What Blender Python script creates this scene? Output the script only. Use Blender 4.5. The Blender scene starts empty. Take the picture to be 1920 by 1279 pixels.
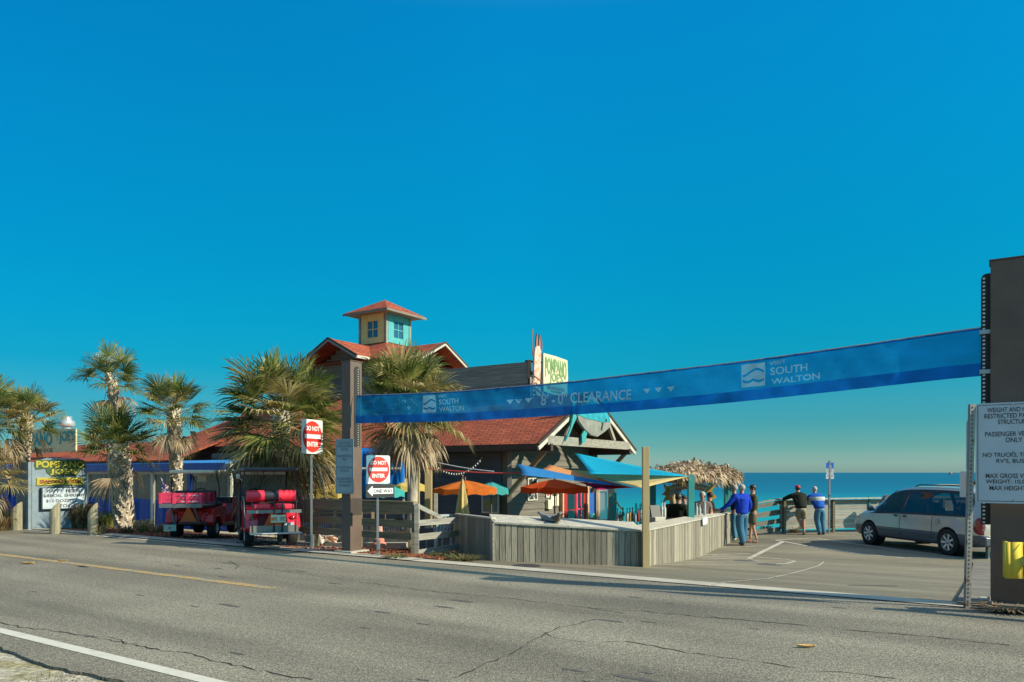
import bpy, bmesh, math, random
from mathutils import Vector, Matrix, Euler
R = math.radians
V = Vector
sc = bpy.context.scene
col = sc.collection
random.seed(7)

# ------------------------------------------------------------------ camera, sky, sun, exposure
F = 1400.0            # focal length in pixels of the 1920 px wide photograph
HZ = 886.0            # horizon row
CH = 1.65             # eye height above the road
cam_d = bpy.data.cameras.new("camera"); cam = bpy.data.objects.new("camera", cam_d); col.objects.link(cam)
cam.location = (0, 0, CH); cam.rotation_euler = (R(90), 0, 0)
cam_d.sensor_width = 36; cam_d.lens = F/1920*36; cam_d.shift_y = (HZ-639.5)/1920
cam_d.clip_start = 0.1; cam_d.clip_end = 60000
sc.camera = cam

SUN_A = R(20); SUN_E = R(32)
sd = V((math.cos(SUN_A)*math.cos(SUN_E), -math.sin(SUN_A)*math.cos(SUN_E), math.sin(SUN_E)))
ld = bpy.data.lights.new("sun", 'SUN'); ld.energy = 4.7; ld.angle = R(0.5); ld.color = (1, .90, .68)
sun = bpy.data.objects.new("sun", ld); col.objects.link(sun)
sun.rotation_euler = (-sd).to_track_quat('-Z', 'Y').to_euler()

w = bpy.data.worlds.new("World"); sc.world = w; w.use_nodes = True
nt = w.node_tree; nt.nodes.clear()
out = nt.nodes.new('ShaderNodeOutputWorld'); bg = nt.nodes.new('ShaderNodeBackground')
sky = nt.nodes.new('ShaderNodeTexSky'); sky.sky_type = 'NISHITA'; sky.sun_disc = False
sky.sun_elevation = SUN_E; sky.sun_rotation = R(90)+SUN_A; sky.air_density = 1.0; sky.dust_density = 0.6; sky.ozone_density = 2.5
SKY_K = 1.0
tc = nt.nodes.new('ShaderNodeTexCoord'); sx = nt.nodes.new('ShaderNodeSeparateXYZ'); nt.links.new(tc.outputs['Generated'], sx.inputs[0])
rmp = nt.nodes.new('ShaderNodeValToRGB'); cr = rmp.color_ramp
SKY = [(0.011, (0.440, 0.760, 0.900)), (0.033, (0.230, 0.595, 0.690)), (0.061, (0.120, 0.535, 0.640)), (0.090, (0.088, 0.564, 0.675)), (0.132, (0.019, 0.613, 0.715)), (0.187, (0.008, 0.707, 0.821)), (0.266, (0.005, 0.808, 0.959)), (0.386, (0.007, 0.974, 1.195)), (0.526, (0.009, 1.109, 1.448)), (.60, (.30, 1.15, 1.45)), (.74, (3.0, 2.5, 1.9)), (1.0, (3.6, 2.8, 2.0))]  # top stops, above the view, brightened and warmed as added fill light
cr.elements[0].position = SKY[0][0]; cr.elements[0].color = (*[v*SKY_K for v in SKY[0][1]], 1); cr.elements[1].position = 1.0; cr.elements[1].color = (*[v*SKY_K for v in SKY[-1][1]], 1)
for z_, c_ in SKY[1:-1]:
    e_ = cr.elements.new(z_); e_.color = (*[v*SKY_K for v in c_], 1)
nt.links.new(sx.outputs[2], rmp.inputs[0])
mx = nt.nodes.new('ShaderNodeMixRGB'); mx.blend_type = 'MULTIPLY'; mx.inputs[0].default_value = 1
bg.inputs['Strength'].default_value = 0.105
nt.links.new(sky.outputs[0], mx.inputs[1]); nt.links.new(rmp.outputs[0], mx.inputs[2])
xr = nt.nodes.new('ShaderNodeValToRGB'); xm = nt.nodes.new('ShaderNodeMapRange'); xm.inputs[1].default_value = -1; xm.inputs[2].default_value = 1; nt.links.new(sx.outputs[0], xm.inputs[0]); nt.links.new(xm.outputs[0], xr.inputs[0])
xc = xr.color_ramp; xc.elements[0].position = .18; xc.elements[0].color = (.72,.74,.80,1); xc.elements[1].position = .78; xc.elements[1].color = (.92,.90,.89,1)
for p_, v_ in ((.34,.87),(.5,1.)): e_ = xc.elements.new(p_); e_.color = (v_,v_,v_,1)
mx2 = nt.nodes.new('ShaderNodeMixRGB'); mx2.blend_type = 'MULTIPLY'; mx2.inputs[0].default_value = 1; nt.links.new(mx.outputs[0], mx2.inputs[1]); nt.links.new(xr.outputs[0], mx2.inputs[2])
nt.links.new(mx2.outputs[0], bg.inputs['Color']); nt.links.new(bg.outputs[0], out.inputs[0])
vs = sc.view_settings; vs.view_transform = 'Standard'; vs.look = 'None'; vs.exposure = 0.5; vs.gamma = 1

# ------------------------------------------------------------------ frames of reference
U = V((.841, -.541, 0)); N = V((.541, .841, 0)); PHI = math.atan2(-.541, .841)
ROAD = 10.65                      # distance of the far road edge from the camera along N
def P(l, s, z=0): return U*l + N*(s+ROAD) + V((0, 0, z))
def ls(p): return p.x*U.x+p.y*U.y, p.x*N.x+p.y*N.y-ROAD
def sm(a, b, x):
    t = max(0., min(1., (x-a)/(b-a))); return t*t*(3-2*t)
def gz(x, y):                     # height of the drive and the verge
    l, s = ls(V((x, y, 0)))
    t = max(0., min(1., (s-.4)/7.2))
    return -0.5*(t*1.05-.05*t*t*t) if s > .4 else 0.0
def atk(px, py, k): return V(((px-960)/F*k, k, CH+(HZ-py)/F*k))
def gp(px, py):
    lo, hi = 3.0, 3.0
    f = lambda k: atk(px, py, k).z-gz((px-960)/F*k, k)
    while f(hi) > 0 and hi < 90: lo = hi; hi += .25
    for _ in range(30):
        m = (lo+hi)/2
        if f(m) > 0: lo = m
        else: hi = m
    p = atk(px, py, lo); return p
def onS(px, py, s):
    d = V(((px-960)/F, 1, 0)); k = (s+ROAD)/d.dot(N); return atk(px, py, k)
def onL(px, py, l):
    d = V(((px-960)/F, 1, 0)); k = l/d.dot(U); return atk(px, py, k)

# ------------------------------------------------------------------ materials
MC = {}
def mat(name, c, rough=.7, metal=0., var=.12, scale=4., st=(1,1,1), isl=0., bump=0., bscale=60., alpha=1., c2=None, fac2=(.45,.6), spec=.5, coord='P', sss=None, coat=0.):
    """procedural principled material: colour + noise variation (stretched by st) + variation per loose piece + bump"""
    if name in MC: return MC[name]
    m = bpy.data.materials.new(name); m.use_nodes = True; MC[name] = m
    t = m.node_tree; n = t.nodes; L = t.links; b = n['Principled BSDF']
    b.inputs['Roughness'].default_value = rough; b.inputs['Metallic'].default_value = metal
    b.inputs['Specular IOR Level'].default_value = spec
    b.inputs['Coat Weight'].default_value = coat; b.inputs['Coat Roughness'].default_value = .05
    if coord == 'P': g = n.new('ShaderNodeNewGeometry'); src = g.outputs['Position']
    else: g = n.new('ShaderNodeTexCoord'); src = g.outputs['Object']
    mp = n.new('ShaderNodeMapping'); mp.inputs['Scale'].default_value = st; L.new(src, mp.inputs[0])
    no = n.new('ShaderNodeTexNoise'); no.inputs['Scale'].default_value = scale; no.inputs['Detail'].default_value = 6
    L.new(mp.outputs[0], no.inputs['Vector'])
    cur = None
    base = n.new('ShaderNodeMixRGB'); base.inputs[1].default_value = (*c, 1); base.inputs[2].default_value = (*(c2 or c), 1)
    rp = n.new('ShaderNodeMapRange'); rp.inputs[1].default_value = fac2[0]; rp.inputs[2].default_value = fac2[1]
    L.new(no.outputs[0], rp.inputs[0]); L.new(rp.outputs[0], base.inputs[0])
    if isl:
        gi = n.new('ShaderNodeNewGeometry'); 
        mi = n.new('ShaderNodeMapRange'); mi.inputs[3].default_value = 1-isl; mi.inputs[4].default_value = 1+isl
        L.new(gi.outputs['Random Per Island'], mi.inputs[0])
    mr = n.new('ShaderNodeMapRange'); mr.inputs[1].default_value = .3; mr.inputs[2].default_value = .7
    mr.inputs[3].default_value = 1-var; mr.inputs[4].default_value = 1+var; L.new(no.outputs[0], mr.inputs[0])
    v = mr.outputs[0]
    if isl:
        mm = n.new('ShaderNodeMath'); mm.operation = 'MULTIPLY'; L.new(v, mm.inputs[0]); L.new(mi.outputs[0], mm.inputs[1]); v = mm.outputs[0]
    sc_ = n.new('ShaderNodeVectorMath'); sc_.operation = 'SCALE'; L.new(base.outputs[0], sc_.inputs[0]); L.new(v, sc_.inputs['Scale'])
    L.new(sc_.outputs[0], b.inputs['Base Color'])
    if bump:
        nb = n.new('ShaderNodeTexNoise'); nb.inputs['Scale'].default_value = bscale; nb.inputs['Detail'].default_value = 4
        L.new(mp.outputs[0], nb.inputs['Vector'])
        bp = n.new('ShaderNodeBump'); bp.inputs['Strength'].default_value = bump; bp.inputs['Distance'].default_value = .02
        L.new(nb.outputs[0], bp.inputs['Height']); L.new(bp.outputs[0], b.inputs['Normal'])
    if alpha < 1: b.inputs['Alpha'].default_value = alpha
    return m
def cloth(name, c, trans=.35, clear=0., var=.1, st=(1,1,1), scale=8, tint=None):
    """thin cloth or leaf: diffuse mixed with translucency (and an open weave if clear > 0)"""
    if name in MC: return MC[name]
    m = mat(name, c, .8, var=var, scale=scale, st=st, isl=0, bump=.15, bscale=25, spec=.2)
    t = m.node_tree; n = t.nodes; L = t.links; b = n['Principled BSDF']; o = n['Material Output']
    src = b.inputs['Base Color'].links[0].from_socket
    tr = n.new('ShaderNodeBsdfTranslucent'); L.new(src, tr.inputs['Color'])
    mi = n.new('ShaderNodeMixShader'); mi.inputs[0].default_value = trans
    L.new(b.outputs[0], mi.inputs[1]); L.new(tr.outputs[0], mi.inputs[2]); fin = mi.outputs[0]
    if clear:
        tp = n.new('ShaderNodeBsdfTransparent'); tp.inputs[0].default_value = (*(tint or (1,1,1)), 1)
        m2 = n.new('ShaderNodeMixShader'); m2.inputs[0].default_value = clear
        L.new(fin, m2.inputs[1]); L.new(tp.outputs[0], m2.inputs[2]); fin = m2.outputs[0]
    L.new(fin, o.inputs[0])
    return m
def glassy(name, c, rough=.05, clear=.0):
    if name in MC: return MC[name]
    m = mat(name, c, rough, var=.05, spec=.8)
    if clear:
        t = m.node_tree; n = t.nodes; L = t.links; b = n['Principled BSDF']; o = n['Material Output']
        tp = n.new('ShaderNodeBsdfTransparent'); tp.inputs[0].default_value = (.85, .9, .9, 1)
        m2 = n.new('ShaderNodeMixShader'); m2.inputs[0].default_value = clear
        L.new(b.outputs[0], m2.inputs[1]); L.new(tp.outputs[0], m2.inputs[2]); L.new(m2.outputs[0], o.inputs[0])
    return m

asphalt = mat('asphalt', (.196,.177,.132), .9, var=.22, scale=.4, st=(1,1,1), bump=.5, bscale=90)
def add_grain(m, sc1=55, amt=.38, streak=True):
    t = m.node_tree; n = t.nodes; L = t.links; b = n['Principled BSDF']
    src = b.inputs['Base Color'].links[0].from_socket; last = src
    g = n.new('ShaderNodeNewGeometry')
    for k_, (sc_, am_) in enumerate(((sc1, amt), (sc1*.3, amt*.30))):
        n1 = n.new('ShaderNodeTexNoise'); n1.inputs['Scale'].default_value = sc_; n1.inputs['Detail'].default_value = 2; n1.inputs['Roughness'].default_value = .6
        L.new(g.outputs['Position'], n1.inputs['Vector'])
        r1 = n.new('ShaderNodeMapRange'); r1.inputs[1].default_value = .38; r1.inputs[2].default_value = .62; r1.inputs[3].default_value = 1-am_; r1.inputs[4].default_value = 1+am_
        L.new(n1.outputs[0], r1.inputs[0])
        s1 = n.new('ShaderNodeVectorMath'); s1.operation = 'SCALE'; L.new(last, s1.inputs[0]); L.new(r1.outputs[0], s1.inputs['Scale']); last = s1.outputs[0]
    if streak:   # worn wheel paths along the road
        mp = n.new('ShaderNodeMapping'); mp.inputs['Rotation'].default_value = (0, 0, -PHI); L.new(g.outputs['Position'], mp.inputs[0])
        m3 = n.new('ShaderNodeMapping'); m3.inputs['Scale'].default_value = (.10, .9, 1); L.new(mp.outputs[0], m3.inputs[0])
        n2 = n.new('ShaderNodeTexNoise'); n2.inputs['Scale'].default_value = 1.1; n2.inputs['Detail'].default_value = 5; L.new(m3.outputs[0], n2.inputs['Vector'])
        r2 = n.new('ShaderNodeMapRange'); r2.inputs[1].default_value = .35; r2.inputs[2].default_value = .65; r2.inputs[3].default_value = .74; r2.inputs[4].default_value = 1.25
        L.new(n2.outputs[0], r2.inputs[0])
        s2 = n.new('ShaderNodeVectorMath'); s2.operation = 'SCALE'; L.new(last, s2.inputs[0]); L.new(r2.outputs[0], s2.inputs['Scale']); last = s2.outputs[0]
    L.new(last, b.inputs['Base Color'])
add_grain(asphalt, 58, .60)
concrete = mat('concrete', (.170,.148,.100), .9, var=.14, scale=.8, st=(.5,2.2,1), bump=.2, bscale=60)
add_grain(concrete, 30, .12, True)
concrete_pale = mat('concrete_pale', (.42,.385,.31), .9, var=.15, scale=2, bump=.2)
sand = mat('sand', (.42,.38,.29), .95, var=.3, scale=3, bump=.6, bscale=12, c2=(.22,.19,.10), fac2=(.45,.62)); add_grain(sand, 25, .35, False)
paint_white = mat('paint_white', (.56,.535,.45), .8, var=.1, scale=6, c2=(.42,.41,.37), fac2=(.56,.66))
paint_faded = mat('paint_faded', (.50,.47,.39), .8, var=.2, scale=5, c2=(.30,.27,.21), fac2=(.50,.62))
paint_yellow = mat('paint_yellow', (.40,.27,.10), .8, var=.2, scale=3, c2=(.22,.20,.15), fac2=(.50,.62)); add_grain(paint_yellow, 30, .3, False)
crack_m = mat('crack', (.025,.024,.022), 1)
mulch_m = mat('mulch', (.20,.065,.03), .95, var=.3, isl=.55, scale=8)
mulch_base = mat('mulch_bed', (.10,.045,.025), .95, var=.4, scale=9)
gravel_m = mat('gravel', (.33,.31,.30), .95, var=.3, scale=20, bump=.7, bscale=30); add_grain(gravel_m, 18, .4, False)
wood_v = mat('weathered_planks', (.30,.268,.205), .85, var=.5, scale=1.5, st=(14,14,1.1), isl=.36, bump=.3, bscale=6, c2=(.13,.115,.085), fac2=(.46,.66))
wood_h = mat('weathered_boards', (.27,.26,.22), .85, var=.30, scale=1.5, st=(1.2,1.2,16), isl=.18, bump=.3, bscale=6)
wood_dark = mat('dark_rail_wood', (.20,.175,.105), .85, var=.3, scale=1.5, st=(1.2,1.2,16), isl=.18, bump=.3, bscale=6)
wood_cap = mat('cap_boards', (.40,.375,.31), .85, var=.25, scale=2, st=(2.5,9,9), isl=.08, bump=.2, bscale=6)
wood_new = mat('new_lumber', (.46,.35,.17), .75, var=.18, scale=1.4, st=(12,12,.8), isl=.08, c2=(.36,.25,.10), fac2=(.55,.7))
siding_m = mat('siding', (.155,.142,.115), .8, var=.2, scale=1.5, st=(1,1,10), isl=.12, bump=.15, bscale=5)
siding_blue_shade = mat('siding_shaded_blue', (.085,.095,.115), .8, var=.2, scale=1.5, st=(1,1,10), isl=.1)  # shade of the road-facing walls put into a darker, bluer siding colour
trim_white = mat('trim_white', (.50,.48,.40), .7, var=.15, scale=3)
brown_dark = mat('brown_soffit', (.055,.035,.022), .8, var=.3, scale=4, st=(1,1,8))
timber = mat('timber', (.24,.17,.10), .8, var=.25, scale=2, st=(3,3,8), isl=.1)
pillar_m = mat('pillar_brown', (.125,.084,.062), .55, var=.14, scale=3, bump=.25, bscale=150, c2=(.17,.13,.10), fac2=(.66,.74))
slot_m = mat('slot_dark', (.018,.016,.015), .6)
steel = mat('galvanised', (.42,.44,.44), .45, .75, var=.1, scale=12)
rust_steel = mat('galvanised_post', (.30,.29,.27), .55, .5, var=.15, scale=6, c2=(.13,.055,.025), fac2=(.56,.64))
sign_white = mat('sign_white', (.62,.63,.62), .45, var=.04)
sign_grey = mat('sign_aluminium', (.50,.56,.60), .4, var=.05)
sign_red = mat('sign_red', (.60,.035,.025), .45, var=.06)
sign_black = mat('sign_black', (.02,.02,.02), .5)
sign_text = mat('sign_letters', (.05,.05,.05), .5)
white_text = mat('white_letters', (.72,.72,.70), .6)
blue_paint = mat('blue_sign', (.02,.12,.50), .4)
yellow_pl = mat('yellow_plastic', (.66,.48,.05), .9, var=.08, scale=2)
rubber = mat('rubber', (.018,.018,.018), .85, var=.2, scale=15)
alloy = mat('alloy', (.72,.72,.70), .35, .6)
blackp = mat('black_plastic', (.022,.022,.025), .5)
vinyl_black = mat('vinyl_black', (.02,.025,.035), .4)
redp = mat('red_paint', (.72,.020,.015), .25, var=.06, coat=.6)
pinkp = mat('magenta_paint', (.74,.05,.12), .45, var=.15, scale=6)
pink_seat = mat('red_vinyl', (.76,.035,.07), .35, var=.08)
orange_tri = mat('orange_reflective', (.80,.16,.03), .5)
taillight = mat('taillight', (.30,.005,.008), .15, coat=1)
cream = mat('cream', (.68,.63,.48), .6, var=.12, scale=5)
van_paint = mat('van_paint', (.50,.465,.39), .3, .10, var=.03, coat=1)
van_clad = mat('van_cladding', (.085,.10,.12), .4, .3, var=.04, coat=.4)
glass_dark = glassy('tinted_glass', (.012,.018,.022))
glass_clear = glassy('clear_glass', (.05,.06,.06), .03, .82)
vinyl_clear = glassy('clear_vinyl', (.20,.19,.15), .18, .32)
blue_tarp = mat('blue_vinyl', (.008,.055,.33), .35, var=.25, scale=2, st=(3,3,.6))
blue_light = mat('blue_awning_top', (.05,.25,.60), .4, var=.1)
teal = mat('teal_paint', (.035,.30,.29), .6, var=.12, scale=3)
aqua = mat('aqua_paint', (.07,.37,.37), .6, var=.08)
yellow_paint = mat('yellow_trim', (.70,.52,.20), .7, var=.1)
peach = mat('peach_paint', (.62,.37,.20), .7)
red_door = mat('red_door', (.34,.015,.012), .6, var=.1)
blue_door = mat('blue_door', (.015,.10,.40), .6)
skin_m = mat('skin', (.48,.25,.16), .55, var=.06)
hair_grey = mat('hair_grey', (.42,.38,.32), .8, var=.2, scale=40)
hair_dark = mat('hair_dark', (.03,.02,.015), .7)
hair_blond = mat('hair_blond', (.45,.30,.14), .7)

def shingles():
    m = bpy.data.materials.new('red_shingles'); m.use_nodes = True
    t = m.node_tree; n = t.nodes; L = t.links; b = n['Principled BSDF']; b.inputs['Roughness'].default_value = .95; b.inputs['Specular IOR Level'].default_value = .2
    g = n.new('ShaderNodeNewGeometry'); sp = n.new('ShaderNodeSeparateXYZ'); L.new(g.outputs['Position'], sp.inputs[0])
    # run along the slope: rows follow height, columns follow the eave
    a = n.new('ShaderNodeVectorMath'); a.operation = 'DOT_PRODUCT'; a.inputs[1].default_value = (U.x+N.x*.35, U.y+N.y*.35, 0); L.new(g.outputs['Position'], a.inputs[0])
    cb = n.new('ShaderNodeCombineXYZ'); L.new(a.outputs['Value'], cb.inputs[0])
    mz = n.new('ShaderNodeMath'); mz.operation = 'MULTIPLY'; mz.inputs[1].default_value = 3.0; L.new(sp.outputs[2], mz.inputs[0]); L.new(mz.outputs[0], cb.inputs[1])
    br = n.new('ShaderNodeTexBrick'); br.inputs['Scale'].default_value = 1; br.inputs['Brick Width'].default_value = .33; br.inputs['Row Height'].default_value = .17
    br.inputs['Mortar Size'].default_value = .018; br.inputs['Mortar Smooth'].default_value = .3; br.inputs['Color1'].default_value = (.40,.098,.050,1); br.inputs['Color2'].default_value = (.27,.068,.038,1); br.inputs['Mortar'].default_value = (.13,.035,.022,1)
    L.new(cb.outputs[0], br.inputs['Vector'])
    no = n.new('ShaderNodeTexNoise'); no.inputs['Scale'].default_value = 2; no.inputs['Detail'].default_value = 7; L.new(g.outputs['Position'], no.inputs['Vector'])
    mr = n.new('ShaderNodeMapRange'); mr.inputs[1].default_value = .3; mr.inputs[2].default_value = .7; mr.inputs[3].default_value = .8; mr.inputs[4].default_value = 1.25; L.new(no.outputs[0], mr.inputs[0])
    s = n.new('ShaderNodeVectorMath'); s.operation = 'SCALE'; L.new(br.outputs[0], s.inputs[0]); L.new(mr.outputs[0], s.inputs['Scale']); L.new(s.outputs[0], b.inputs['Base Color'])
    bp = n.new('ShaderNodeBump'); bp.inputs['Strength'].default_value = .5; bp.inputs['Distance'].default_value = .02; bp.invert = True; L.new(br.outputs['Fac'], bp.inputs['Height']); L.new(bp.outputs[0], b.inputs['Normal'])
    return m
shingle_m = shingles()

def leaf_mat(name, c, c2, trans=.3, isl=.35):
    m = mat(name, c, .5, var=.25, scale=3, isl=isl, c2=c2, fac2=(.45,.6), spec=.4)
    t = m.node_tree; n = t.nodes; L = t.links; b = n['Principled BSDF']; o = n['Material Output']
    tr = n.new('ShaderNodeBsdfTranslucent'); L.new(b.inputs['Base Color'].links[0].from_socket, tr.inputs['Color'])
    mi = n.new('ShaderNodeMixShader'); mi.inputs[0].default_value = trans
    L.new(b.outputs[0], mi.inputs[1]); L.new(tr.outputs[0], mi.inputs[2]); L.new(mi.outputs[0], o.inputs[0])
    return m
leaf_g = leaf_mat('palm_leaf', (.10,.14,.028), (.27,.26,.075), .38)
leaf_y = leaf_mat('yellowing_leaf', (.33,.27,.09), (.44,.35,.17))
leaf_d = leaf_mat('dry_leaf', (.42,.32,.19), (.27,.19,.11))
thatch_m = leaf_mat('thatch', (.46,.34,.20), (.22,.14,.08), .1, .75)
trunk_m = mat('palm_trunk', (.40,.34,.26), .9, var=.3, scale=6, isl=.35, bump=.4, bscale=10)
boot_m = mat('palm_boots', (.52,.44,.33), .9, var=.3, scale=6, isl=.4)
grass_m = leaf_mat('grass_blades', (.20,.17,.07), (.10,.12,.035))
drygrass_m = leaf_mat('dry_grass', (.28,.20,.10), (.16,.10,.05))

# ------------------------------------------------------------------ mesh builder
class MB:
    def __init__(s): s.v = []; s.f = []; s.m = []
    def add(s, vs_, fs, m=0):
        o = len(s.v); s.v += [V(p) for p in vs_]; s.f += [[i+o for i in f] for f in fs]; s.m += [m]*len(fs); return s
    def obox(s, c, a, b, d, m=0):           # centre and three half axes
        c, a, b, d = V(c), V(a), V(b), V(d)
        vs_ = [c+a*i+b*j+d*k for k in (-1,1) for j in (-1,1) for i in (-1,1)]
        return s.add(vs_, [[0,2,3,1],[4,5,7,6],[0,1,5,4],[2,6,7,3],[0,4,6,2],[1,3,7,5]], m)
    def box(s, x0, x1, y0, y1, z0, z1, m=0):
        return s.obox(((x0+x1)/2,(y0+y1)/2,(z0+z1)/2), ((x1-x0)/2,0,0), (0,(y1-y0)/2,0), (0,0,(z1-z0)/2), m)
    def beam(s, p, q, w, h, up=(0,0,1), m=0):
        p, q, up = V(p), V(q), V(up); d = (q-p); L = d.length
        if L < 1e-6: return s
        d /= L; side = d.cross(up)
        if side.length < 1e-4: side = d.cross(V((1,0,0)))
        side.normalize(); u2 = side.cross(d).normalized()
        return s.obox((p+q)/2, d*L/2, side*w/2, u2*h/2, m)
    def tube(s, pts, r, seg=8, m=0, cap=True):
        pts = [V(p) for p in pts]; n_ = len(pts)
        if not isinstance(r, (list, tuple)): r = [r]*n_
        rings = []; ref = None
        for i, p in enumerate(pts):
            d = (pts[min(i+1,n_-1)]-pts[max(i-1,0)]).normalized()
            if ref is None: ref = d.cross(V((0,0,1))) if abs(d.z) < .95 else d.cross(V((1,0,0)))
            ref = (ref-d*ref.dot(d)).normalized(); b = d.cross(ref)
            rings.append([p+(ref*math.cos(2*math.pi*k/seg)+b*math.sin(2*math.pi*k/seg))*r[i] for k in range(seg)])
        fs = [[i*seg+k, i*seg+(k+1)%seg, (i+1)*seg+(k+1)%seg, (i+1)*seg+k] for i in range(n_-1) for k in range(seg)]
        if cap: fs += [list(range(seg))[::-1], [(n_-1)*seg+k for k in range(seg)]]
        return s.add([q for rg in rings for q in rg], fs, m)
    def lathe(s, prof, c=(0,0,0), seg=24, axis='z', m=0):
        c = V(c); vs_ = []
        for (r, h) in prof:
            for k in range(seg):
                a = 2*math.pi*k/seg
                q = V((r*math.cos(a), r*math.sin(a), h)) if axis == 'z' else V((r*math.cos(a), h, r*math.sin(a)))
                vs_.append(c+q)
        fs = [[i*seg+k, i*seg+(k+1)%seg, (i+1)*seg+(k+1)%seg, (i+1)*seg+k] for i in range(len(prof)-1) for k in range(seg)]
        return s.add(vs_, fs, m)
    def prism(s, poly, ext, m=0):            # planar outline pushed along ext
        poly = [V(p) for p in poly]; e = V(ext); n_ = len(poly)
        fs = [list(range(n_))[::-1], [n_+i for i in range(n_)]]+[[i,(i+1)%n_,n_+(i+1)%n_,n_+i] for i in range(n_)]
        return s.add(poly+[p+e for p in poly], fs, m)
    def quad(s, a, b, c, d, m=0): return s.add([a,b,c,d], [[0,1,2,3]], m)
    def ell(s, c, rx, ry, rz, seg=12, rings=8, m=0, z0=-1., z1=1.):
        prof = []
        a0, a1 = math.asin(z0), math.asin(z1)
        o = len(s.v); s.lathe([(math.cos(a0+(a1-a0)*i/rings), math.sin(a0+(a1-a0)*i/rings)) for i in range(rings+1)], (0,0,0), seg, 'z', m)
        for i in range(o, len(s.v)): q = s.v[i]; s.v[i] = V(c)+V((q.x*rx, q.y*ry, q.z*rz))
        return s
    def mesh(s, name, mats):
        me = bpy.data.meshes.new(name); me.from_pydata([tuple(v) for v in s.v], [], s.f)
        for m in mats: me.materials.append(m)
        if len(mats) > 1: me.polygons.foreach_set('material_index', s.m)
        return me

def tag(o, label=None, cat=None, group=None, kind=None):
    if label: o['label'] = label
    if cat: o['category'] = cat
    if group: o['group'] = group
    if kind: o['kind'] = kind
    return o
def thing(name, label, cat, loc, rot=0., group=None):
    o = bpy.data.objects.new(name, None); col.objects.link(o); o.empty_display_size = .2
    o.location = loc; o.rotation_euler = (0, 0, rot)
    o['_m'] = 0; del o['_m']
    return tag(o, label, cat, group)
def wm(o):
    m = Matrix.LocRotScale(o.location, o.rotation_euler, o.scale)
    return wm(o.parent) @ m if o.parent else m
def part(name, mb, mats, parent=None, local=False, smooth=False, bevel=0., label=None, subdiv=0, sharp=None, recalc=True):
    if not isinstance(mats, (list, tuple)): mats = [mats]
    if parent and not local:
        inv = wm(parent).inverted(); mb.v = [inv @ p for p in mb.v]
    origin = None
    if not parent and mb.v:
        xs = [p.x for p in mb.v]; ys = [p.y for p in mb.v]; zs = [p.z for p in mb.v]
        origin = V(((min(xs)+max(xs))/2, (min(ys)+max(ys))/2, min(zs))); mb.v = [p-origin for p in mb.v]
    me = mb.mesh(name, mats)
    if recalc:
        bm = bmesh.new(); bm.from_mesh(me); bmesh.ops.recalc_face_normals(bm, faces=bm.faces); bm.to_mesh(me); bm.free()
    o = bpy.data.objects.new(name, me); col.objects.link(o)
    if parent: o.parent = parent
    if origin: o.location = origin
    if smooth:
        me.polygons.foreach_set('use_smooth', [True]*len(me.polygons))
        if sharp is not None: me.set_sharp_from_angle(angle=R(sharp))
    if bevel:
        b = o.modifiers.new('bevel', 'BEVEL'); b.width = bevel; b.segments = 2; b.limit_method = 'ANGLE'; b.angle_limit = R(40)
    if subdiv:
        b = o.modifiers.new('sub', 'SUBSURF'); b.levels = subdiv; b.render_levels = subdiv
    if label: o['label'] = label
    return o
def solo(name, mb, mats, label, cat, group=None, kind=None, **k): return tag(part(name, mb, mats, None, **k), label, cat, group, kind)
def struct(name, mb, mats, **k): return tag(part(name, mb, mats, None, **k), kind='structure')
def copy_tree(o, parent=None):
    c = o.copy(); col.objects.link(c); c.parent = parent
    for ch in [q for q in col.objects if q.parent == o]: copy_tree(ch, c)
    return c

TXT = {}
def text2d(s, off=0.):
    key = (s, off)
    if key in TXT: return TXT[key]
    cu = bpy.data.curves.new('t', 'FONT'); cu.body = s; cu.size = 1; cu.offset = off; cu.resolution_u = 3; cu.fill_mode = 'FRONT'
    ob = bpy.data.objects.new('t', cu); col.objects.link(ob)
    dg = bpy.context.evaluated_depsgraph_get(); e = ob.evaluated_get(dg); me = e.to_mesh()
    vs_ = [(v.co.x, v.co.y) for v in me.vertices]; fs = [list(p.vertices) for p in me.polygons]
    e.to_mesh_clear(); bpy.data.objects.remove(ob); bpy.data.curves.remove(cu)
    TXT[key] = (vs_, fs); return TXT[key]
def put_text(mb, s, fn, x0, x1, y0, y1, off=.012, shear=0., m=0, taper=None):
    """fit the lettering exactly into the box x0..x1, y0..y1 of surface function fn(x, y)"""
    vs_, fs = text2d(s, off)
    a = min(v[0] for v in vs_); b = max(v[0] for v in vs_); c = min(v[1] for v in vs_); d = max(v[1] for v in vs_)
    q = []
    for (x, y) in vs_:
        X = (x-a)/(b-a); Y = (y-c)/(d-c); X0 = x0+(x1-x0)*X+shear*(Y)*(y1-y0)
        yy = y0+(y1-y0)*Y
        if taper: yy = taper(X, Y, yy)
        q.append(fn(X0, yy))
    mb.add(q, fs, m)

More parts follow.
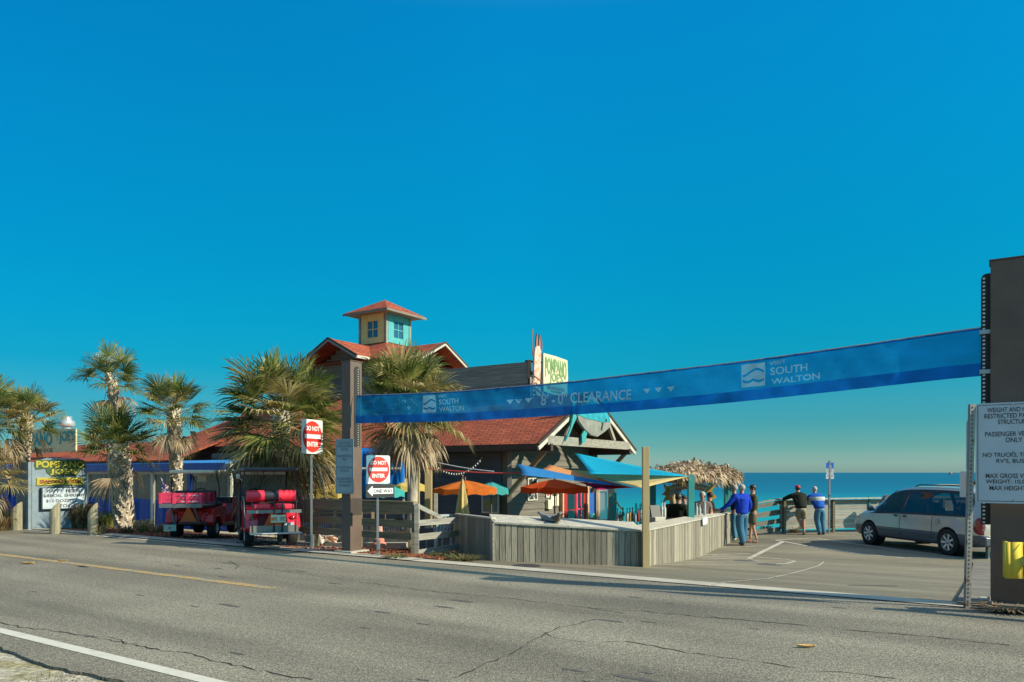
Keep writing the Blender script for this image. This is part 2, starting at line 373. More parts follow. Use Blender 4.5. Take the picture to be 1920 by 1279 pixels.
# ------------------------------------------------------------------ ground, road, drive, sea
def patio(x, y):                      # sunken patio of the restaurant, behind the plank wall and the rail fence
    l, s = ls(V((x, y, 0)))
    inside = sm(3.6, 4.6, s)*sm(-20, -18, l)
    b = V((2.54, 14.5, 0)); nn = V((-.896, .443, 0)); d = (V((x, y, 0))-b).dot(nn)
    return inside*sm(.15, .7, d)*sm(.3, 1.0, y-14.5)
def shore(x): return 27.6+.2*(x-9) if x > 7 else 27.2+(7-x)*1.6
def earth(x, y):
    z = gz(x, y)-.03
    z -= patio(x, y)*.6
    e = y-shore(x)-0.2
    if e > 0: z -= min(14, e*.55+.6*min(1,e))
    l, s = ls(V((x, y, 0)))
    if s < -7.35:
        z += .0+.015*math.sin(x*5)*math.cos(y*6)+.02*min(1, (-7.35-s))
    return z
def axis(lo, hi, n0, n1, d): 
    a = []
    x = lo
    while x < hi:
        a.append(x); x += d if n0 < x < n1 else max(d, min(20, .25*max(n0-x, x-n1)+d))
    a.append(hi); return a
xs_ = axis(-400, 300, -22, 22, .5); ys_ = axis(-200, 300, 1, 42, .5)
g = MB(); vv = [V((x, y, earth(x, y))) for y in ys_ for x in xs_]; W_ = len(xs_)
g.add(vv, [[j*W_+i, j*W_+i+1, (j+1)*W_+i+1, (j+1)*W_+i] for j in range(len(ys_)-1) for i in range(W_-1)])
struct('ground', g, sand, smooth=True)

def sheet(name, pts_ls, m, dz, nx=1, kind=True, skirt=0, step=.5):
    """surface strip given as l-range at two s values, draped on the ground"""
    (l0, l1, s0, s1) = pts_ls
    mb = MB(); ni = max(1, min(200, int((l1-l0)/step))); nj = max(1, int((s1-s0)/step))
    vv = []
    for j in range(nj+1):
        for i in range(ni+1):
            p = P(l0+(l1-l0)*i/ni, s0+(s1-s0)*j/nj); vv.append(V((p.x, p.y, gz(p.x, p.y)+dz)))
    mb.add(vv, [[j*(ni+1)+i, j*(ni+1)+i+1, (j+1)*(ni+1)+i+1, (j+1)*(ni+1)+i] for j in range(nj) for i in range(ni)])
    return struct(name, mb, m, smooth=True)
# carriageway with a ragged near edge
mb = MB(); e0 = []; e1 = []
ll = [-160+i*5. for i in range(28)]+[-20+i*.12 for i in range(340)]+[21+i*5. for i in range(12)]
rnd = random.Random(3)
for l in ll: 
    e0.append(P(l, -7.38+.035*math.sin(l*3)+rnd.uniform(-.025,.025), 0)); e1.append(P(l, .02, 0))
k = len(ll); mb.add(e0+e1+[p-V((0,0,.09)) for p in e0], [[i,i+1,k+i+1,k+i] for i in range(k-1)]+[[2*k+i,2*k+i+1,i+1,i] for i in range(k-1)])
struct('road', mb, asphalt)
# drive and parking deck of brushed concrete (world aligned polygon, clipped by the wall line)
def drape(name, poly, m, dz, step=.5, extra=0):
    """fill a world-space polygon with a draped grid"""
    bm = bmesh.new(); f = bm.faces.new([bm.verts.new((p[0], p[1], 0)) for p in poly])
    xs = [p[0] for p in poly]; ys = [p[1] for p in poly]
    for ax, lo, hi in ((0, min(xs), max(xs)), (1, min(ys), max(ys))):
        c = lo+step
        while c < hi:
            no = (1,0,0) if ax == 0 else (0,1,0); co = (c,0,0) if ax == 0 else (0,c,0)
            bmesh.ops.bisect_plane(bm, geom=bm.verts[:]+bm.edges[:]+bm.faces[:], plane_co=co, plane_no=no); c += step
    bmesh.ops.triangulate(bm, faces=bm.faces[:])
    mb = MB(); bm.verts.index_update(); mb.add([V((v.co.x, v.co.y, gz(v.co.x, v.co.y)+dz)) for v in bm.verts], [[v.index for v in f.verts] for f in bm.faces]); bm.free()
    return struct(name, mb, m, smooth=True)
a_ = P(-9.0, .25); b_ = P(34, .25)
drape('parking_deck', [(a_.x, a_.y), (b_.x, b_.y), (45, 34.5), (8.9, 27.4), (6.9, 27.0), (6.3, 22.6), (2.6, 14.6), (-.4, 14.6)], concrete, .004)
# pale edging strip between road and drive / verge
sheet('kerb_strip', (-60, -9.1, .0, .42), concrete_pale, .02, step=.4)
sheet('apron', (-9.1, 1.0, .0, .34), concrete_pale, .012, step=.3)
mb = MB()
# planting bed, gravel
bed = drape('planting_bed', [tuple(P(-60,.42)[:2]), tuple(P(-9.0,.42)[:2]), tuple(P(-8.6,1.4)[:2]), tuple(P(-10.3,3.6)[:2]), tuple(P(-60,6.1)[:2])], mulch_base, .012, .8)
drape('gravel_patch', [tuple(P(-16.5,.46)[:2]), tuple(P(-11.9,.46)[:2]), tuple(P(-12.6,3.2)[:2]), tuple(P(-17.2,3.4)[:2])], gravel_m, .025, .4)
rnd = random.Random(5); mb = MB()
def scatter_chip(p, a, m=0):
    u = V((rnd.uniform(-1,1), rnd.uniform(-1,1), rnd.uniform(-.4,.4))).normalized()*a; v_ = u.cross(V((rnd.uniform(-.3,.3), rnd.uniform(-.3,.3), 1))).normalized()*a*rnd.uniform(.25,.6)
    h = V((0,0,a*.5)); mb.add([p-u-v_, p+u-v_, p+u+v_, p-u+v_, p+h], [[0,1,4],[1,2,4],[2,3,4],[3,0,4]], m)
for i in range(11000):
    l = rnd.uniform(-13.2, -8.7) if i < 6500 else rnd.uniform(-34, -13); s = .40+3.0*rnd.random()**1.3
    if -16.5 < l < -12.0 and rnd.random() < .75: continue
    p = P(l, s); 
    if patio(p.x, p.y) > .05 or (l > -9.3 and s > 1.6): continue
    p.z = gz(p.x, p.y)+.02; scatter_chip(p, rnd.uniform(.02,.05))
solo('mulch', mb, mulch_m, 'reddish brown bark mulch covering the planting bed beside the road', 'mulch', kind='stuff')

# sea
sea_m = mat('sea_water', (.0,.16,.19), .25, var=.05, scale=.05, st=(.3,1,1), spec=.35)
t = sea_m.node_tree; n = t.nodes; L = t.links; b = n['Principled BSDF']
g_ = n.new('ShaderNodeNewGeometry'); sp = n.new('ShaderNodeSeparateXYZ'); L.new(g_.outputs['Position'], sp.inputs[0])
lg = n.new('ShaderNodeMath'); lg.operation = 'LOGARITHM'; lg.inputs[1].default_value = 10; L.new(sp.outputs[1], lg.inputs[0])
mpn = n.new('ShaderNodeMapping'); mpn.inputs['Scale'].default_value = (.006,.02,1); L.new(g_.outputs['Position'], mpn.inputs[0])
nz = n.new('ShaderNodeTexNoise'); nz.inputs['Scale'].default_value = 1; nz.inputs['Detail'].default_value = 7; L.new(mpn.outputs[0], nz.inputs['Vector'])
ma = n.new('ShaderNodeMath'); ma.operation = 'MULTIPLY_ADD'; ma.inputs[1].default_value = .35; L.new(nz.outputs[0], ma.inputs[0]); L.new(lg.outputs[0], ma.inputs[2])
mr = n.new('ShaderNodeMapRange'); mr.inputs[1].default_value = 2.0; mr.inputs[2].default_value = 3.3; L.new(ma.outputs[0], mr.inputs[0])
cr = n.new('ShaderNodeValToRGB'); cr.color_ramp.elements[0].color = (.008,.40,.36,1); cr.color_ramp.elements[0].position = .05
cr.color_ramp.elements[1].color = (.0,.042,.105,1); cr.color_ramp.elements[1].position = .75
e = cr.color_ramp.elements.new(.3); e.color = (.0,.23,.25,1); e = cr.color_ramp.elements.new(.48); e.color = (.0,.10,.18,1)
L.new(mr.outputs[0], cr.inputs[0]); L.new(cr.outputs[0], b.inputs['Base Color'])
mp2 = n.new('ShaderNodeMapping'); mp2.inputs['Scale'].default_value = (.25,.9,1); L.new(g_.outputs['Position'], mp2.inputs[0])
nb = n.new('ShaderNodeTexNoise'); nb.inputs['Scale'].default_value = .8; nb.inputs['Detail'].default_value = 8; L.new(mp2.outputs[0], nb.inputs['Vector'])
bp = n.new('ShaderNodeBump'); bp.inputs['Strength'].default_value = .8; bp.inputs['Distance'].default_value = .5; L.new(nb.outputs[0], bp.inputs['Height']); L.new(bp.outputs[0], b.inputs['Normal'])
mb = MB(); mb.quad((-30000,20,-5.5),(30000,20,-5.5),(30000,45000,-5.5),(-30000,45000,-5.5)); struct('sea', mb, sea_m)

# painted markings
def stripe(pts, w, dz, m, name='road_marking', world=True, flip=None):
    mb = MB(); L_ = []; R_ = []
    pts = [V((p[0], p[1], 0)) for p in pts]
    fine = []
    for a, b in zip(pts, pts[1:]):
        k = max(1, int((b-a).length/.4)); fine += [a.lerp(b, i/k) for i in range(k)]
    fine.append(pts[-1])
    ws = w if callable(w) else (lambda i: w)
    for i, p in enumerate(fine):
        d = (fine[min(i+1,len(fine)-1)]-fine[max(i-1,0)]).normalized(); sd_ = V((-d.y, d.x, 0))
        for arr, sg in ((L_, 1), (R_, -1)):
            q = p+sd_*sg*ws(i)/2; q.z = gz(q.x, q.y)+dz; arr.append(q)
    k = len(fine); mb.add(L_+R_, [[i,k+i,k+i+1,i+1] for i in range(k-1)])
    return mb
def smark(name, pts, w, dz, m): return struct(name, stripe(pts, w, dz, m), m)
smark('road_edge_line', [P(-60,-7.05), P(20,-6.95)], .125, .004, paint_white)
smark('road_far_edge_line', [P(-60,-.10), P(-14.5,-.10)], .10, .004, paint_white)
smark('road_centre_line', [P(-21.5,-3.62), P(-8.6,-3.55)], .16, .004, paint_yellow)
gl = lambda *a: [gp(x, y) for (x, y) in a]
D = .009
for pts_, w_ in ((((1404,1048),(1430,1035),(1468,1016)),.13), (((1340,1027.5),(1440,1024)),.09), (((1300,1041),(1406,1039)),.09),
                 (((1446,1013.5),(1527,1009),(1571,1016),(1650,1027),(1720,1036),(1800,1046)),.10), (((1450,1013),(1468,1015.5),(1523,1026),(1600,1037),(1680,1046),(1845,1048)),.10),
                 (((1335,1042),(1420,1045.5),(1474,1049.5),(1491,1053),(1476,1057),(1440,1059)),.08)):
    smark('bay_line', gl(*pts_), w_, D, paint_faded)
for i in range(6): smark('bay_hatching', gl((1304-15*i, 1042.5+3.5*i), (1400+12*i, 1047+2.3*i)), .075, D, paint_faded)
smark('deck_line', gl((1330,1100),(1440,1086),(1490,1075),(1545,1054)), .035, D+.003, paint_faded)
smark('deck_line', gl((1590,1098),(1684,1100)), .05, D+.003, slot_m)  # short dark stripe across the deck

# cracks in the asphalt: thin irregular seams
def crack(pxs, w, seed):
    r = random.Random(seed); pts = []
    base = [V((p.x, p.y, 0)) for p in gl(*pxs)]
    for a, b in zip(base, base[1:]):
        k = max(2, int((b-a).length/.09))
        for i in range(k):
            q = a.lerp(b, i/k); pts.append(q+V((r.uniform(-.02,.02), r.uniform(-.03,.03), 0)))
    wv = [w*1.25*r.uniform(.3,1.4)*(1 if r.random() > .08 else .25) for _ in range(9000)]
    struct('road_crack', stripe(pts, lambda i: wv[i], .0035, crack_m), crack_m)
crack([(0,1168),(40,1176),(115,1185),(190,1197),(225,1205),(300,1220),(350,1224),(400,1239),(480,1257),(600,1279)], .014, 1)
crack([(1100,1140),(1200,1146),(1320,1157),(1450,1168),(1600,1182),(1750,1195),(1919,1213)], .016, 2)
crack([(1175,1203),(1230,1212),(1290,1225),(1400,1238),(1500,1255),(1600,1262),(1710,1279)], .012, 3)
crack([(1120,1160),(1040,1180),(990,1205),(960,1225),(870,1262),(840,1279)], .012, 4)
crack([(470,1061),(560,1075),(680,1092),(800,1108),(950,1122),(1100,1140),(1180,1152)], .010, 5)
crack([(430,1052),(447,1061),(440,1069)], .014, 6)
crack([(1020,1185),(1035,1195),(1110,1205),(1180,1204)], .008, 7)
crack([(150,1190),(210,1196),(300,1222)], .006, 8)
r_ = random.Random(21)
mb = MB()
for i in range(46):                      # dark drips and skid specks
    l = r_.uniform(-14, 3); s = r_.uniform(-6.6, -.8); L_ = r_.uniform(.05,.35); c = P(l, s, .003)
    mb.add([c+U*L_*math.cos(a)*.6+N*L_*.13*math.sin(a)*r_.uniform(.6,1.3) for a in [i*math.pi/5 for i in range(10)]], [list(range(10))])
stain = mat('road_stain', (.085,.082,.075), .9, var=.3, scale=20)
struct('road_stains', mb, stain)
mb = MB(); c = gp(985, 1062)
mb.lathe([(.0,.012),(.25,.012),(.27,.012),(.27,.0)], c, 24); struct('manhole_cover', mb, mat('iron', (.06,.05,.045), .7, .4, var=.4, scale=30))
for (px, py) in ((1395,1053),(1440,1060)):
    mb = MB(); c = gp(px, py); mb.lathe([(0,.0),(.28,.0)], c+V((0,0,.011)), 16); struct('oil_stain', mb, stain)

# leaves fallen on the road
for (px, py, lab, sz) in ((1512,1215,'curled tan dry leaf lying on the near lane of the road',.09), (52,1058,'orange dry leaf lying near the left end of the yellow centre line',.12), (118,1053,'small yellowish scrap of leaf on the far lane at the left',.09)):
    c = gp(px, py); mb = MB()
    vv = []
    for i in range(7):
        t_ = i/6; wv = math.sin(math.pi*(t_*.9+.05))*.28
        for j in (-1, 0, 1): vv.append(c+V((sz*(t_*2-1), sz*wv*j, .006+sz*.22*(abs(j)+.3*abs(t_*2-1)))))
    mb.add(vv, [[i*3+j, i*3+j+1, i*3+j+4, i*3+j+3] for i in range(6) for j in range(2)])
    o = solo('fallen_leaf', mb, mat('tan_leaf', (.55,.33,.12), .7, var=.25, scale=20), lab, 'leaf', 'dry leaves on the road')
    md = o.modifiers.new('s', 'SOLIDIFY'); md.thickness = .004
# near verge: grass tufts and gravel bits at the lower left
r_ = random.Random(8); mb = MB()
for i in range(1500):
    l = r_.uniform(-7, -2.5); s = -7.55-abs(r_.gauss(0,.5)); p = P(l, s, .0)
    p.z = earth(p.x, p.y)
    if math.sin(l*2.3+s*3) + r_.random()*.9 < .35: continue
    h = r_.uniform(.02,.07); d = V((r_.uniform(-1,1), r_.uniform(-1,1), 0))*h; wv = V((-d.y, d.x, 0)).normalized()*.0025
    mb.add([p-wv, p+wv, p+d*.5+V((0,0,h*.8))+wv*.7, p+d*.5+V((0,0,h*.8))-wv*.7, p+d*1.3+V((0,0,h))], [[0,1,2,3],[3,2,4]])
solo('dry_grass', mb, grass_m, 'sparse yellowish dry grass on the sandy near verge', 'grass', kind='stuff')
r_ = random.Random(9); mb = MB(); rnd = r_
for i in range(1500):
    l = r_.uniform(-6.5, -1); s = -7.42-abs(r_.gauss(0,.35)); p = P(l, s, 0); p.z = earth(p.x, p.y)+.001; scatter_chip(p, r_.uniform(.006,.02))
solo('verge_gravel', mb, gravel_m, 'loose grey gravel along the broken near edge of the asphalt', 'gravel', kind='stuff')

# ------------------------------------------------------------------ pillars and banner
def pillar(px_edge, base, top_z, label, name='steel_pillar', tall=0):
    o = thing(name, label, 'pillar', base, PHI, 'brown pillars of the height barrier')
    return o
LP = onS(657, 1042, .35); LP.z = gz(LP.x, LP.y)          # front right corner of the left pillar
RPc = onS(1857, 1140, .30); RPc.z = gz(RPc.x, RPc.y)
wP = .34
def make_pillar(corner, sgn, top, label, slot_side, dL=.36, dS=.34):
    """corner = front corner nearest the banner; the body extends away from the banner (sgn) and back along N"""
    o = thing('pillar', label, 'pillar', corner, PHI, 'brown pillars of the height barrier')
    h = top-corner.z; mb = MB()
    mb.box(min(0, sgn*dL), max(0, sgn*dL), 0, dS, -.2, h); part('shaft', mb, pillar_m, o, local=True, bevel=.008)
    mb = MB(); mb.box(min(-.015, sgn*(dL+.015)), max(.015, sgn*dL+.015), -.015, dS+.015, h, h+.012); part('cap', mb, pillar_m, o, local=True)
    mb = MB(); mb.box(min(-.12, sgn*dL-.12), max(.12, sgn*dL+.12), -.10, dS+.10, -.15, .05); part('footing', mb, concrete_pale, o, local=True, bevel=.01)
    return o, h
# left pillar: its lit side (towards the banner) carries the slot with the perforated strip
pl, hL = make_pillar(LP, -1, atk(657, 676, LP.y).z, 'tall brown steel pillar left of the drive with a slotted side and a notice on its front', 1, .25, .33)
mb = MB(); y0, y1 = .10, .26
sl = [(y0, hL-1.75)]+[(y1, hL-1.75)]+[((y0+y1)/2+.08*math.cos(a), hL-.18+.08*math.sin(a)) for a in [math.pi*i/10 for i in range(11)]]
mb.prism([(.004, y, z) for y, z in sl], (.004, 0, 0)); part('slot', mb, slot_m, pl, local=True)
mb = MB()
for i in range(34):
    z = hL-.16-.048*i; mb.lathe([(0,0),(.011,0)], (0,0,0), 6); o_ = len(mb.v)-12
    for q in mb.v[-12:]: q.x, q.y, q.z = .012, y1-.05+q.x, z+q.y
part('strip_hole', mb, mat('strip_hole', (.55,.53,.47), .6), pl, local=True, recalc=False)['kind'] = 'stuff'
mb = MB(); mb.box(.0, .006, 0, .33, .78, 1.12); part('access_plate', mb, mat('plate_brown', (.06,.043,.035), .5), pl, local=True)
# right pillar: perforated flange on the banner side
pr, hR = make_pillar(RPc, 1, atk(1857, 489, RPc.y).z, 'massive dark brown steel pillar right of the drive with a perforated flange', -1, .40, .34)
mb = MB(); zt = hR-.13
fl = [(-.10, 1.0), (.0, 1.0), (.0, zt), (-.05, zt), (-.085, zt-.02), (-.10, zt-.06)]
mb.prism([(x, .10, z) for x, z in fl], (0, .05, 0)); part('flange', mb, slot_m, pr, local=True, label='black perforated flange holding the banner')
mb = MB()
for i in range(66):
    z = zt-.06-.078*i*.62
    mb.box(-.082, -.055, .092, .099, z-.011, z+.011)
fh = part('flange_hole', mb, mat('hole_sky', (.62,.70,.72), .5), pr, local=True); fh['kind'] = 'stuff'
mb = MB()
for zz in (atk(1845, 620, RPc.y).z, atk(1845, 695, RPc.y).z): mb.box(-.115, .01, .05, .17, zz-RPc.z-.025, zz-RPc.z+.025)
part('bracket', mb, steel, pr, local=True)

# banner between them
bt = [(668,741),(760,738),(860,734),(1060,717),(1180,702),(1390,679),(1600,649),(1840,612)]
bb = [(668,794),(760,792),(860,790),(1060,779),(1180,771),(1390,753),(1600,731),(1840,704)]
SB = .42
def interp(T, x):
    for (a, c), (b, d) in zip(T, T[1:]):
        if x <= b: t_ = (x-a)/(b-a); return c+(d-c)*t_
    return T[-1][1]
def Zl(T):      # heights of an edge as a smooth function of l
    Q = []
    for px, py in T:
        p = onS(px, py, SB); Q.append((ls(p)[0], p.z))
    return Q
TT, BB_ = Zl(bt), Zl(bb); l0_, l1_ = TT[0][0], TT[-1][0]
def smooth_i(T, x):
    return sum(interp(T, max(T[0][0], min(T[-1][0], x+d))) for d in (-.45,-.3,-.15,0,.15,.3,.45))/7
def ban(l, v, off=0.): # v 0 bottom, 1 top
    zb, zt_ = smooth_i(BB_, l), smooth_i(TT, l)
    wob = .028*math.sin(l*1.3+v*2)+.012*math.sin(l*5.1+v*4)*v*(1-v)*4+.005*math.sin(l*17+v*6)+.004*math.sin(l*31-v*11)
    return P(l, SB+wob+off, zb+(zt_-zb)*v)
banner = thing('banner', 'long translucent blue mesh banner stretched between the two brown pillars over the drive', 'banner', P((l0_+l1_)/2, SB, 2.6), PHI)
ban_m = cloth('banner_mesh', (.008,.24,.55), .5, .36, .3, scale=2, st=(1,1,2), tint=(.12,.55,.80))
sleeve_m = cloth('banner_sleeve', (.004,.13,.46), .45, .10, .4, scale=3, tint=(.1,.4,.7))
def banpatch(v0, v1, nv, off=0., nl=160):
    mb = MB(); vv = [ban(l0_+(l1_-l0_)*i/nl, v0+(v1-v0)*j/nv, off) for j in range(nv+1) for i in range(nl+1)]
    mb.add(vv, [[j*(nl+1)+i, j*(nl+1)+i+1, (j+1)*(nl+1)+i+1, (j+1)*(nl+1)+i] for j in range(nv) for i in range(nl)]); return mb
part('fabric', banpatch(.27, .95, 6), ban_m, banner, smooth=True, recalc=False)
part('bottom_sleeve', banpatch(0, .27, 4), sleeve_m, banner, smooth=True, recalc=False)
part('top_hem', banpatch(.95, 1, 1), sleeve_m, banner, smooth=True, recalc=False)
mb = MB(); mb.tube([ban(l0_+(l1_-l0_)*i/60, 1.0) for i in range(61)], .008, 6); part('cable', mb, steel, banner)
mb = MB()
bl = lambda px: ls(onS(px, 700, SB))[0]
def bv(px, py):
    l = bl(px); z = onS(px, py, SB).z; zb, zt_ = smooth_i(BB_, l), smooth_i(TT, l); return (z-zb)/(zt_-zb)
def bfn(px, py): return ban(bl(px), bv(px, py), -.006)
def skewfn(px0, px1, y0a, y0b, y1a, y1b):   # maps unit box to slanted pixel box (top, bottom at both ends) on the cloth
    def f(x, y):
        yb = y0a+(y0b-y0a)*x; yt = y1a+(y1b-y1a)*x
        return bfn(px0+(px1-px0)*x, yb+(yt-yb)*y)
    return f
ban_l = cloth('banner_letters', (.88,.90,.86), .65, .0)
def ptxt(s, px0, px1, ba, bb2, ta, tb, off=.0, sh=0.): mb = MB(); put_text(mb, s, skewfn(px0, px1, ba, bb2, ta, tb), 0, 1, 0, 1, off, sh); part('lettering', mb, ban_l, banner, recalc=False)
ptxt('VISIT', 821, 838, 746, 745, 741, 740, .012); ptxt('SOUTH', 822, 860, 759, 757, 749, 747, .01); ptxt('WALTON', 822, 870, 772, 770, 763, 760, .012)
ptxt("8' - 0\" CLEARANCE", 1016, 1182, 761, 749, 739, 729, .012)
ptxt('VISIT', 1443, 1475, 686, 681, 679, 674, .008); ptxt('SOUTH', 1445, 1515, 704, 696, 690, 682, .01); ptxt('WALTON', 1446, 1538, 721, 711, 711, 699, .012)
for (xc, yc) in ((958,754),(975,753),(993,751),(1212,733),(1234,731),(1257,729)):
    f = lambda a, b: bfn(xc+a, yc+b); mb = MB(); mb.add([f(-7,-4+.3), f(7,-4-.6), f(0,5)], [[0,1,2]]); part('down_arrow', mb, ban_l, banner, recalc=False)
def logo(x0, x1, ya0, ya1, yb0, yb1):        # square with two wave shaped openings
    mb = MB(); NX = 24; f = lambda x, y: bfn(x0+(x1-x0)*x, (ya0+(ya1-ya0)*x)*(y)+(yb0+(yb1-yb0)*x)*(1-y))
    def w1(x): return .62+.13*math.sin((x-.05)*5.2-1.5)
    def w2(x): return .27+.05*abs(math.sin(x*6.3))*-1.6+.03
    th = .055
    rows = [lambda x: 0., lambda x: w2(x)-th, lambda x: w2(x)+th, lambda x: w1(x)-th, lambda x: w1(x)+th, lambda x: 1.]
    for i in range(NX):
        a, b = i/NX, (i+1)/NX
        for k_ in (0, 2, 4): mb.add([f(a, rows[k_](a)), f(b, rows[k_](b)), f(b, rows[k_+1](b)), f(a, rows[k_+1](a))], [[0,1,2,3]])
        if i == 0 or i == NX-1:
            for k_ in (1, 3): mb.add([f(a, rows[k_](a)), f(b, rows[k_](b)), f(b, rows[k_+1](b)), f(a, rows[k_+1](a))], [[0,1,2,3]])
    part('wave_logo', mb, ban_l, banner, recalc=False)
logo(792, 816, 742, 741, 774, 773); logo(1391, 1435, 685, 680, 727, 723)

# ------------------------------------------------------------------ road signs
def frame_at(origin, ux):      # returns fn(x, y, off) on a vertical panel; ux horizontal unit vector pointing right as read
    ux = V(ux).normalized(); nz_ = V((ux.y, -ux.x, 0))    # towards the reader
    return (lambda x, y, o=0.: origin+ux*x+V((0,0,y))+nz_*o), ux, nz_
def rrect(f, x0, x1, y0, y1, r, o0, seg=4):
    pts = []
    for cx, cy, a0 in ((x1-r, y1-r, 0), (x0+r, y1-r, 90), (x0+r, y0+r, 180), (x1-r, y0+r, 270)):
        for i in range(seg+1): a = R(a0+90*i/seg); pts.append(f(cx+r*math.cos(a), cy+r*math.sin(a), o0))
    return pts
def plate(mb, f, x0, x1, y0, y1, r, o0, th, nz_): mb.prism(rrect(f, x0, x1, y0, y1, r, o0), nz_*-th)
def post_u(p, q, name_parent, m=steel, w=.045, holes=True):
    mb = MB(); d = (q-p); 
    mb.beam(p, q, w, w*.6); return mb
NOTICE = [("WEIGHT AND HEIGHT",.905,.16,.86),("RESTRICTED PARKING",.845,.12,.90),("STRUCTURE",.785,.30,.70),("PASSENGER VEHICLES",.665,.13,.90),("ONLY",.605,.40,.62),
          ("NO TRUCKS, TRAILERS,",.455,.10,.93),("RV'S, BUSES",.395,.28,.73),("MAX GROSS VEHICLE",.25,.14,.88),("WEIGHT: 10,000 LBS",.19,.14,.89),("MAX HEIGHT: 8'0\"",.13,.19,.83)]
def notice(o, f, nz_, x0, x1, y0, y1, pm, tm):
    mb = MB(); plate(mb, f, x0, x1, y0, y1, .04, 0, .006, nz_); part('panel', mb, pm, o)
    w_ = x1-x0; h_ = y1-y0
    for (s, yy, a, b) in NOTICE:
        mb = MB(); put_text(mb, s, lambda x, y: f(x, y, .005), x0+w_*a, x0+w_*b, y0+h_*yy, y0+h_*(yy+.047), .008); part('text_line', mb, tm, o, recalc=False)
    mb = MB(); i_ = .022; t_ = .006            # border line
    for (a, b, c, d) in ((x0+i_, x1-i_, y1-i_-t_, y1-i_), (x0+i_, x1-i_, y0+i_, y0+i_+t_), (x0+i_, x0+i_+t_, y0+i_, y1-i_), (x1-i_-t_, x1-i_, y0+i_, y1-i_)):
        mb.quad(f(a, c, .004), f(b, c, .004), f(b, d, .004), f(a, d, .004))
    part('border', mb, tm, o, recalc=False)
    for yy in (y0+.03, y1-.03, (y0+y1)/2+.01): mb = MB(); mb.obox(f((x0+x1)/2, yy, .006), (.009,0,0), (0,.004,0), (0,0,.009)); part('bolt', mb, rust_steel, o)
# near notice at the right
SR = .02
pA = onS(1829, 757, SR); f, ux, nz_ = frame_at(V((pA.x, pA.y, 0)), U*1.0)
ztop = pA.z; zbot = onS(1829, 943, SR).z
o = thing('notice_sign', 'large pale notice with black lettering standing in front of the right brown pillar', 'sign', V((pA.x, pA.y, 0)), PHI)
notice(o, f, nz_, 0, .76, zbot, ztop, sign_grey, sign_text)
pb = gp(1815, 1141); pt = atk(1824, 758, pb.y); pt2 = V((pb.x+ (pt.x-pb.x), pb.y, pt.z))
mb = MB()
upv = (pt2-pb).normalized(); side = V((1,0,0)); 
mb.obox((pb+pt2)/2, upv*(pt2-pb).length/2, side*.032, V((0,.004,0)))
mb.obox((pb+pt2)/2+side*.030+V((0,.02,0)), upv*(pt2-pb).length/2, side*.003, V((0,.02,0)))
mb.obox((pb+pt2)/2-side*.030+V((0,.02,0)), upv*(pt2-pb).length/2, side*.003, V((0,.02,0)))
sp_ = part('post', mb, rust_steel, o)
mb = MB(); ln = (pt2-pb).length
for i in range(int(ln/.05)): mb.obox(pb+upv*(.04+.05*i)+V((-.004,-.006,0)), side*.007, V((0,.0015,0)), upv*.010)
q = part('post_hole', mb, mat('post_hole', (.07,.06,.05), .9), sp_); q['kind'] = 'stuff'
# a second sign seen almost edge on behind the post, and a pale box sign
c = atk(1814, 850, 9.6)
mb = MB(); mb.obox(V((c.x, c.y, (atk(0,790,9.6).z+atk(0,880,9.6).z)/2)), (.012,.03,0), (.004*3,-.001,0), (0,0,(atk(0,790,9.6).z-atk(0,880,9.6).z)/2)); 
o = solo('edge_on_sign', mb, sign_grey, 'narrow sign seen edge on just left of the leaning perforated post', 'sign')
c = atk(1809, 908, 9.5); hh = (atk(0,884,9.5).z-atk(0,932,9.5).z)/2
mb = MB(); mb.obox(V((c.x, c.y, c.z)), (.042,-.01,0), (.012,.05,0), (0,0,hh))
solo('sign_box', mb, sign_white, 'small white upright box fixed beside the leaning perforated post', 'box', bevel=.005)
# left notice on the pillar
sA = onS(629, 822, .30); f, ux, nz_ = frame_at(V((sA.x, sA.y, 0)), U)
o = thing('notice_sign', 'shaded blue grey notice mounted on the left brown pillar', 'sign', V((sA.x, sA.y, 0)), PHI)
wS = ls(onS(663, 822, .30))[0]-ls(sA)[0]
notice(o, f, nz_, 0, wS, onS(645, 926, .30).z, onS(645, 823, .30).z, mat('sign_shaded_blue', (.27,.37,.41), .5, var=.08), mat('faded_letters', (.16,.20,.24), .6))  # panel coloured darker and bluer to stand for its unlit side

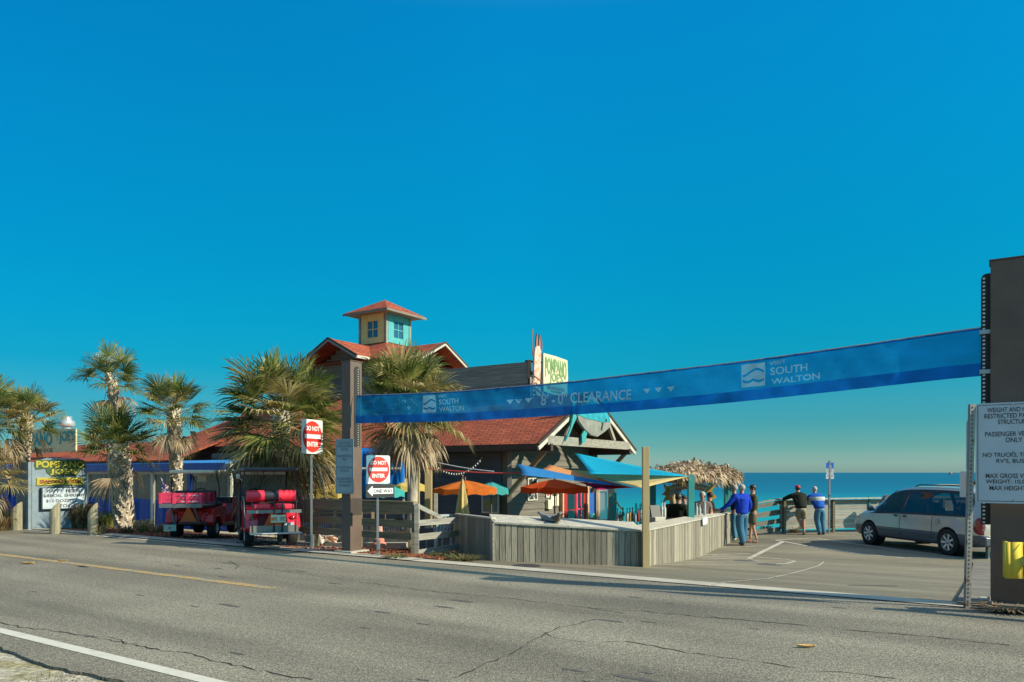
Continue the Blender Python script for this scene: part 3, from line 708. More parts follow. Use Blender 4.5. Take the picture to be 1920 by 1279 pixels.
def dne_sign(px0, px1, py0, py1, base_px, base_py, label, ux, oneway=False, thick_post=.05):
    pb = gp(base_px, base_py); k = pb.y
    c = (px0+px1)/2; ctr = atk(c, (py0+py1)/2, k); h_ = (py1-py0)*k/F; 
    f, ux, nz_ = frame_at(V((ctr.x, ctr.y-.03, ctr.z)), ux)
    # real width from the apparent one
    v_ = V((ctr.x, ctr.y, 0)).normalized(); app = abs(ux.cross(v_).z); w_ = (px1-px0)*k/F/math.sqrt(1+((c-960)/F)**2)/app
    o = thing('do_not_enter_sign', label, 'sign', pb, math.atan2(ux.y, ux.x), 'red and white do not enter signs')
    mb = MB(); plate(mb, f, -w_/2, w_/2, -h_/2, h_/2, .04, 0, .005, nz_); part('panel', mb, sign_white, o)
    mb = MB(); mb.add([f(w_*.46*math.cos(a), h_*.455*math.sin(a), .004) for a in [2*math.pi*i/40 for i in range(40)]], [list(range(40))]); part('red_disc', mb, sign_red, o, recalc=False)
    mb = MB(); g2 = lambda x, y: f(x, y, .008)
    put_text(mb, 'DO NOT', g2, -w_*.33, w_*.33, h_*.17, h_*.31, .03); put_text(mb, 'ENTER', g2, -w_*.27, w_*.27, -h_*.29, -h_*.15, .03)
    mb.quad(g2(-w_*.38, -h_*.055), g2(w_*.38, -h_*.055), g2(w_*.38, h_*.065), g2(-w_*.38, h_*.065)); part('lettering', mb, white_text, o, recalc=False)
    zt_ = ctr.z+h_*.46
    bk = nz_*-.035; mb = MB(); mb.beam(V((ctr.x, ctr.y+.0, pb.z-.1))+bk, V((ctr.x, ctr.y, zt_))+bk, thick_post, .035); part('post', mb, steel, o)
    mb = MB(); mb.beam(V((ctr.x, ctr.y-.004, pb.z-.1)), V((ctr.x, ctr.y-.004, pb.z+.32)), thick_post*1.25, .045); part('post_sleeve', mb, rust_steel, o)
    return o, f, w_, h_, ctr, pb, k
dne_sign(567, 606, 787, 851, 586, 1030, 'taller do not enter sign on a long steel post left of the left pillar', V((.384,.923,0)))
o, f, w_, h_, ctr, pb, k = dne_sign(688, 732, 854, 907, 711, 1043, 'lower do not enter sign with a one way arrow plate beneath it', V((.72,.69,0)), thick_post=.06)
# one way plate belongs to the same post
fy0 = -(ctr.z-atk(0,933,k).z); fy1 = -(ctr.z-atk(0,908,k).z); xx0, xx1 = -w_*.52, w_*.66
f2, ux2, nz2 = frame_at(V((ctr.x+.01, ctr.y-.04, ctr.z)), V((.74,.67,0)))
mb = MB(); plate(mb, f2, xx0, xx1, fy0, fy1, .015, 0, .005, nz2); part('one_way_plate', mb, sign_black, o)
mb = MB(); g2 = lambda x, y: f2(x, y, .004); W2 = xx1-xx0; H2 = fy1-fy0
A = lambda a, b: g2(xx0+W2*a, fy0+H2*b)
mb.add([A(.04,.5), A(.22,.90), A(.22,.70), A(.95,.70), A(.95,.28), A(.22,.28), A(.22,.10)], [[0,1,6],[2,3,4,5]]); part('arrow', mb, white_text, o, recalc=False)
mb = MB(); put_text(mb, 'ONE WAY', lambda x, y: f2(x, y, .008), xx0+W2*.26, xx0+W2*.93, fy0+H2*.36, fy0+H2*.62, .01); part('arrow_lettering', mb, sign_text, o, recalc=False)

# accessible parking sign by the sea rail
pb = gp(1554, 1001); k = pb.y; cx = 1555.5
o = thing('accessible_parking_sign', 'blue accessible parking sign above white plates on a tall post by the rail', 'sign', pb, 0)
f, ux, nz_ = frame_at(atk(cx, 886, k)-V((0,.03,0)), V((1,0,0)))
m_ = k/F
mb = MB(); mb.beam(V((pb.x, pb.y, pb.z-.1)), V((atk(cx,0,k).x, pb.y, atk(0,864,k).z)), .07, .05); part('post', mb, rust_steel, o)
mb = MB(); plate(mb, f, -7*m_, 7*m_, 7.5*m_, 18.5*m_, .02, 0, .004, nz_); part('blue_panel', mb, blue_paint, o)
mb = MB(); g2 = lambda x, y: f(x*m_, y*m_, .004)
ring = [(2.6*math.cos(R(a)), 2.6*math.sin(R(a))) for a in range(-200, 40, 20)]
for (a, b) in zip(ring, ring[1:]): mb.add([g2(a[0], 11.3+a[1]), g2(b[0], 11.3+b[1]), g2(b[0]*.72, 11.3+b[1]*.72), g2(a[0]*.72, 11.3+a[1]*.72)], [[0,1,2,3]])
mb.add([g2(-.9,16), g2(.1,16), g2(.2,12.6), g2(-.7,12.6)], [[0,1,2,3]]); mb.add([g2(-.6,13.2), g2(2.2,13.2), g2(2.2,12.5), g2(-.6,12.5)], [[0,1,2,3]])
mb.add([g2(1.6,12.5), g2(2.4,12.5), g2(3.6,9.6), g2(2.8,9.6)], [[0,1,2,3]])
mb.add([g2(-.4+.8*math.cos(i*.785), 17+.8*math.sin(i*.785)) for i in range(8)], [list(range(8))]); part('wheelchair_symbol', mb, white_text, o, recalc=False)
mb = MB(); plate(mb, f, -6.5*m_, 6.5*m_, -2.8*m_, 7*m_, .02, 0, .004, nz_); q1 = part('white_plate', mb, sign_white, o)
mb = MB(); plate(mb, f, -7.5*m_, 7.5*m_, -12*m_, -3.4*m_, .02, 0, .004, nz_); q2 = part('white_plate', mb, sign_white, o)
mb = MB()
for s, y in (('PARKING BY', 4.6), ('DISABLED', 2.4), ('PERMIT ONLY', .2)): put_text(mb, s, g2, -4.8, 4.8, y, y+1.3, .01)
part('plate_lettering', mb, sign_text, q1, recalc=False)
mb = MB()
for s, y in (('VIOLATORS', -6), ('WILL BE FINED', -8.6)): put_text(mb, s, g2, -6, 6, y, y+1.3, .01)
part('plate_lettering', mb, sign_text, q2, recalc=False)

# short post with ring, and the piling
pb = gp(1852, 1048); k = pb.y
o = thing('short_post', 'short galvanised post with a dark ring near its top behind the van', 'post', pb, 0)
mb = MB(); mb.beam(pb, V((pb.x, pb.y, atk(0,944,k).z)), .10, .05); part('post', mb, steel, o)
mb = MB(); zc = atk(0,957,k).z; mb.tube([V((pb.x+.085*math.cos(a), pb.y-.03+.05*math.sin(a), zc)) for a in [2*math.pi*i/16 for i in range(17)]], .014, 6, cap=False); part('ring', mb, rust_steel, o)
mb = MB(); mb.beam(V((pb.x-.03, pb.y+.05, atk(0,1003,k).z)), V((pb.x-.03, pb.y+.05, atk(0,940,k).z)), .06, .02); part('reflector', mb, sign_white, o)

# guardrail end at the right border
o = thing('guardrail', 'yellow curved guardrail nose with grey steel rail in front of the right pillar', 'guardrail', gp(1905, 1150), 0)
k = 8.55; zt_, zb_ = atk(0,1016,k).z, atk(0,1084,k).z; cx_ = atk(1895, 0, k).x
mb = MB(); pts = []
for i in range(13):
    a = R(-180+i*15*1.0)
    pts.append((cx_+.09+.20*math.cos(a)*.85, k+.12+.20*math.sin(a)*.85))
def wall_strip(mb, pts, z0, z1, th=.004):
    for (a, b) in zip(pts, pts[1:]): mb.quad((a[0],a[1],z0),(b[0],b[1],z0),(b[0],b[1],z1),(a[0],a[1],z1))
yel = [(atk(1880,0,k+.12).x, k+.12), (atk(1880,0,k+.12).x+.002, k+.05), (atk(1883,0,k).x, k-.02), (atk(1890,0,k).x, k-.04), (atk(1910,0,k).x, k-.05), (atk(1909,0,k).x+.02, k-.05)]
wall_strip(mb, yel, zb_, zt_); q = part('nose', mb, yellow_pl, o, smooth=True); md = q.modifiers.new('s', 'SOLIDIFY'); md.thickness = .008
mb = MB(); x0 = atk(1911,0,k).x
prof = [(0,.42),(-.04,.34),(-.04,.24),(.03,.16),(.03,.10),(-.04,.04),(-.04,-.06)]
n0 = len(prof); zz0 = zb_+.0; hh = (zt_-zb_)
prof = [(0,1),(-.04,.85),(-.04,.68),(.03,.55),(.03,.45),(-.04,.32),(-.04,.15),(0,0)]
A_ = [V((x0, k-.06+a, zb_+hh*b)) for a, b in prof]; B_ = [p+U*3.5 for p in A_]
mb.add(A_+B_, [[i,i+1,len(prof)+i+1,len(prof)+i] for i in range(len(prof)-1)]); q = part('rail', mb, steel, o); md = q.modifiers.new('s', 'SOLIDIFY'); md.thickness = .005
mb = MB(); mb.beam(V((x0+.35, k+.05, -.2)), V((x0+.35, k+.05, zt_)), .15, .15); part('post', mb, wood_v, o)
# stubs at the pillar foot
mb = MB()
for px, h in ((1853,.14),(1857,.09)):
    p = onS(px, 1140, .12); mb.tube([V((p.x, p.y, -.02)), V((p.x+.01, p.y, h))], .018, 6)
solo('pipe_stub', mb, rust_steel, 'pair of short dark pipe stubs at the foot of the right pillar', 'pipe')

# boardwalk beside the drive on the right
mb = MB(); a0 = onS(1798, 1140, .15); 
for i in range(70):
    s = .18+i*.145; p = P(ls(a0)[0]-.02, s); q = P(ls(a0)[0]+1.35, s)
    p.z = gz(p.x, p.y)+.035; q.z = gz(q.x, q.y)+.035
    mb.beam(p, q, .138, .035)
solo('boardwalk', mb, mat('boardwalk_planks', (.17,.15,.12), .85, var=.2, isl=.15, scale=5), 'grey plank boardwalk running back from the road beside the drive', 'boardwalk')

# ------------------------------------------------------------------ plank wall around the patio
WA = V((-.36, 14.46, 0)); WB = V((2.54, 14.50, 0)); WD = V((-1.27, 16.7, 0)); WC = V((6.75, 23.0, 0))
def plank_wall(name, label, a, b, za, zb, cap_back, seed, pw=.115, mat_=None, cap_w=.42, cap_lift=.10, capm=None):
    """vertical weathered planks from a to b; za, zb = height of the top at both ends; cap_back = horizontal vector to the inner side"""
    r = random.Random(seed); o = thing(name, label, 'wall', V((a.x, a.y, gz(a.x, a.y))), math.atan2((b-a).y, (b-a).x))
    d = (b-a); L_ = d.length; d.normalize(); nn = V((d.y, -d.x, 0)); n_ = int(L_/pw); mb = MB()
    if nn.dot(cap_back) > 0: nn = -nn
    for i in range(n_):
        c = a+d*(L_*(i+.5)/n_); zt_ = za+(zb-za)*(i+.5)/n_; z0 = gz(c.x, c.y)-.06+r.uniform(-.01,.012)
        j = r.uniform(0,.006)
        mb.obox(V((c.x, c.y, (z0+zt_)/2))-nn*(.012-j), d*(L_/n_/2-r.uniform(.004,.008)), nn*.012, V((0,0,(zt_-z0)/2)))
    part('planks', mb, mat_ or wood_v, o)
    mb = MB(); mb.add([a-nn*.03+V((0,0,-.9)), b-nn*.03+V((0,0,-.9)), b-nn*.03+V((0,0,zb-.02)), a-nn*.03+V((0,0,za-.02)),
                       a-nn*.06+V((0,0,-.9)), b-nn*.06+V((0,0,-.9)), b-nn*.06+V((0,0,zb-.02)), a-nn*.06+V((0,0,za-.02))], [[0,1,2,3],[7,6,5,4],[0,3,7,4],[1,5,6,2],[3,2,6,7],[0,4,5,1]])
    part('backing', mb, slot_m, o)
    if cap_w:
        nb = max(2, int(L_/1.8)); 
        mb = MB()
        for i in range(nb):
            p = a+d*(L_*i/nb+.003); q = a+d*(L_*(i+1)/nb-.003); z1 = za+(zb-za)*i/nb; z2 = za+(zb-za)*(i+1)/nb
            for (w0, w1) in ((-.02, .5),(.505,1.0)):
                f0, f1 = nn*.02+cap_back*(cap_w*w0), cap_back*(cap_w*w1); l0, l1 = cap_lift*max(0,w0), cap_lift*w1
                if w0 > 0: f0 = cap_back*(cap_w*w0)
                A_, B_, C_, D_ = p+f0+V((0,0,z1+l0)), q+f0+V((0,0,z2+l0)), q+f1+V((0,0,z2+l1)), p+f1+V((0,0,z1+l1)); t_ = V((0,0,.035))
                mb.add([A_,B_,C_,D_,A_+t_,B_+t_,C_+t_,D_+t_], [[3,2,1,0],[4,5,6,7],[0,1,5,4],[1,2,6,5],[2,3,7,6],[3,0,4,7]])
        part('cap', mb, capm or wood_cap, o)
    return o
zA, zB = .665, .50
plank_wall('plank_wall', 'weathered grey plank wall facing the road with pigeons on its sloping cap', WA, WB, zA, zB, V((-.2,1,0)).normalized(), 1, cap_w=.50, cap_lift=.12)
plank_wall('plank_wall', 'long sunlit plank wall running back along the drive to the people at the bar', WB+V((.03,.03,0)), WC, zB, .39, V((-.896,.443,0)), 2, pw=.125, cap_w=.34, cap_lift=.05)
plank_wall('plank_wall', 'short shaded plank wall piece joining the rail fence to the front wall', WD, WA+V((-.02,.02,0)), .70, .74, V((.6,.7,0)).normalized(), 3, cap_w=.10, cap_lift=.0)
for p in ((WA, zA), (WB, zB)):
    mb = MB(); q = p[0]+V((0,-.012,0)); mb.beam(V((q.x, q.y, gz(q.x,q.y)-.05)), V((q.x, q.y, p[1])), .05, .03)
    solo('corner_board', mb, trim_white if p[0] is WB else wood_cap, 'narrow vertical corner board at the %s end of the front plank wall' % ('right' if p[0] is WB else 'left'), 'board')
# square posts of new lumber
def lumber(px, py0, py1, w_, label, k=None, name='lumber_post', d_=None, m=None, group='posts of new yellow lumber'):
    pb = gp(px, py1) if k is None else atk(px, py1, k)
    mb = MB(); mb.beam(V((pb.x, pb.y, pb.z-.3)), V((pb.x, pb.y, atk(px, py0, pb.y).z)), w_, d_ or w_, up=(0,1,0))
    return solo(name, mb, m or wood_new, label, 'post', group, bevel=.004)
lumber(1210.5, 838, 1064, .125, 'lone tall post of yellow lumber in front of the plank wall corner', k=14.36)

# rail fence along the planting bed
FC = V((-2.02, 15.45, 0)); f0 = onS(520, 1015, 1.35); FL = V((f0.x, f0.y, 0))
o = thing('rail_fence', 'dark weathered four rail fence behind the left pillar and signs', 'fence', V((FC.x, FC.y, gz(FC.x, FC.y))), math.atan2((FC-FL).y, (FC-FL).x))
d = (FC-FL).normalized(); L_ = (FC-FL).length; nn = V((d.y, -d.x, 0))
zs = [(1.00,.80),(.645,.50),(.375,.245)]
def rail(p, q, z1, z0, th=.04): 
    mb = MB(); mb.obox((p+q)/2+V((0,0,(z1+z0)/2)), (q-p)/2, nn*th/2, V((0,0,(z1-z0)/2))); return mb
for (z1, z0) in zs: part('rail', rail(FL, FC, z1+.01, z0), wood_dark, o)
for t_ in (.0, .30, .62, .985):
    mb = MB(); p = FL.lerp(FC, t_)+nn*-.07; mb.beam(V((p.x, p.y, -.35)), V((p.x, p.y, 1.0)), .10, .10); part('post', mb, wood_dark, o)
mb = MB(); mb.beam(FL+V((0,0,1.03))+nn*-.03, FC+V((0,0,1.03))+nn*-.03, .14, .035); part('top_board', mb, wood_dark, o)
mb = MB()
o2 = thing('rail_fence', 'pale broken rail fence piece with a diagonal brace reaching to the plank wall', 'fence', V((FC.x, FC.y, gz(FC.x, FC.y))), 0)
FD = V((-1.18, 16.55, 0)); nn = V((1,-.65,0)).normalized()
def rl(pxa, ya0, ya1, pxb, yb0, yb1, cut=0.):
    """board given by its picture outline, standing in the plane from FC to FD"""
    dr = (FD-FC)
    def onp(px, py):
        dd = V(((px-960)/F, 1, 0)); 
        # intersection with the line FC + t*dr
        den = dd.x*dr.y-dd.y*dr.x; k = (FC.x*dr.y-FC.y*dr.x)/den
        return atk(px, py, k)
    mb = MB(); poly = [onp(pxa, ya1), onp(pxa, ya0), onp(pxb, yb0), onp(pxb+cut, yb1)]
    mb.prism([p+nn*.07 for p in poly], nn*-.04); return mb
part('rail', rl(779, 975.5, 986, 854, 969.5, 981, -4), wood_h, o2); part('rail', rl(781, 1001, 1013, 842, 995, 1007.5, -7), wood_h, o2)
part('rail', rl(779, 1031, 1042, 856, 1019, 1031), wood_h, o2); part('brace', rl(779, 944, 953, 828, 969, 972, -10), wood_h, o2)
part('rail', rl(838, 997, 1008, 857, 993, 1003), wood_dark, o2)
mb = MB(); mb.beam(V((FC.x+.05, FC.y-.02, -.25)), V((FC.x+.05, FC.y-.02, .98)), .09, .09); part('post', mb, wood_h, o2)
mb = MB(); mb.beam(V((FC.x-.03, FC.y-.03, -.25)), V((FC.x-.03, FC.y-.03, .42)), .07, .06); part('post', mb, wood_dark, o2)

# tall lumber posts behind the palm
lumber(783.5, 790, 968, .085, 'slimmer of the two tall lumber posts beside the slanting palm, left', k=18.2)
lumber(803.5, 790, 968, .17, 'thicker of the two tall lumber posts beside the palm, right', k=18.6)
lumber(817, 925, 1000, .09, 'short greyish post just right of the two tall lumber posts', k=18.4, m=wood_cap)

# ------------------------------------------------------------------ sea rail
RA = gp(1378, 1012); RB = gp(1462, 1000.5); RC = gp(1655, 996); RD = V((22.5, 30.2, 0))
RA.z = RB.z = RC.z = 0
rl_o = thing('sea_rail', 'open four rail fence of dark boards in front of the turquoise water', 'fence', V((RB.x, RB.y, -.5)), 0)
dz_ = gz(RB.x, RB.y)
def zr(px, py, p): return CH+(HZ-py)/F*p.y
rows = [((1395,952,958),(1460,938,946)), ((1395,966,975),(1460,955,965)), ((1395,983,991),(1460,972,981)), ((1395,995,1003),(1460,988,996))]
RA2 = V(((1388-960)/F*25.0, 25.0, 0))
for (a_, b_) in rows:
    pa, pb_ = RA2, RB; mb = MB()
    za1, za0, zb1, zb0 = zr(0,a_[1]+1,pa), zr(0,a_[2]+1,pa), zr(0,b_[1],pb_), zr(0,b_[2],pb_)
    dd = V((.02,-.04,0)); P4 = [pa+V((0,0,za0)), pb_+V((0,0,zb0)), pb_+V((0,0,zb1)), pa+V((0,0,za1))]
    mb.prism(P4, V((.01,-.04,0))); part('rail', mb, mat('grey_dark_rail', (.11,.105,.085), .85, var=.3, scale=2, st=(1,1,12)), rl_o)
mb = MB(); mb.beam(RA2+V((0,0,zr(0,949,RA2))), RB+V((0,0,zr(0,935,RB))), .12, .03); part('handrail', mb, wood_dark, rl_o)
po = thing('board_fence', 'low boarded fence between the leaning men and the van with a wide top board', 'fence', V((RB.x, RB.y, -.5)), math.atan2((RC-RB).y, (RC-RB).x))
d = (RC-RB).normalized(); nn = V((d.y, -d.x, 0)); Lb = (RC-RB).length
ztop = zr(0, 937, RB); zbt = zr(0, 996, RB)
mb = MB(); nb = 6
def pf(t0, t1, z0, z1, th=.03, off=0.): 
    a = RB+d*t0; b = RB+d*t1; return (a, b)
for i in range(nb):
    z1 = ztop-.03-(ztop-zbt)*i/nb*.93; z0 = z1-(ztop-zbt)/nb*.93+.008
    mb.obox((RB+RC)/2+d*.0+V((0,0,(z0+z1)/2)), d*(Lb/2), nn*.015, V((0,0,(z1-z0)/2)))
part('boards', mb, wood_h, po)
mb = MB(); mb.beam(RB+V((0,0,ztop+.01))+nn*.05-d*.1, RC+V((0,0,ztop+.03))+nn*.05, .30, .035); part('top_board', mb, wood_cap, po)
for t_ in (0.03, .50, 1.0):
    mb = MB(); p = RB.lerp(RC, t_)+nn*.06; mb.beam(V((p.x, p.y, -.8)), V((p.x, p.y, ztop-.02)), .22 if t_ < .1 else .12, .08); part('post', mb, wood_dark, po)
o = thing('board_fence', 'dark boarded fence continuing behind the van', 'fence', V((RC.x, RC.y, -.5)), 0)
mb = MB(); d2 = (RD-RC).normalized()
for i in range(6):
    z1 = ztop-.03-(ztop-zbt)*i/6*.93; z0 = z1-(ztop-zbt)/6*.93+.008
    mb.obox((RD+RC)/2+V((0,0,(z0+z1)/2)), (RD-RC)/2*.995, V((d2.y,-d2.x,0))*.015, V((0,0,(z1-z0)/2)))
part('boards', mb, wood_h, o)
mb = MB(); mb.beam(RC+d2*.05+V((0,0,ztop+.03)), RD+V((0,0,ztop+.03)), .26, .035); part('top_board', mb, wood_dark, o)
for t_ in (.3,.6,.95):
    mb = MB(); p = RC.lerp(RD, t_)+V((0,-.06,0)); mb.beam(V((p.x, p.y, -.8)), V((p.x, p.y, ztop-.02)), .12, .08); part('post', mb, wood_dark, o)
# deck kerb under the rail
mb = MB(); p = atk(1629, 960, 27.3); mb.beam(V((p.x, p.y-.12, -.45)), V((p.x-.05, p.y-.12, atk(0,929,27.3).z)), .07, .05)
solo('turquoise_stake', mb, teal, 'thin turquoise stake leaning against the board fence left of the van', 'stake')
mb = MB(); p = atk(1664, 945, 26.6); zz = atk(0,928,26.6).z
mb.tube([V((p.x-.02, p.y, -.5)), V((p.x-.02, p.y, zz-.17))], .13, 14)
mb.prism([V((p.x+.165*math.cos(a), p.y-.14, zz-.17+.17*math.sin(a))) for a in [math.pi*2*i/24 for i in range(24)]], (0,.24,0))
solo('piling', mb, mat('piling_grey', (.18,.18,.17), .8, var=.2), 'grey round topped piling behind the van hood', 'piling')

# dune grass at the foot of the sea rail, dry bushes and tufts on the bed
def tuft(c, n_, h, spread, m, label, cat='plant', name='grass_tuft', group='grass tufts and small plants', seed=0, wdt=.012, curl=.6):
    r = random.Random(seed); mb = MB()
    for i in range(n_):
        a = r.uniform(0, 2*math.pi); rr = spread*math.sqrt(r.random())*.35; b0 = c+V((rr*math.cos(a), rr*math.sin(a), 0))
        a += r.uniform(-.5,.5); hh = h*r.uniform(.55,1.1); sp_ = spread*r.uniform(.3,1.0)*curl; dir_ = V((math.cos(a), math.sin(a), 0)); sd_ = V((-dir_.y, dir_.x, 0))*wdt
        pts = [b0, b0+dir_*sp_*.3+V((0,0,hh*.6)), b0+dir_*sp_*.75+V((0,0,hh)), b0+dir_*sp_*1.25+V((0,0,hh*.82))]
        mb.add([pts[0]-sd_*.6, pts[0]+sd_*.6, pts[1]+sd_, pts[1]-sd_, pts[2]+sd_*.7, pts[2]-sd_*.7, pts[3]], [[0,1,2,3],[3,2,4,5],[5,4,6]])
    return solo(name, mb, m, label, cat, group, recalc=False)
tg = [(1412,1001,'pale dune grass tuft under the open sea rail'), (1444,1000,'small dune grass tuft left of the first board fence post'), (1497,1001,'dune grass tuft by the feet of the man in the red cap')]
c = onS(1893, 1142, .08); tuft(V((c.x, c.y, 0)), 220, .07, .55, leaf_d, 'mat of dead brown grass at the foot of the right pillar', seed=39)
for i, (px, py, lb) in enumerate(tg):
    c = gp(px, py); tuft(c+V((0,.45,-.12)), 90, .34, .45, drygrass_m, lb, seed=40+i)
bt_ = [((150,992),.75,.7,drygrass_m,500,'tall dry brown bush between the monument sign and the wooden bollard'),
       ((200,990),.55,.7,leaf_g,160,'low dark green spiky plant at the foot of the forked palms'),
       ((268,998),.38,.55,leaf_y,170,'yellow green spiky tuft in the bed left of the wagon box cart'),
       ((238,1001),.22,.4,drygrass_m,120,'small dry tuft in front of the palm base'),
       ((18,988),.6,.7,leaf_y,200,'spiky yellow green clump at the left edge by the wooden bollard'),
       ((2,995),.4,.5,drygrass_m,200,'dry brown clump in the lower left corner of the bed'),
       ((296,1000),.28,.4,leaf_d,110,'withered tuft just left of the cart with the flag'),
       ((62,985),.5,.45,leaf_g,110,'green leafy sprig between the bollard and the monument sign'),
       ((185,1002),.25,.4,leaf_y,110,'small yellowish tuft right of the wooden bollard'),
       ((835,1046),.14,.5,grass_m,160,'sparse green grass patch before the broken fence'),
       ((868,1051),.12,.6,grass_m,170,'sparse green grass at the foot of the short plank wall'),
       ((742,1047),.10,.4,grass_m,90,'tiny green weed patch at the kerb right of the one way sign')]
for i, ((px, py), h, sp_, m, n_, lb) in enumerate(bt_):
    c = gp(px, min(py, 1052)); c.z -= .02; tuft(c, n_, h, sp_, m, lb, seed=60+i)

# wooden bollards at the left
for i, (px, py0, py1, w_, lb) in enumerate(((31,945,994,.30,'leftmost chunky wooden bollard, mossy, left of the monument sign'), (103,945,1001,.26,'sunlit wooden bollard with slanted top in front of the monument sign'), (174,947,1003,.25,'weathered wooden bollard between the sign and the forked palms'))):
    p = gp(px, py1); zt_ = atk(px, py0, p.y).z; mb = MB()
    w2 = w_/2; pts = []
    for a in range(12):
        t_ = 2*math.pi*a/12; x, y = w2*math.cos(t_), w2*math.sin(t_)*.9; pts.append((x, y))
    vv = [p+V((x,y,-.1)) for x,y in pts]+[V((p.x+x, p.y+y, zt_-.10+.28*x/w_*1.2)) for x,y in pts]
    mb.add(vv, [list(range(12))[::-1], list(range(12,24))]+[[a,(a+1)%12,12+(a+1)%12,12+a] for a in range(12)])
    solo('bollard', mb, mat('bollard_wood', (.27,.245,.16), .9, var=.3, scale=3, st=(8,8,1), bump=.3, bscale=5), lb, 'bollard', 'wooden bollards at the left')

# ------------------------------------------------------------------ monument sign and roof sign
p0 = gp(58, 993); ux = V((.60,.80,0)).normalized(); f, ux, nz_ = frame_at(V((p0.x, p0.y, p0.z)), ux)
wM = 1.52; hM = atk(58,868,p0.y).z-p0.z
o = thing('monument_sign', 'grey blue monument sign with carved yellow name boards above a marquee panel', 'sign', p0, math.atan2(ux.y, ux.x))
slate = mat('slate_paint', (.19,.25,.29), .8, var=.14, scale=5)
mb = MB(); out_ = [f(0,-.1), f(wM,-.1), f(wM,hM+.02), f(wM-.10,hM+.10), f(wM-.25,hM+.15), f(.45,hM+.15), f(.28,hM+.10), f(.2,hM+.02), f(0,hM+.02)]
mb.prism(out_, -nz_*.10); part('panel', mb, slate, o)
mb = MB(); mb.obox(f(-.02,hM/2,-.30), ux*.05, nz_*.30, V((0,0,hM/2+.02))); part('side_column', mb, slate, o)
mb = MB(); mb.obox(f(wM-.06,hM/2-.1,.012), ux*.06, nz_*.012, V((0,0,hM/2-.05))); part('edge_board', mb, slate, o)
pyz = lambda py: (atk(0,py,p0.y-.2).z-p0.z)
mb = MB(); green_m = mat('carved_yellow', (.40,.34,.03), .6, var=.1); dkgreen = mat('carved_green', (.03,.07,.02), .6)
y1, y0, ym = pyz(862), pyz(893), pyz(878)
bl_ = [f(x, y, .02) for x, y in [(.10,y1),(.95*wM,y1),(.97*wM,ym+.02),(.88*wM,ym-.08),(.84*wM,y0+.06),(.78*wM,y0),(.36*wM,y0),(.27*wM,y0+.10),(.25*wM,ym),(.12,ym-.04),(.08,ym+.10)]]
mb.prism(bl_, -nz_*.03); part('name_board', mb, dkgreen, o)
mb = MB(); g2 = lambda x, y: f(x, y, .026)
ar = lambda X, Y, yy: yy+.05*math.sin(math.pi*X)*0
put_text(mb, 'POMPANO', g2, .13, wM*.95, ym+.02, y1-.025, .035); put_text(mb, "JOE'S", g2, wM*.33, wM*.82, y0+.025, ym-.01, .035); part('name_lettering', mb, green_m, o, recalc=False)
y1, y0 = pyz(896), pyz(911)
mb = MB(); mb.obox(f(wM*.51, (y0+y1)/2, .015), ux*wM*.42, nz_*.02, V((0,0,(y1-y0)/2))); part('house_board', mb, green_m, o, bevel=.01)
mb = MB(); put_text(mb, 'SEAFOOD HOUSE', lambda x, y: f(x, y, .04), wM*.14, wM*.88, y0+.06, y1-.06, .035); part('house_lettering', mb, mat('maroon', (.25,.02,.015), .6), o, recalc=False)
y1, y0 = pyz(915), pyz(957); mx0, mx1 = wM*.15, wM*.93
mb = MB(); mb.obox(f((mx0+mx1)/2, (y0+y1)/2, .05), ux*(mx1-mx0)/2, nz_*.06, V((0,0,(y1-y0)/2))); part('marquee_case', mb, sign_black, o)
mb = MB(); mb.obox(f((mx0+mx1)/2+.015, (y0+y1)/2, .115), ux*((mx1-mx0)/2-.02), nz_*.004, V((0,0,(y1-y0)/2-.02))); part('marquee_panel', mb, mat('marquee_white', (.45,.52,.58), .4), o)
mb = MB(); g2 = lambda x, y: f(x, y, .123); H_ = y1-y0
for s, a, b, r0 in (('HAPPY  HOUR', .12,.90,.77), ('$8BOIL SHRIMP', .04,.98,.54), ('$12 DOZENS', .10,.80,.31), ('3TO6', .34,.66,.08)):
    mb = MB(); put_text(mb, s, g2, mx0+(mx1-mx0)*a, mx0+(mx1-mx0)*b, y0+H_*r0, y0+H_*(r0+.15), .02); part('marquee_line', mb, sign_text, o, recalc=False)

# board sign on the roof behind it
f, ux, nz_ = frame_at(onS(22, 852, 6.9), U)
k_ = onS(22,852,6.9).y; m_ = k_/F*1.18; wR = ls(onS(142, 840, 6.9))[0]-ls(onS(22, 840, 6.9))[0]; hR = 44*k_/F
o = thing('roof_sign', 'long cream board sign with turquoise lettering standing on the low roof at the left', 'sign', onS(22, 852, 6.9), PHI)
mb = MB(); mb.prism([f(0,0), f(wR,.05), f(wR,hR*.93), f(wR*.5,hR*1.02), f(.03,hR*.95)], -nz_*.06); part('board', mb, mat('cream_board', (.74,.62,.33), .8, var=.12), o)
mb = MB(); g2 = lambda x, y: f(x, y, .012)
put_text(mb, 'POMPANO', g2, wR*.055, wR*.655, hR*.32, hR*.86, .035); put_text(mb, "JOE'S", g2, wR*.76, wR*1.0-.05, hR*.34, hR*.88, .035); part('turquoise_lettering', mb, teal, o, recalc=False)
mb = MB(); put_text(mb, 'SEAFOOD HOUSE', g2, wR*.31, wR*.66, hR*.05, hR*.20, .02); part('red_lettering', mb, mat('brick_letters', (.35,.07,.03), .7), o, recalc=False)

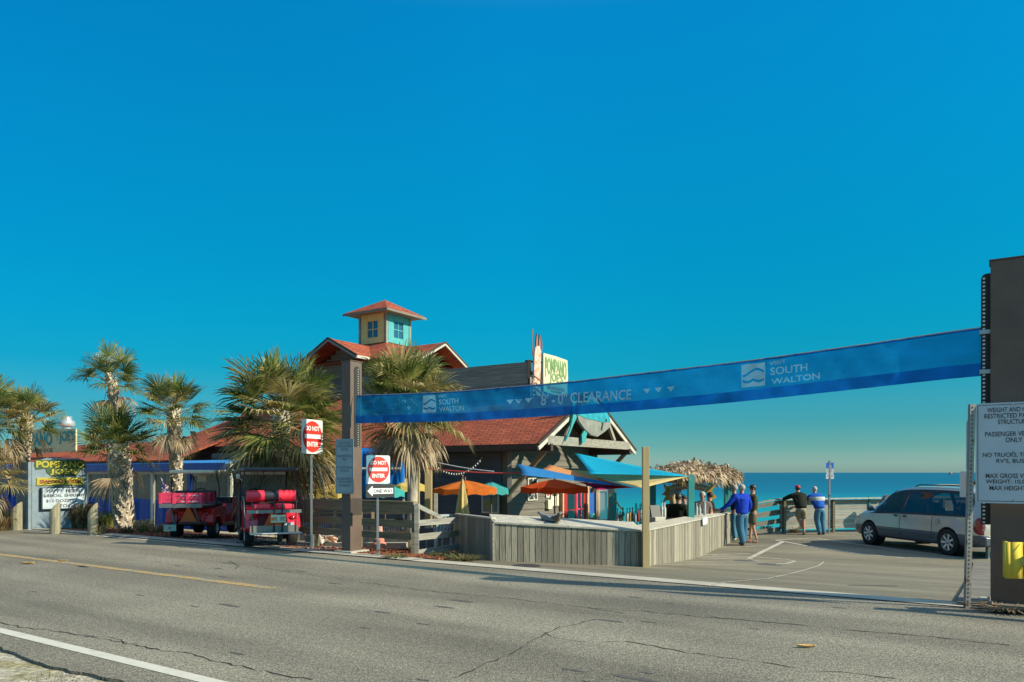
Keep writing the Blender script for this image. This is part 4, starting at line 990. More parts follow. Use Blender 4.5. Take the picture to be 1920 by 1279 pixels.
# ------------------------------------------------------------------ restaurant
BZ = -1.0
def slab(mb, pts, th=.12, m=0):
    pts = [V(p) for p in pts]; n_ = len(pts)
    dn = V((0,0,-th)); mb.add(pts+[p+dn for p in pts], [list(range(n_)), [n_+i for i in range(n_)][::-1]]+[[i,n_+i,n_+(i+1)%n_,(i+1)%n_] for i in range(n_)], m)
def siding(mb, a, b, z0, z1, nrm, h=.19, m=0):
    """clapboards: wedges between a and b"""
    z = z0; nrm = V(nrm)
    while z < z1-.01:
        zt_ = min(z+h, z1); A_ = [a+V((0,0,z))+nrm*.028, b+V((0,0,z))+nrm*.028, b+V((0,0,zt_))+nrm*.006, a+V((0,0,zt_))+nrm*.006]
        B_ = [a+V((0,0,z)), b+V((0,0,z)), b+V((0,0,zt_)), a+V((0,0,zt_))]
        mb.add(A_+B_, [[0,1,2,3],[4,5,1,0],[3,2,6,7],[7,6,5,4],[0,3,7,4],[1,5,6,2]], m); z = zt_
LW, SW0, SW1 = -11.97, 7.8, 13.4            # right wall plane and its extent
rest = thing('restaurant', 'rambling grey clapboard restaurant with red shingle roofs and a small cupola', 'building', P(-18, 9, BZ), PHI)
Pz = lambda l, s: P(l, s, 0)
mb = MB(); siding(mb, Pz(LW, SW0), Pz(LW, SW1), BZ, 2.55, U); 
# gable infill
for i in range(8):
    z0 = 2.55+i*.19; hw = (3.1)*(1-(z0+.10-2.35)/1.75)
    if hw > .1: siding(mb, Pz(LW, 10.3-hw), Pz(LW, 10.3+hw), z0, z0+.19, U)
siding(mb, Pz(-26, SW0), Pz(LW, SW0), BZ, 2.40, -N)
part('wall', mb, siding_m, rest, label='grey clapboard wall of the right block')
mb = MB(); mb.beam(P(LW+.04, SW0-.04, BZ), P(LW+.04, SW0-.04, 2.5), .13, .13); mb.beam(P(LW+.05, SW1, BZ), P(LW+.05, SW1, 2.5), .10, .12); part('corner_board', mb, mat('corner_grey', (.17,.165,.15), .8), rest)
# right block roof
SE0, SR_, SE1, ZE, ZR = 7.0, 10.2, 13.5, 2.45, 4.12; LG = -10.5
def gable_roof(name, l0, l1, se0, sr, se1, ze, zr_, th=.10):
    mb = MB(); slab(mb, [P(l0,se0,ze), P(l1,se0,ze), P(l1,sr,zr_), P(l0,sr,zr_)], th); slab(mb, [P(l0,sr,zr_+.002), P(l1,sr,zr_+.002), P(l1,se1,ze), P(l0,se1,ze)], th)
    return part(name, mb, shingle_m, rest)
gable_roof('roof', -22, LG, SE0, SR_, SE1, ZE, ZR)
mb = MB()
mb.beam(P(-22,SE0-.02,ZE-.10), P(LG,SE0-.02,ZE-.10), .05, .17); part('eave_board', mb, brown_dark, rest)
mb = MB(); nnz = V((0,0,1))
slab(mb, [P(-21.9,SE0+.05,ZE-.115), P(LG-.05,SE0+.05,ZE-.115), P(LG-.05,SR_,ZR-.115), P(-21.9,SR_,ZR-.115)], .03); slab(mb, [P(-21.9,SR_,ZR-.116), P(LG-.05,SR_,ZR-.116), P(LG-.05,SE1-.05,ZE-.116), P(-21.9,SE1-.05,ZE-.116)], .03)
part('soffit', mb, brown_dark, rest)
mb = MB()
for (sa, za, sb, zb) in ((SE0-.05, ZE-.12, SR_, ZR-.07), (SR_, ZR-.07, SE1+.05, ZE-.12)):
    mb.beam(P(LG+.03, sa, za-.01), P(LG+.03, sb, zb-.01), .05, .13)
part('rake_board', mb, trim_white, rest)
mb = MB()
for (sa, za, sb, zb) in ((SE0-.08, ZE-.03, SR_, ZR+.02), (SR_, ZR+.02, SE1+.08, ZE-.03)): mb.beam(P(LG+.05, sa, za), P(LG+.05, sb, zb), .07, .06)
part('drip_edge', mb, brown_dark, rest)
tr = MB()
tr.beam(P(LG, 7.45, 2.56), P(LG, 13.1, 2.56), .12, .26)
part('tie_beam', tr, mat('grey_beam', (.27,.25,.20), .8, var=.25, scale=2, st=(3,3,8)), rest)
for (a, b) in (((LG-.02,8.6,2.7),(LG-.02,9.15,3.45)), ((LG-.02,11.95,2.7),(LG-.02,11.3,3.45)), ((LG-.02,9.75,3.15),(LG-.02,10.2,3.95)), ((LG-.02,10.65,3.15),(LG-.02,10.2,3.95))):
    mb = MB(); mb.beam(P(*a), P(*b), .09, .12); part('strut', mb, mat('strut_grey', (.30,.27,.21), .8), rest)
for s_ in (7.6, 13.0):                       # outriggers and diagonal brackets under the gable
    mb = MB(); mb.beam(P(LW, s_, 2.36), P(LG+.1, s_, 2.36), .12, .20); part('outrigger', mb, brown_dark, rest)
    mb = MB(); mb.beam(P(LW+.05, s_, .95), P(LG-.1, s_, 2.3), .11, .12, up=(0,0,1)); part('bracket', mb, timber, rest)
# pompano fish relief on the truss
fish = MB(); c_s, c_z = 9.95, 3.26
def FO(x, z): return P(LG+.10, c_s+x*1.08, c_z+z*.82)
body = [(-.95,.12),(-.70,.42),(-.3,.62),(.2,.68),(.7,.52),(1.05,.22),(1.22,-.02),(1.1,-.22),(.75,-.42),(.3,-.62),(-.1,-.58),(-.5,-.38),(-.85,-.10)]
fo = thing('fish_relief', 'large turquoise and grey wooden fish hung in the gable of the restaurant', 'fish sculpture', FO(0,-.6), PHI)
mb = MB(); mb.prism([FO(x,z) for x,z in body], U*.10); part('body', mb, mat('fish_grey', (.22,.22,.185), .6, var=.25, scale=3), fo, bevel=.02)
mb = MB(); up_ = [(-.95,.12),(-.70,.42),(-.3,.62),(.2,.68),(.7,.52),(1.05,.22),(1.15,.02),(.6,-.04),(.1,.0),(-.4,.02)]
mb.prism([FO(x,z)+U*.103 for x,z in up_], U*.012); part('back', mb, mat('fish_turquoise', (.02,.30,.36), .5, var=.25, scale=5), fo)
mb = MB()
mb.prism([FO(x,z)+U*.02 for x,z in [(-.9,.12),(-1.02,.24),(-1.04,.75),(-1.14,.9),(-1.17,.4),(-1.14,.05),(-1.26,-.35),(-1.56,-.88),(-1.40,-.72),(-1.12,-.25),(-.95,-.02)]], U*.05); part('tail', mb, teal, fo)
mb = MB(); mb.prism([FO(x,z)+U*.03 for x,z in [(-.45,-.40),(-.30,-.5),(-.42,-.85),(-.60,-.9),(-.62,-.6)]], U*.04); part('fin', mb, teal, fo)
mb = MB(); mb.prism([FO(x,z)+U*.03 for x,z in [(-.35,.58),(.3,.66),(.0,.95),(-.25,.9)]], U*.04); part('fin', mb, teal, fo)
mb = MB(); mb.prism([FO(.82+.05*math.cos(i*.785),.05+.05*math.sin(i*.785))+U*.118 for i in range(8)], U*.01); part('eye', mb, sign_black, fo)
mb = MB(); mb.prism([FO(x,z)+U*.104 for x,z in [(.55,.30),(.62,.30),(.66,-.1),(.58,-.35),(.50,-.35),(.57,-.1)]], U*.008); part('gill', mb, sign_black, fo)

# screen wall on the ridge
mb = MB()
zt_ = 5.28
for i in range(9):
    mb.obox(P((-12.75-21)/2, 10.2, zt_-.09-.175*i), U*(21-12.75)/2, N*.02, V((0,0,.0865)))
part('screen_boards', mb, mat('screen_boards', (.22,.195,.155), .85, var=.25, scale=1.5, st=(1,1,14), isl=.2), rest)
mb = MB(); mb.beam(P(-12.70,10.15,3.6), P(-12.70,10.15,zt_+.04), .10, .10); mb.beam(P(-12.55,10.6,3.6), P(-12.55,10.6,zt_+.04), .08, .08); mb.beam(P(-12.9,10.2,zt_+.03), P(-12.5,10.6,zt_+.0), .06,.06)
part('screen_post', mb, brown_dark, rest)
mb = MB(); mb.beam(P(-12.62,10.1,3.4), P(-12.62,10.1,4.75), .09, .05); part('white_post', mb, trim_white, rest)
mb = MB()
for i in range(6): mb.obox(P(-12.72, 10.62, 4.95-.16*i), (U*.20), N*.015, V((0,0,.07)))
part('side_boards', mb, timber, rest)
# roof top sign with lettering facing the drive
A0 = onS(1019, 735, 10.9); l_sg = ls(A0)[0]
S0 = 10.9
def onLp(px, py): return onL(px, py, l_sg)
sA, sB = ls(onLp(1019,700))[1], ls(onLp(1064,700))[1]
kA, kB = onLp(1019,700).y, onLp(1064,700).y
f = lambda x, y, o_=0.: P(l_sg+o_, sA+(sB-sA)*x, (CH+(HZ-(734))/F*kA)+y)
hS = (734-662)*kA/F
o = thing('rooftop_name_sign', 'upright cream sign with green carved lettering on the roof beside the wooden shrimp', 'sign', P(l_sg, sA, 5), PHI)
mb = MB(); mb.prism([f(0,0), f(.45,-.05), f(1,0), f(1.0,hS*.3), f(1.02,hS*.45), f(1,hS*.97), f(.5,hS*1.0), f(0,hS*1.0)], -U*.10); part('board', mb, mat('ivory', (.62,.56,.36), .7, var=.06), o)
mb = MB(); g2 = lambda x, y: f(x, y, .012)
put_text(mb, 'POMPANO', g2, .06, .95, hS*.56, hS*.92, .03, taper=lambda X, Y, yy: yy-(.18*abs(X*2-1)**1.5)*(1-Y)*hS); put_text(mb, "JOE'S", g2, .24, .80, hS*.24, hS*.55, .03); part('green_lettering', mb, mat('carved_leaf_green', (.16,.30,.11), .7), o, recalc=False)
mb = MB(); put_text(mb, 'SEAFOOD', g2, .15, .88, hS*.09, hS*.18, .02); put_text(mb, 'HOUSE', g2, .3, .75, hS*.01, hS*.075, .02); part('red_lettering', mb, mat('rust_letters', (.50,.16,.06), .7), o, recalc=False)
# wooden shrimp cut-out (plain crustacean)
f = lambda x, y, o_=0.: P(l_sg+.02+o_, sA-.08+x, (CH+(HZ-734)/F*kA)+y)
o = thing('shrimp_cutout', 'upright painted wooden shrimp with long feelers on the roof left of the cream sign', 'sculpture', f(-.3,-.6), PHI)
mb = MB(); mb.prism([f(x,y) for x,y in [(-.58,1.38),(-.34,1.46),(-.22,1.28),(-.24,.75),(-.30,.20),(-.20,0),(-.02,-.08),(-.02,-.22),(-.28,-.28),(-.18,-.75),(-.42,-.60),(-.52,-.25),(-.64,.1),(-.68,.65),(-.64,1.15)]], U*.08); part('body', mb, mat('shrimp_shell', (.62,.50,.42), .7, var=.25, scale=6, c2=(.50,.25,.14)), o, bevel=.02)
for dx in (-.50, -.32):
    mb = MB(); mb.prism([f(x+dx,y,.01) for x,y in [(-.05,1.34),(.07,1.36),(.09,1.58),(.03,1.84),(-.02,1.6)]], U*.05); part('horn', mb, mat('horn_brown', (.30,.13,.08), .7), o)
for (a, b) in ((-.62,-.75),(-.44,-.1)):
    mb = MB(); mb.tube([f(a+ (.0 if i == 0 else (b-a)*math.sin(i/8*2.6)), .9+1.05*i/8 if b < a else .9+.95*i/8, .03) for i in range(9)], .018, 5); part('feeler', mb, mat('horn_brown', (.30,.13,.08), .7), o)
for i in range(5):
    mb = MB(); mb.tube([f(-.62,.25-.14*i,.05), f(-.78,.20-.14*i,.08), f(-.80,.32-.14*i,.08)], .028, 5); part('leg', mb, mat('shrimp_leg', (.60,.35,.22), .7), o)
for i in range(4):
    mb = MB(); mb.beam(f(-.66+.03*i,.42-.2*i,.09), f(-.26+.03*i,.30-.2*i,.09), .02, .035, up=U); part('shell_ring', mb, mat('ring_rust', (.40,.16,.08), .7), o)

# second floor block with cross gables, and the cupola
CL, CS = -23.7, 15.3; 
def blockroof():
    mb = MB(); h = 2.75; t_ = .80; z0 = 6.45; z1 = 7.50
    for (a, b) in (((-1,-1),(1,-1)), ((1,-1),(1,1)), ((1,1),(-1,1)), ((-1,1),(-1,-1))):
        slab(mb, [P(CL+a[0]*h, CS+a[1]*h, z0), P(CL+b[0]*h, CS+b[1]*h, z0), P(CL+b[0]*t_, CS+b[1]*t_, z1), P(CL+a[0]*t_, CS+a[1]*t_, z1)], .07)
    return mb
part('upper_roof', blockroof(), shingle_m, rest)
gw, gl_, gz0, gz1 = 1.62, 3.50, 6.50, 7.34
def dorm(axis_, sgn):
    mb = MB(); q = (lambda a, b, z: P(CL+sgn*a, CS+b, z)) if axis_ == 'l' else (lambda a, b, z: P(CL+b, CS+sgn*a, z))
    for e in (-1, 1): slab(mb, [q(gl_, e*gw, gz0+.02), q(gl_, 0, gz1+.02), q(.9, 0, gz1+.02), q(.9, e*gw, gz0+.02)], .07)
    part('gable_roof', mb, shingle_m, rest)
    mb = MB()
    for e in (-1, 1): mb.beam(q(gl_+.02, e*(gw+.03), gz0-.09), q(gl_+.02, 0, gz1-.07), .05, .09)
    part('gable_trim', mb, mat('trim_pale', (.46,.44,.37), .7) if sgn > 0 else mat('trim_grey', (.22,.22,.20), .7), rest)
    mb = MB()
    for e in (-1, 1): mb.beam(q(gl_+.03, e*(gw+.06), gz0-.005), q(gl_+.03, 0, gz1+.02), .06, .07)
    part('gable_edge', mb, brown_dark, rest)
    mb = MB()
    for i in range(4):
        z0 = gz0-.05+i*.19; hw = max(.05, 1.25*(1-(i+.4)/4.2)); a = q(2.55, -hw, 0); b = q(2.55, hw, 0); a.z = b.z = 0; siding(mb, a, b, z0, z0+.19, (U if axis_ == 'l' else N)*sgn)
    part('gable_wall', mb, siding_m, rest)
    mb = MB(); mb.beam(q(gl_, -gw, gz0-.05), q(.9, -gw, gz0-.05), .04, .12); mb.beam(q(gl_, gw, gz0-.05), q(.9, gw, gz0-.05), .04, .12); part('gable_eave', mb, mat('trim_pale', (.46,.44,.37), .7), rest)
dorm('l', 1); dorm('s', -1)
mb = MB()
for (a, b, nr) in (((-1,-1),(1,-1),-N), ((1,-1),(1,1),U)):
    siding(mb, Pz(CL+a[0]*2.5, CS+a[1]*2.5), Pz(CL+b[0]*2.5, CS+b[1]*2.5), 2.5, 6.4, nr)
part('upper_wall', mb, siding_m, rest)
mb = MB(); c = P(CL+2.56, CS-.1, 0); mb.obox(P(CL+2.58, CS-.45, 6.05), U*.03, N*.42, V((0,0,.42))); part('upper_window_frame', mb, aqua, rest)
mb = MB(); mb.obox(P(CL+2.62, CS-.45, 6.05), U*.02, N*.27, V((0,0,.28))); part('upper_window_glass', mb, glass_dark, rest)
# cupola
ch_, cz0, cz1 = .79, 7.40, 8.85
cup = thing('cupola', None, None, (0,0,0)); bpy.data.objects.remove(cup)
mb = MB(); mb.obox(P(CL, CS, (cz0+cz1)/2), U*(ch_-.03), N*(ch_-.03), V((0,0,(cz1-cz0)/2))); 
cw = part('cupola_wall', mb, mat('cupola_core', (.20,.19,.16), .8), rest)
def cup_part(name, mb, m, **k):
    inv = wm(rest).inverted(); mb.v = [inv @ p for p in mb.v]; return part(name, mb, m, cw, local=True, **k)
for a in ((-1,-1),(1,-1),(1,1),(-1,1)):
    mb = MB(); mb.beam(P(CL+a[0]*ch_, CS+a[1]*ch_, cz0), P(CL+a[0]*ch_, CS+a[1]*ch_, cz1), .12, .12, up=U); cup_part('corner_post', mb, mat('post_greywood', (.27,.26,.21), .8, var=.2))
def cupface(axis_, sgn, m):
    if axis_ == 's': q = lambda x, z, o_: P(CL+x, CS+sgn*(ch_+o_), z); n3, w3 = N*sgn, U
    else: q = lambda x, z, o_: P(CL+sgn*(ch_+o_), CS+x, z); n3, w3 = U*sgn, N
    mb = MB(); hw = ch_-.09; zc, wh, ww = 8.16, .42, .36
    for (x0, x1, z0, z1) in ((-hw, -ww, cz0+.12, cz1), (ww, hw, cz0+.12, cz1), (-ww, ww, cz0+.12, zc-wh), (-ww, ww, zc+wh, cz1)):
        mb.obox(q((x0+x1)/2, (z0+z1)/2, .0), w3*(x1-x0)/2, n3*.05, V((0,0,(z1-z0)/2)))
    cup_part('window_surround', mb, m)
    mb = MB(); mb.obox(q(0, zc, -.02), w3*ww, n3*.012, V((0,0,wh))); cup_part('window_pane', mb, glassy('sky_glass', (.03,.10,.18)))
    mb = MB(); mb.obox(q(0, zc, .0), w3*.02, n3*.02, V((0,0,wh))); mb.obox(q(0, zc, .001), w3*ww, n3*.02, V((0,0,.02)))
    for e in (-1,1): mb.obox(q(e*(ww-.025), zc, .005), w3*.025, n3*.03, V((0,0,wh))); mb.obox(q(0, zc+e*(wh-.025), .006), w3*ww, n3*.03, V((0,0,.025)))
    cup_part('window_frame', mb, m)
cupface('s', -1, yellow_paint); cupface('l', 1, aqua)
mb = MB(); e_ = 1.34
ap = P(CL, CS, 9.66)
for (a, b) in (((-1,-1),(1,-1)), ((1,-1),(1,1)), ((1,1),(-1,1)), ((-1,1),(-1,-1))):
    slab(mb, [P(CL+a[0]*e_, CS+a[1]*e_, 8.92), P(CL+b[0]*e_, CS+b[1]*e_, 8.92), ap], .05)
part('cupola_roof', mb, shingle_m, rest)
mb = MB()
for (a, b) in (((-1,-1),(1,-1)), ((1,-1),(1,1))):
    mb.beam(P(CL+a[0]*(e_+.01), CS+a[1]*(e_+.01), 8.85), P(CL+b[0]*(e_+.01), CS+b[1]*(e_+.01), 8.85), .04, .10)
part('cupola_fascia', mb, mat('fascia_grey', (.20,.17,.13), .8), rest)
mb = MB(); mb.obox(P(CL, CS, 8.86), U*(e_-.03), N*(e_-.03), V((0,0,.02))); part('cupola_soffit', mb, mat('soffit_tan', (.30,.24,.16), .8), rest)

# left wing: hip roof, low porch roof, porch front with blue awning and clear vinyl
mb = MB(); l0, l1 = -31.6, -19; sA_, sR = 9.0, 12.6; zE, zR_ = 2.75, 4.95
slab(mb, [P(l0,sA_,zE), P(l1,sA_,zE), P(l1,sR,zR_), P(l0+3.6,sR,zR_)], .1); slab(mb, [P(l0,sA_,zE-.001), P(l0+3.6,sR,zR_-.001), P(l0,sR*2-sA_,zE)], .1); slab(mb, [P(l0,sR*2-sA_,zE), P(l0+3.6,sR,zR_), P(l1,sR,zR_), P(l1,sR*2-sA_,zE)], .1)
part('hip_roof', mb, shingle_m, rest)
mb = MB(); mb.beam(P(l0,sA_-.02,zE-.10), P(l1,sA_-.02,zE-.10), .05, .18); part('eave_board', mb, brown_dark, rest)
mb = MB(); siding(mb, Pz(-31,9.5), Pz(-22,9.5), 1.6, 2.7, -N); part('wing_wall', mb, siding_blue_shade, rest)
mb = MB(); slab(mb, [P(-62,6.0,2.12), P(-26,6.0,2.12), P(-27.5,9.4,3.05), P(-62,9.4,3.05)], .08); slab(mb, [P(-62,9.4,3.05), P(-27.5,9.4,3.05), P(-27.5,13,2.0), P(-62,13,2.0)], .08); part('porch_roof', mb, shingle_m, rest)
SP = 6.15; lR = -22.6
mb = MB(); slab(mb, [P(-62,SP-.22,2.00), P(lR,SP-.22,2.00), P(lR,SP+.25,2.10), P(-62,SP+.25,2.10)], .05); part('awning_top', mb, blue_light, rest)
mb = MB(); mb.obox(P((-62+lR)/2, SP-.23, 1.84), U*(lR+62)/2, N*.015, V((0,0,.14))); part('awning_valance', mb, blue_tarp, rest)
mb = MB(); mb.obox(P((-62+lR)/2, SP, 1.64), U*(lR+62)/2, N*.05, V((0,0,.05))); part('porch_beam', mb, cream, rest)
lp = lR; i = 0; r_ = random.Random(4)
vinyl_m = vinyl_clear
while lp > -52:
    w_ = 2.35; ln = lp-w_
    if not (-47.6 < ln < -45.0):
        NXX = 28; mbv = MB(); mbb = MB()
        for (mbx, z0, z1, am) in ((mbv, .62, 1.60, .02), (mbb, -.95, .62, .07)):
            vv = []
            for j in range(2):
                for q in range(NXX+1):
                    x = q/NXX; vv.append(P(lp-.09-(w_-.18)*x, SP+am*math.sin(x*37+i*2)*(.4+.6*math.sin(x*11+i))-(.04 if j == 0 and mbx is mbb else 0), z0 if j == 0 else z1))
            mbx.add(vv, [[q, q+1, NXX+2+q, NXX+1+q] for q in range(NXX)])
        part('vinyl_window', mbv, vinyl_m, rest, smooth=True, recalc=False); part('blue_curtain', mbb, blue_tarp, rest, smooth=True, recalc=False)
    mb = MB(); mb.beam(P(ln, SP-.03, -.95), P(ln, SP-.03, 1.65), .16, .09, up=N); part('porch_post', mb, blue_tarp if i % 2 == 0 else cream, rest)
    lp = ln; i += 1
mb = MB(); mb.beam(P(lR, SP-.03, -.95), P(lR, SP-.03, 2.0), .16, .12, up=N); part('porch_post', mb, trim_white, rest)
mb = MB(); mb.obox(P(-42, 9.6, .4), U*20, N*.05, V((0,0,1.5))); part('porch_back_wall', mb, mat('porch_inside', (.15,.13,.10), .9, var=.5, scale=2, st=(3,3,.5)), rest)
# entrance at far left
mb = MB(); mb.obox(P(-46.3, SP+.3, .3), U*1.0, N*.03, V((0,0,1.25))); part('entrance_door', mb, mat('entry_dark', (.03,.027,.025), .7), rest)
mb = MB(); mb.beam(P(-47.3,SP,-.9), P(-47.3,SP,1.6), .14, .12); mb.beam(P(-47.3,SP,1.55), P(-45.0,SP,1.55), .12, .10); part('entrance_frame', mb, trim_white, rest)
# front part behind umbrellas: siding coloured dark and bluish for its shade, wall posters
mb = MB(); siding(mb, Pz(-22.4,SW0-.05), Pz(-12.2,SW0-.05), BZ, 2.25, -N); part('front_wall', mb, siding_blue_shade, rest)
o_px = onS(898, 950, SW0-.1)
f, ux, nz_ = frame_at(onS(904, 962, SW0-.12), U)
mb = MB(); mb.prism([f(0,0),f(.62,0),f(.62,.86),f(0,.86)], nz_*.03); part('poster_frame', mb, cream, rest)
mb = MB(); mb.prism([f(.05,.05,.032),f(.57,.05,.032),f(.57,.81,.032),f(.05,.81,.032)], nz_*.006); part('poster', mb, mat('beach_poster', (.16,.24,.34), .5, var=.3, scale=3, c2=(.24,.22,.10)), rest)
# things on the lit wall (plane l = LW)
def onW(px, py, o_=.04): return onL(px, py, LW+o_)
def wpanel(name, px0, px1, py0, py1, m, th=.03, o_=.035, label=None):
    a = onW(px0, (py0+py1)/2, o_); b = onW(px1, (py0+py1)/2, o_); z1 = (onW(px0,py0,o_).z+onW(px1,py0,o_).z)/2; z0 = (onW(px0,py1,o_).z+onW(px1,py1,o_).z)/2
    mb = MB(); A_ = [V((a.x,a.y,z0)),V((b.x,b.y,z0)),V((b.x,b.y,z1)),V((a.x,a.y,z1))]; mb.prism(A_, U*th); return part(name, mb, m, rest, label=label)
chalk = mat('chalkboard', (.035,.035,.035), .8, var=.8, scale=7, c2=(.35,.35,.33), fac2=(.56,.60))
wpanel('board_frame', 988.5, 1007, 896, 938.5, trim_white); wpanel('chalkboard', 990.5, 1005, 898, 936, chalk, .04)
wpanel('small_red_notice', 1023, 1029, 922, 933, sign_white); wpanel('red_mark', 1024.5, 1027.5, 925, 930, sign_red, .035)
wpanel('wall_box', 1023, 1031, 937, 954, cream, .10); wpanel('white_menu_board', 1031.5, 1041, 920, 949, cream, .04); wpanel('white_menu_board', 1042.5, 1046, 920, 948, cream, .04)
wpanel('door_frame', 1053.5, 1096.5, 918, 985, red_door, .05); wpanel('door_glass', 1062, 1075, 922, 955, glass_dark, .06); wpanel('door_glass', 1079, 1092, 922, 985, glass_dark, .06)
wpanel('door_glass', 1062, 1075, 957, 985, glass_dark, .06); wpanel('door_stile', 1085, 1087, 922, 985, pinkp, .075); wpanel('door_stile', 1077, 1079.5, 920, 985, pinkp, .075)
wpanel('push_bar', 1078, 1092, 953, 955, pinkp, .09)
wpanel('blue_door', 1102, 1112, 918, 970, blue_door, .06); wpanel('blue_sill', 1097, 1113, 963, 972, aqua, .07)
for px, w2 in ((1050.5,1.2), (1097.5,1.6), (1116.5,3.0)): wpanel('peach_post', px-w2, px+w2, 912, 985, peach, .12)
wpanel('dark_opening', 1098, 1104, 918, 965, slot_m, .045); 

# silver vent on the roof
c = atk(125, 803, 40)
mb = MB(); mb.lathe([(0,-.8),(.24,-.8),(.24,.08),(.38,.12),(.42,.24),(.38,.38),(.26,.44),(.24,.56),(.27,.58),(.27,.62),(0,.64)], c, 24)
solo('roof_vent', mb, mat('polished_vent', (.65,.65,.62), .3, .6), 'round silver exhaust vent sticking up above the roof at the left', 'vent', smooth=True, sharp=40)

# ------------------------------------------------------------------ palms
def fan(mb, base, dir_, up_, R_, r, nseg=26, spread=115, droop=.25, fold=.25, wd=.021):
    """one costapalmate fan leaf: segments radiating from base in the plane of dir_/side, tips drooping"""
    side = dir_.cross(up_).normalized(); nrm = side.cross(dir_).normalized()
    for i in range(nseg):
        a = R(-spread+2*spread*(i+.5)/nseg+r.uniform(-2.5,2.5)); ca, sa = math.cos(a), math.sin(a)
        d = (dir_*ca+side*sa+nrm*fold*abs(sa)).normalized()
        L_ = R_*(.66+.34*math.cos(a*.75))*r.uniform(.86,1.08)
        b0 = base+dir_*.02; w = L_*wd*r.uniform(.8,1.25)
        sd_ = d.cross(nrm).normalized(); g = V((0,0,-1))
        dr = droop*r.uniform(.6,1.6)
        p1 = b0+d*L_*.42; p2 = b0+d*L_*.74+g*L_*dr*.22; p3 = b0+d*L_*.93+g*L_*dr*.75
        tw = nrm*w*.5
        mb.add([b0-sd_*w*.25, b0+sd_*w*.25, p1+sd_*w+tw, p1-sd_*w-tw*.2, p2+sd_*w*.8, p2-sd_*w*.8, p3], [[0,1,2,3],[3,2,4,5],[5,4,6]])
def palm(label, base, top, tr, crown_r, n_green, n_dead, seed, squash=1., lo=-.35, boots_from=.0, boots=60, yellow=.15, name='sabal_palm', skirt=.9, nseg=26, base_tr=None, hang=0):
    r = random.Random(seed); o = thing(name, label, 'palm tree', base, 0, 'sabal palms in front of the restaurant')
    base = V(base); top = V(top); H = (top-base).length
    npt = 14; pts = []; rad = []
    for i in range(npt):
        t_ = i/(npt-1); bow = math.sin(math.pi*t_)*.04*H
        pts.append(base.lerp(top, t_)+V((bow*(1 if seed % 2 else -1)*.4, 0, 0))+V((0,0,-.15 if i == 0 else 0))); rad.append((base_tr or tr*1.25)*(1-t_)**3+tr*(1-(1-t_)**3)*r.uniform(.94,1.06))
    mb = MB(); mb.tube(pts, rad, 12); part('trunk', mb, trunk_m, o, smooth=True)
    def along(t_): 
        x = t_*(npt-1); i = min(npt-2, int(x)); return pts[i].lerp(pts[i+1], x-i)
    if boots:
        mb = MB()
        for i in range(boots):
            t_ = boots_from+(1-boots_from)*(i+.5)/boots; c = along(t_); a = i*2.39996+r.uniform(-.2,.2)
            for sg in (-1, 1):
                d = V((math.cos(a), math.sin(a), 0)); sd_ = V((-d.y, d.x, 0)); p0_ = c+d*tr*.9+sd_*sg*tr*.75; p1_ = c+d*tr*1.28+V((0,0,tr*1.5)); w_ = tr*.30
                tip = p1_+d*tr*r.uniform(.25,.6)+V((0,0,tr*r.uniform(.3,.9)))+sd_*sg*-.1*tr
                mb.tube([p0_-V((0,0,tr*.3)), p1_, tip], [w_, w_*.72, w_*.3], 4)
        part('leaf_boots', mb, boot_m, o)
    G = MB(); D_ = MB(); S_ = MB(); YL = MB()
    tc = top+V((0,0,.0))
    for i in range(n_green):
        u_ = (i+.5)/n_green; el = math.asin(max(-1, min(1, lo+(1-lo)*u_**.85)))+r.uniform(-.12,.12); a = i*2.39996+r.uniform(-.25,.25)
        d = V((math.cos(a)*math.cos(el), math.sin(a)*math.cos(el), math.sin(el)*squash)).normalized()
        pl_ = crown_r*r.uniform(.38,.56); s0 = tc-V((0,0,crown_r*.28*(1-u_))); b0 = s0+d*pl_*.55+V((0,0,pl_*.10)); b1 = s0+d*pl_+V((0,0,pl_*.02))
        S_.tube([s0, b0, b1], [.016, .011, .008], 4)
        dd = (d+V((0,0,-.14*(1-u_)))+V((r.uniform(-.2,.2), r.uniform(-.2,.2), r.uniform(-.15,.15)))).normalized()
        up_ = V((0,0,1)) if abs(dd.z) < .9 else V((math.cos(a+1), math.sin(a+1), 0))
        up_ = (up_+V((r.uniform(-.5,.5), r.uniform(-.5,.5), 0))).normalized()
        fan(YL if r.random() < yellow*(1.6-u_) else G, b1, dd, up_, crown_r*r.uniform(.50,.64), r, nseg+3, r.uniform(95,130), droop=.10+.28*(1-u_), fold=.22)
    for i in range(n_dead):
        u_ = (i+.5)/n_dead; a = i*2.39996+r.uniform(-.3,.3); h_ = skirt*crown_r*(u_)
        d = V((math.cos(a), math.sin(a), 0)); s0 = tc-V((0,0,crown_r*.30+h_*.55)); pl_ = crown_r*r.uniform(.30,.55)*(1-.35*u_)
        b1 = s0+d*pl_*.85+V((0,0,-pl_*(.35+.5*u_))); S_.tube([s0, s0+d*pl_*.55, b1], [.014,.010,.007], 4)
        dd = (d*r.uniform(.25,.7)+V((0,0,-1))*r.uniform(.7,1.2)).normalized(); up_ = (d+V((r.uniform(-.6,.6), r.uniform(-.6,.6), .2))).normalized()
        fan(D_, b1, dd, up_, crown_r*r.uniform(.38,.55), r, int(nseg*.8), r.uniform(35,80), droop=.55, fold=.5, wd=.026)
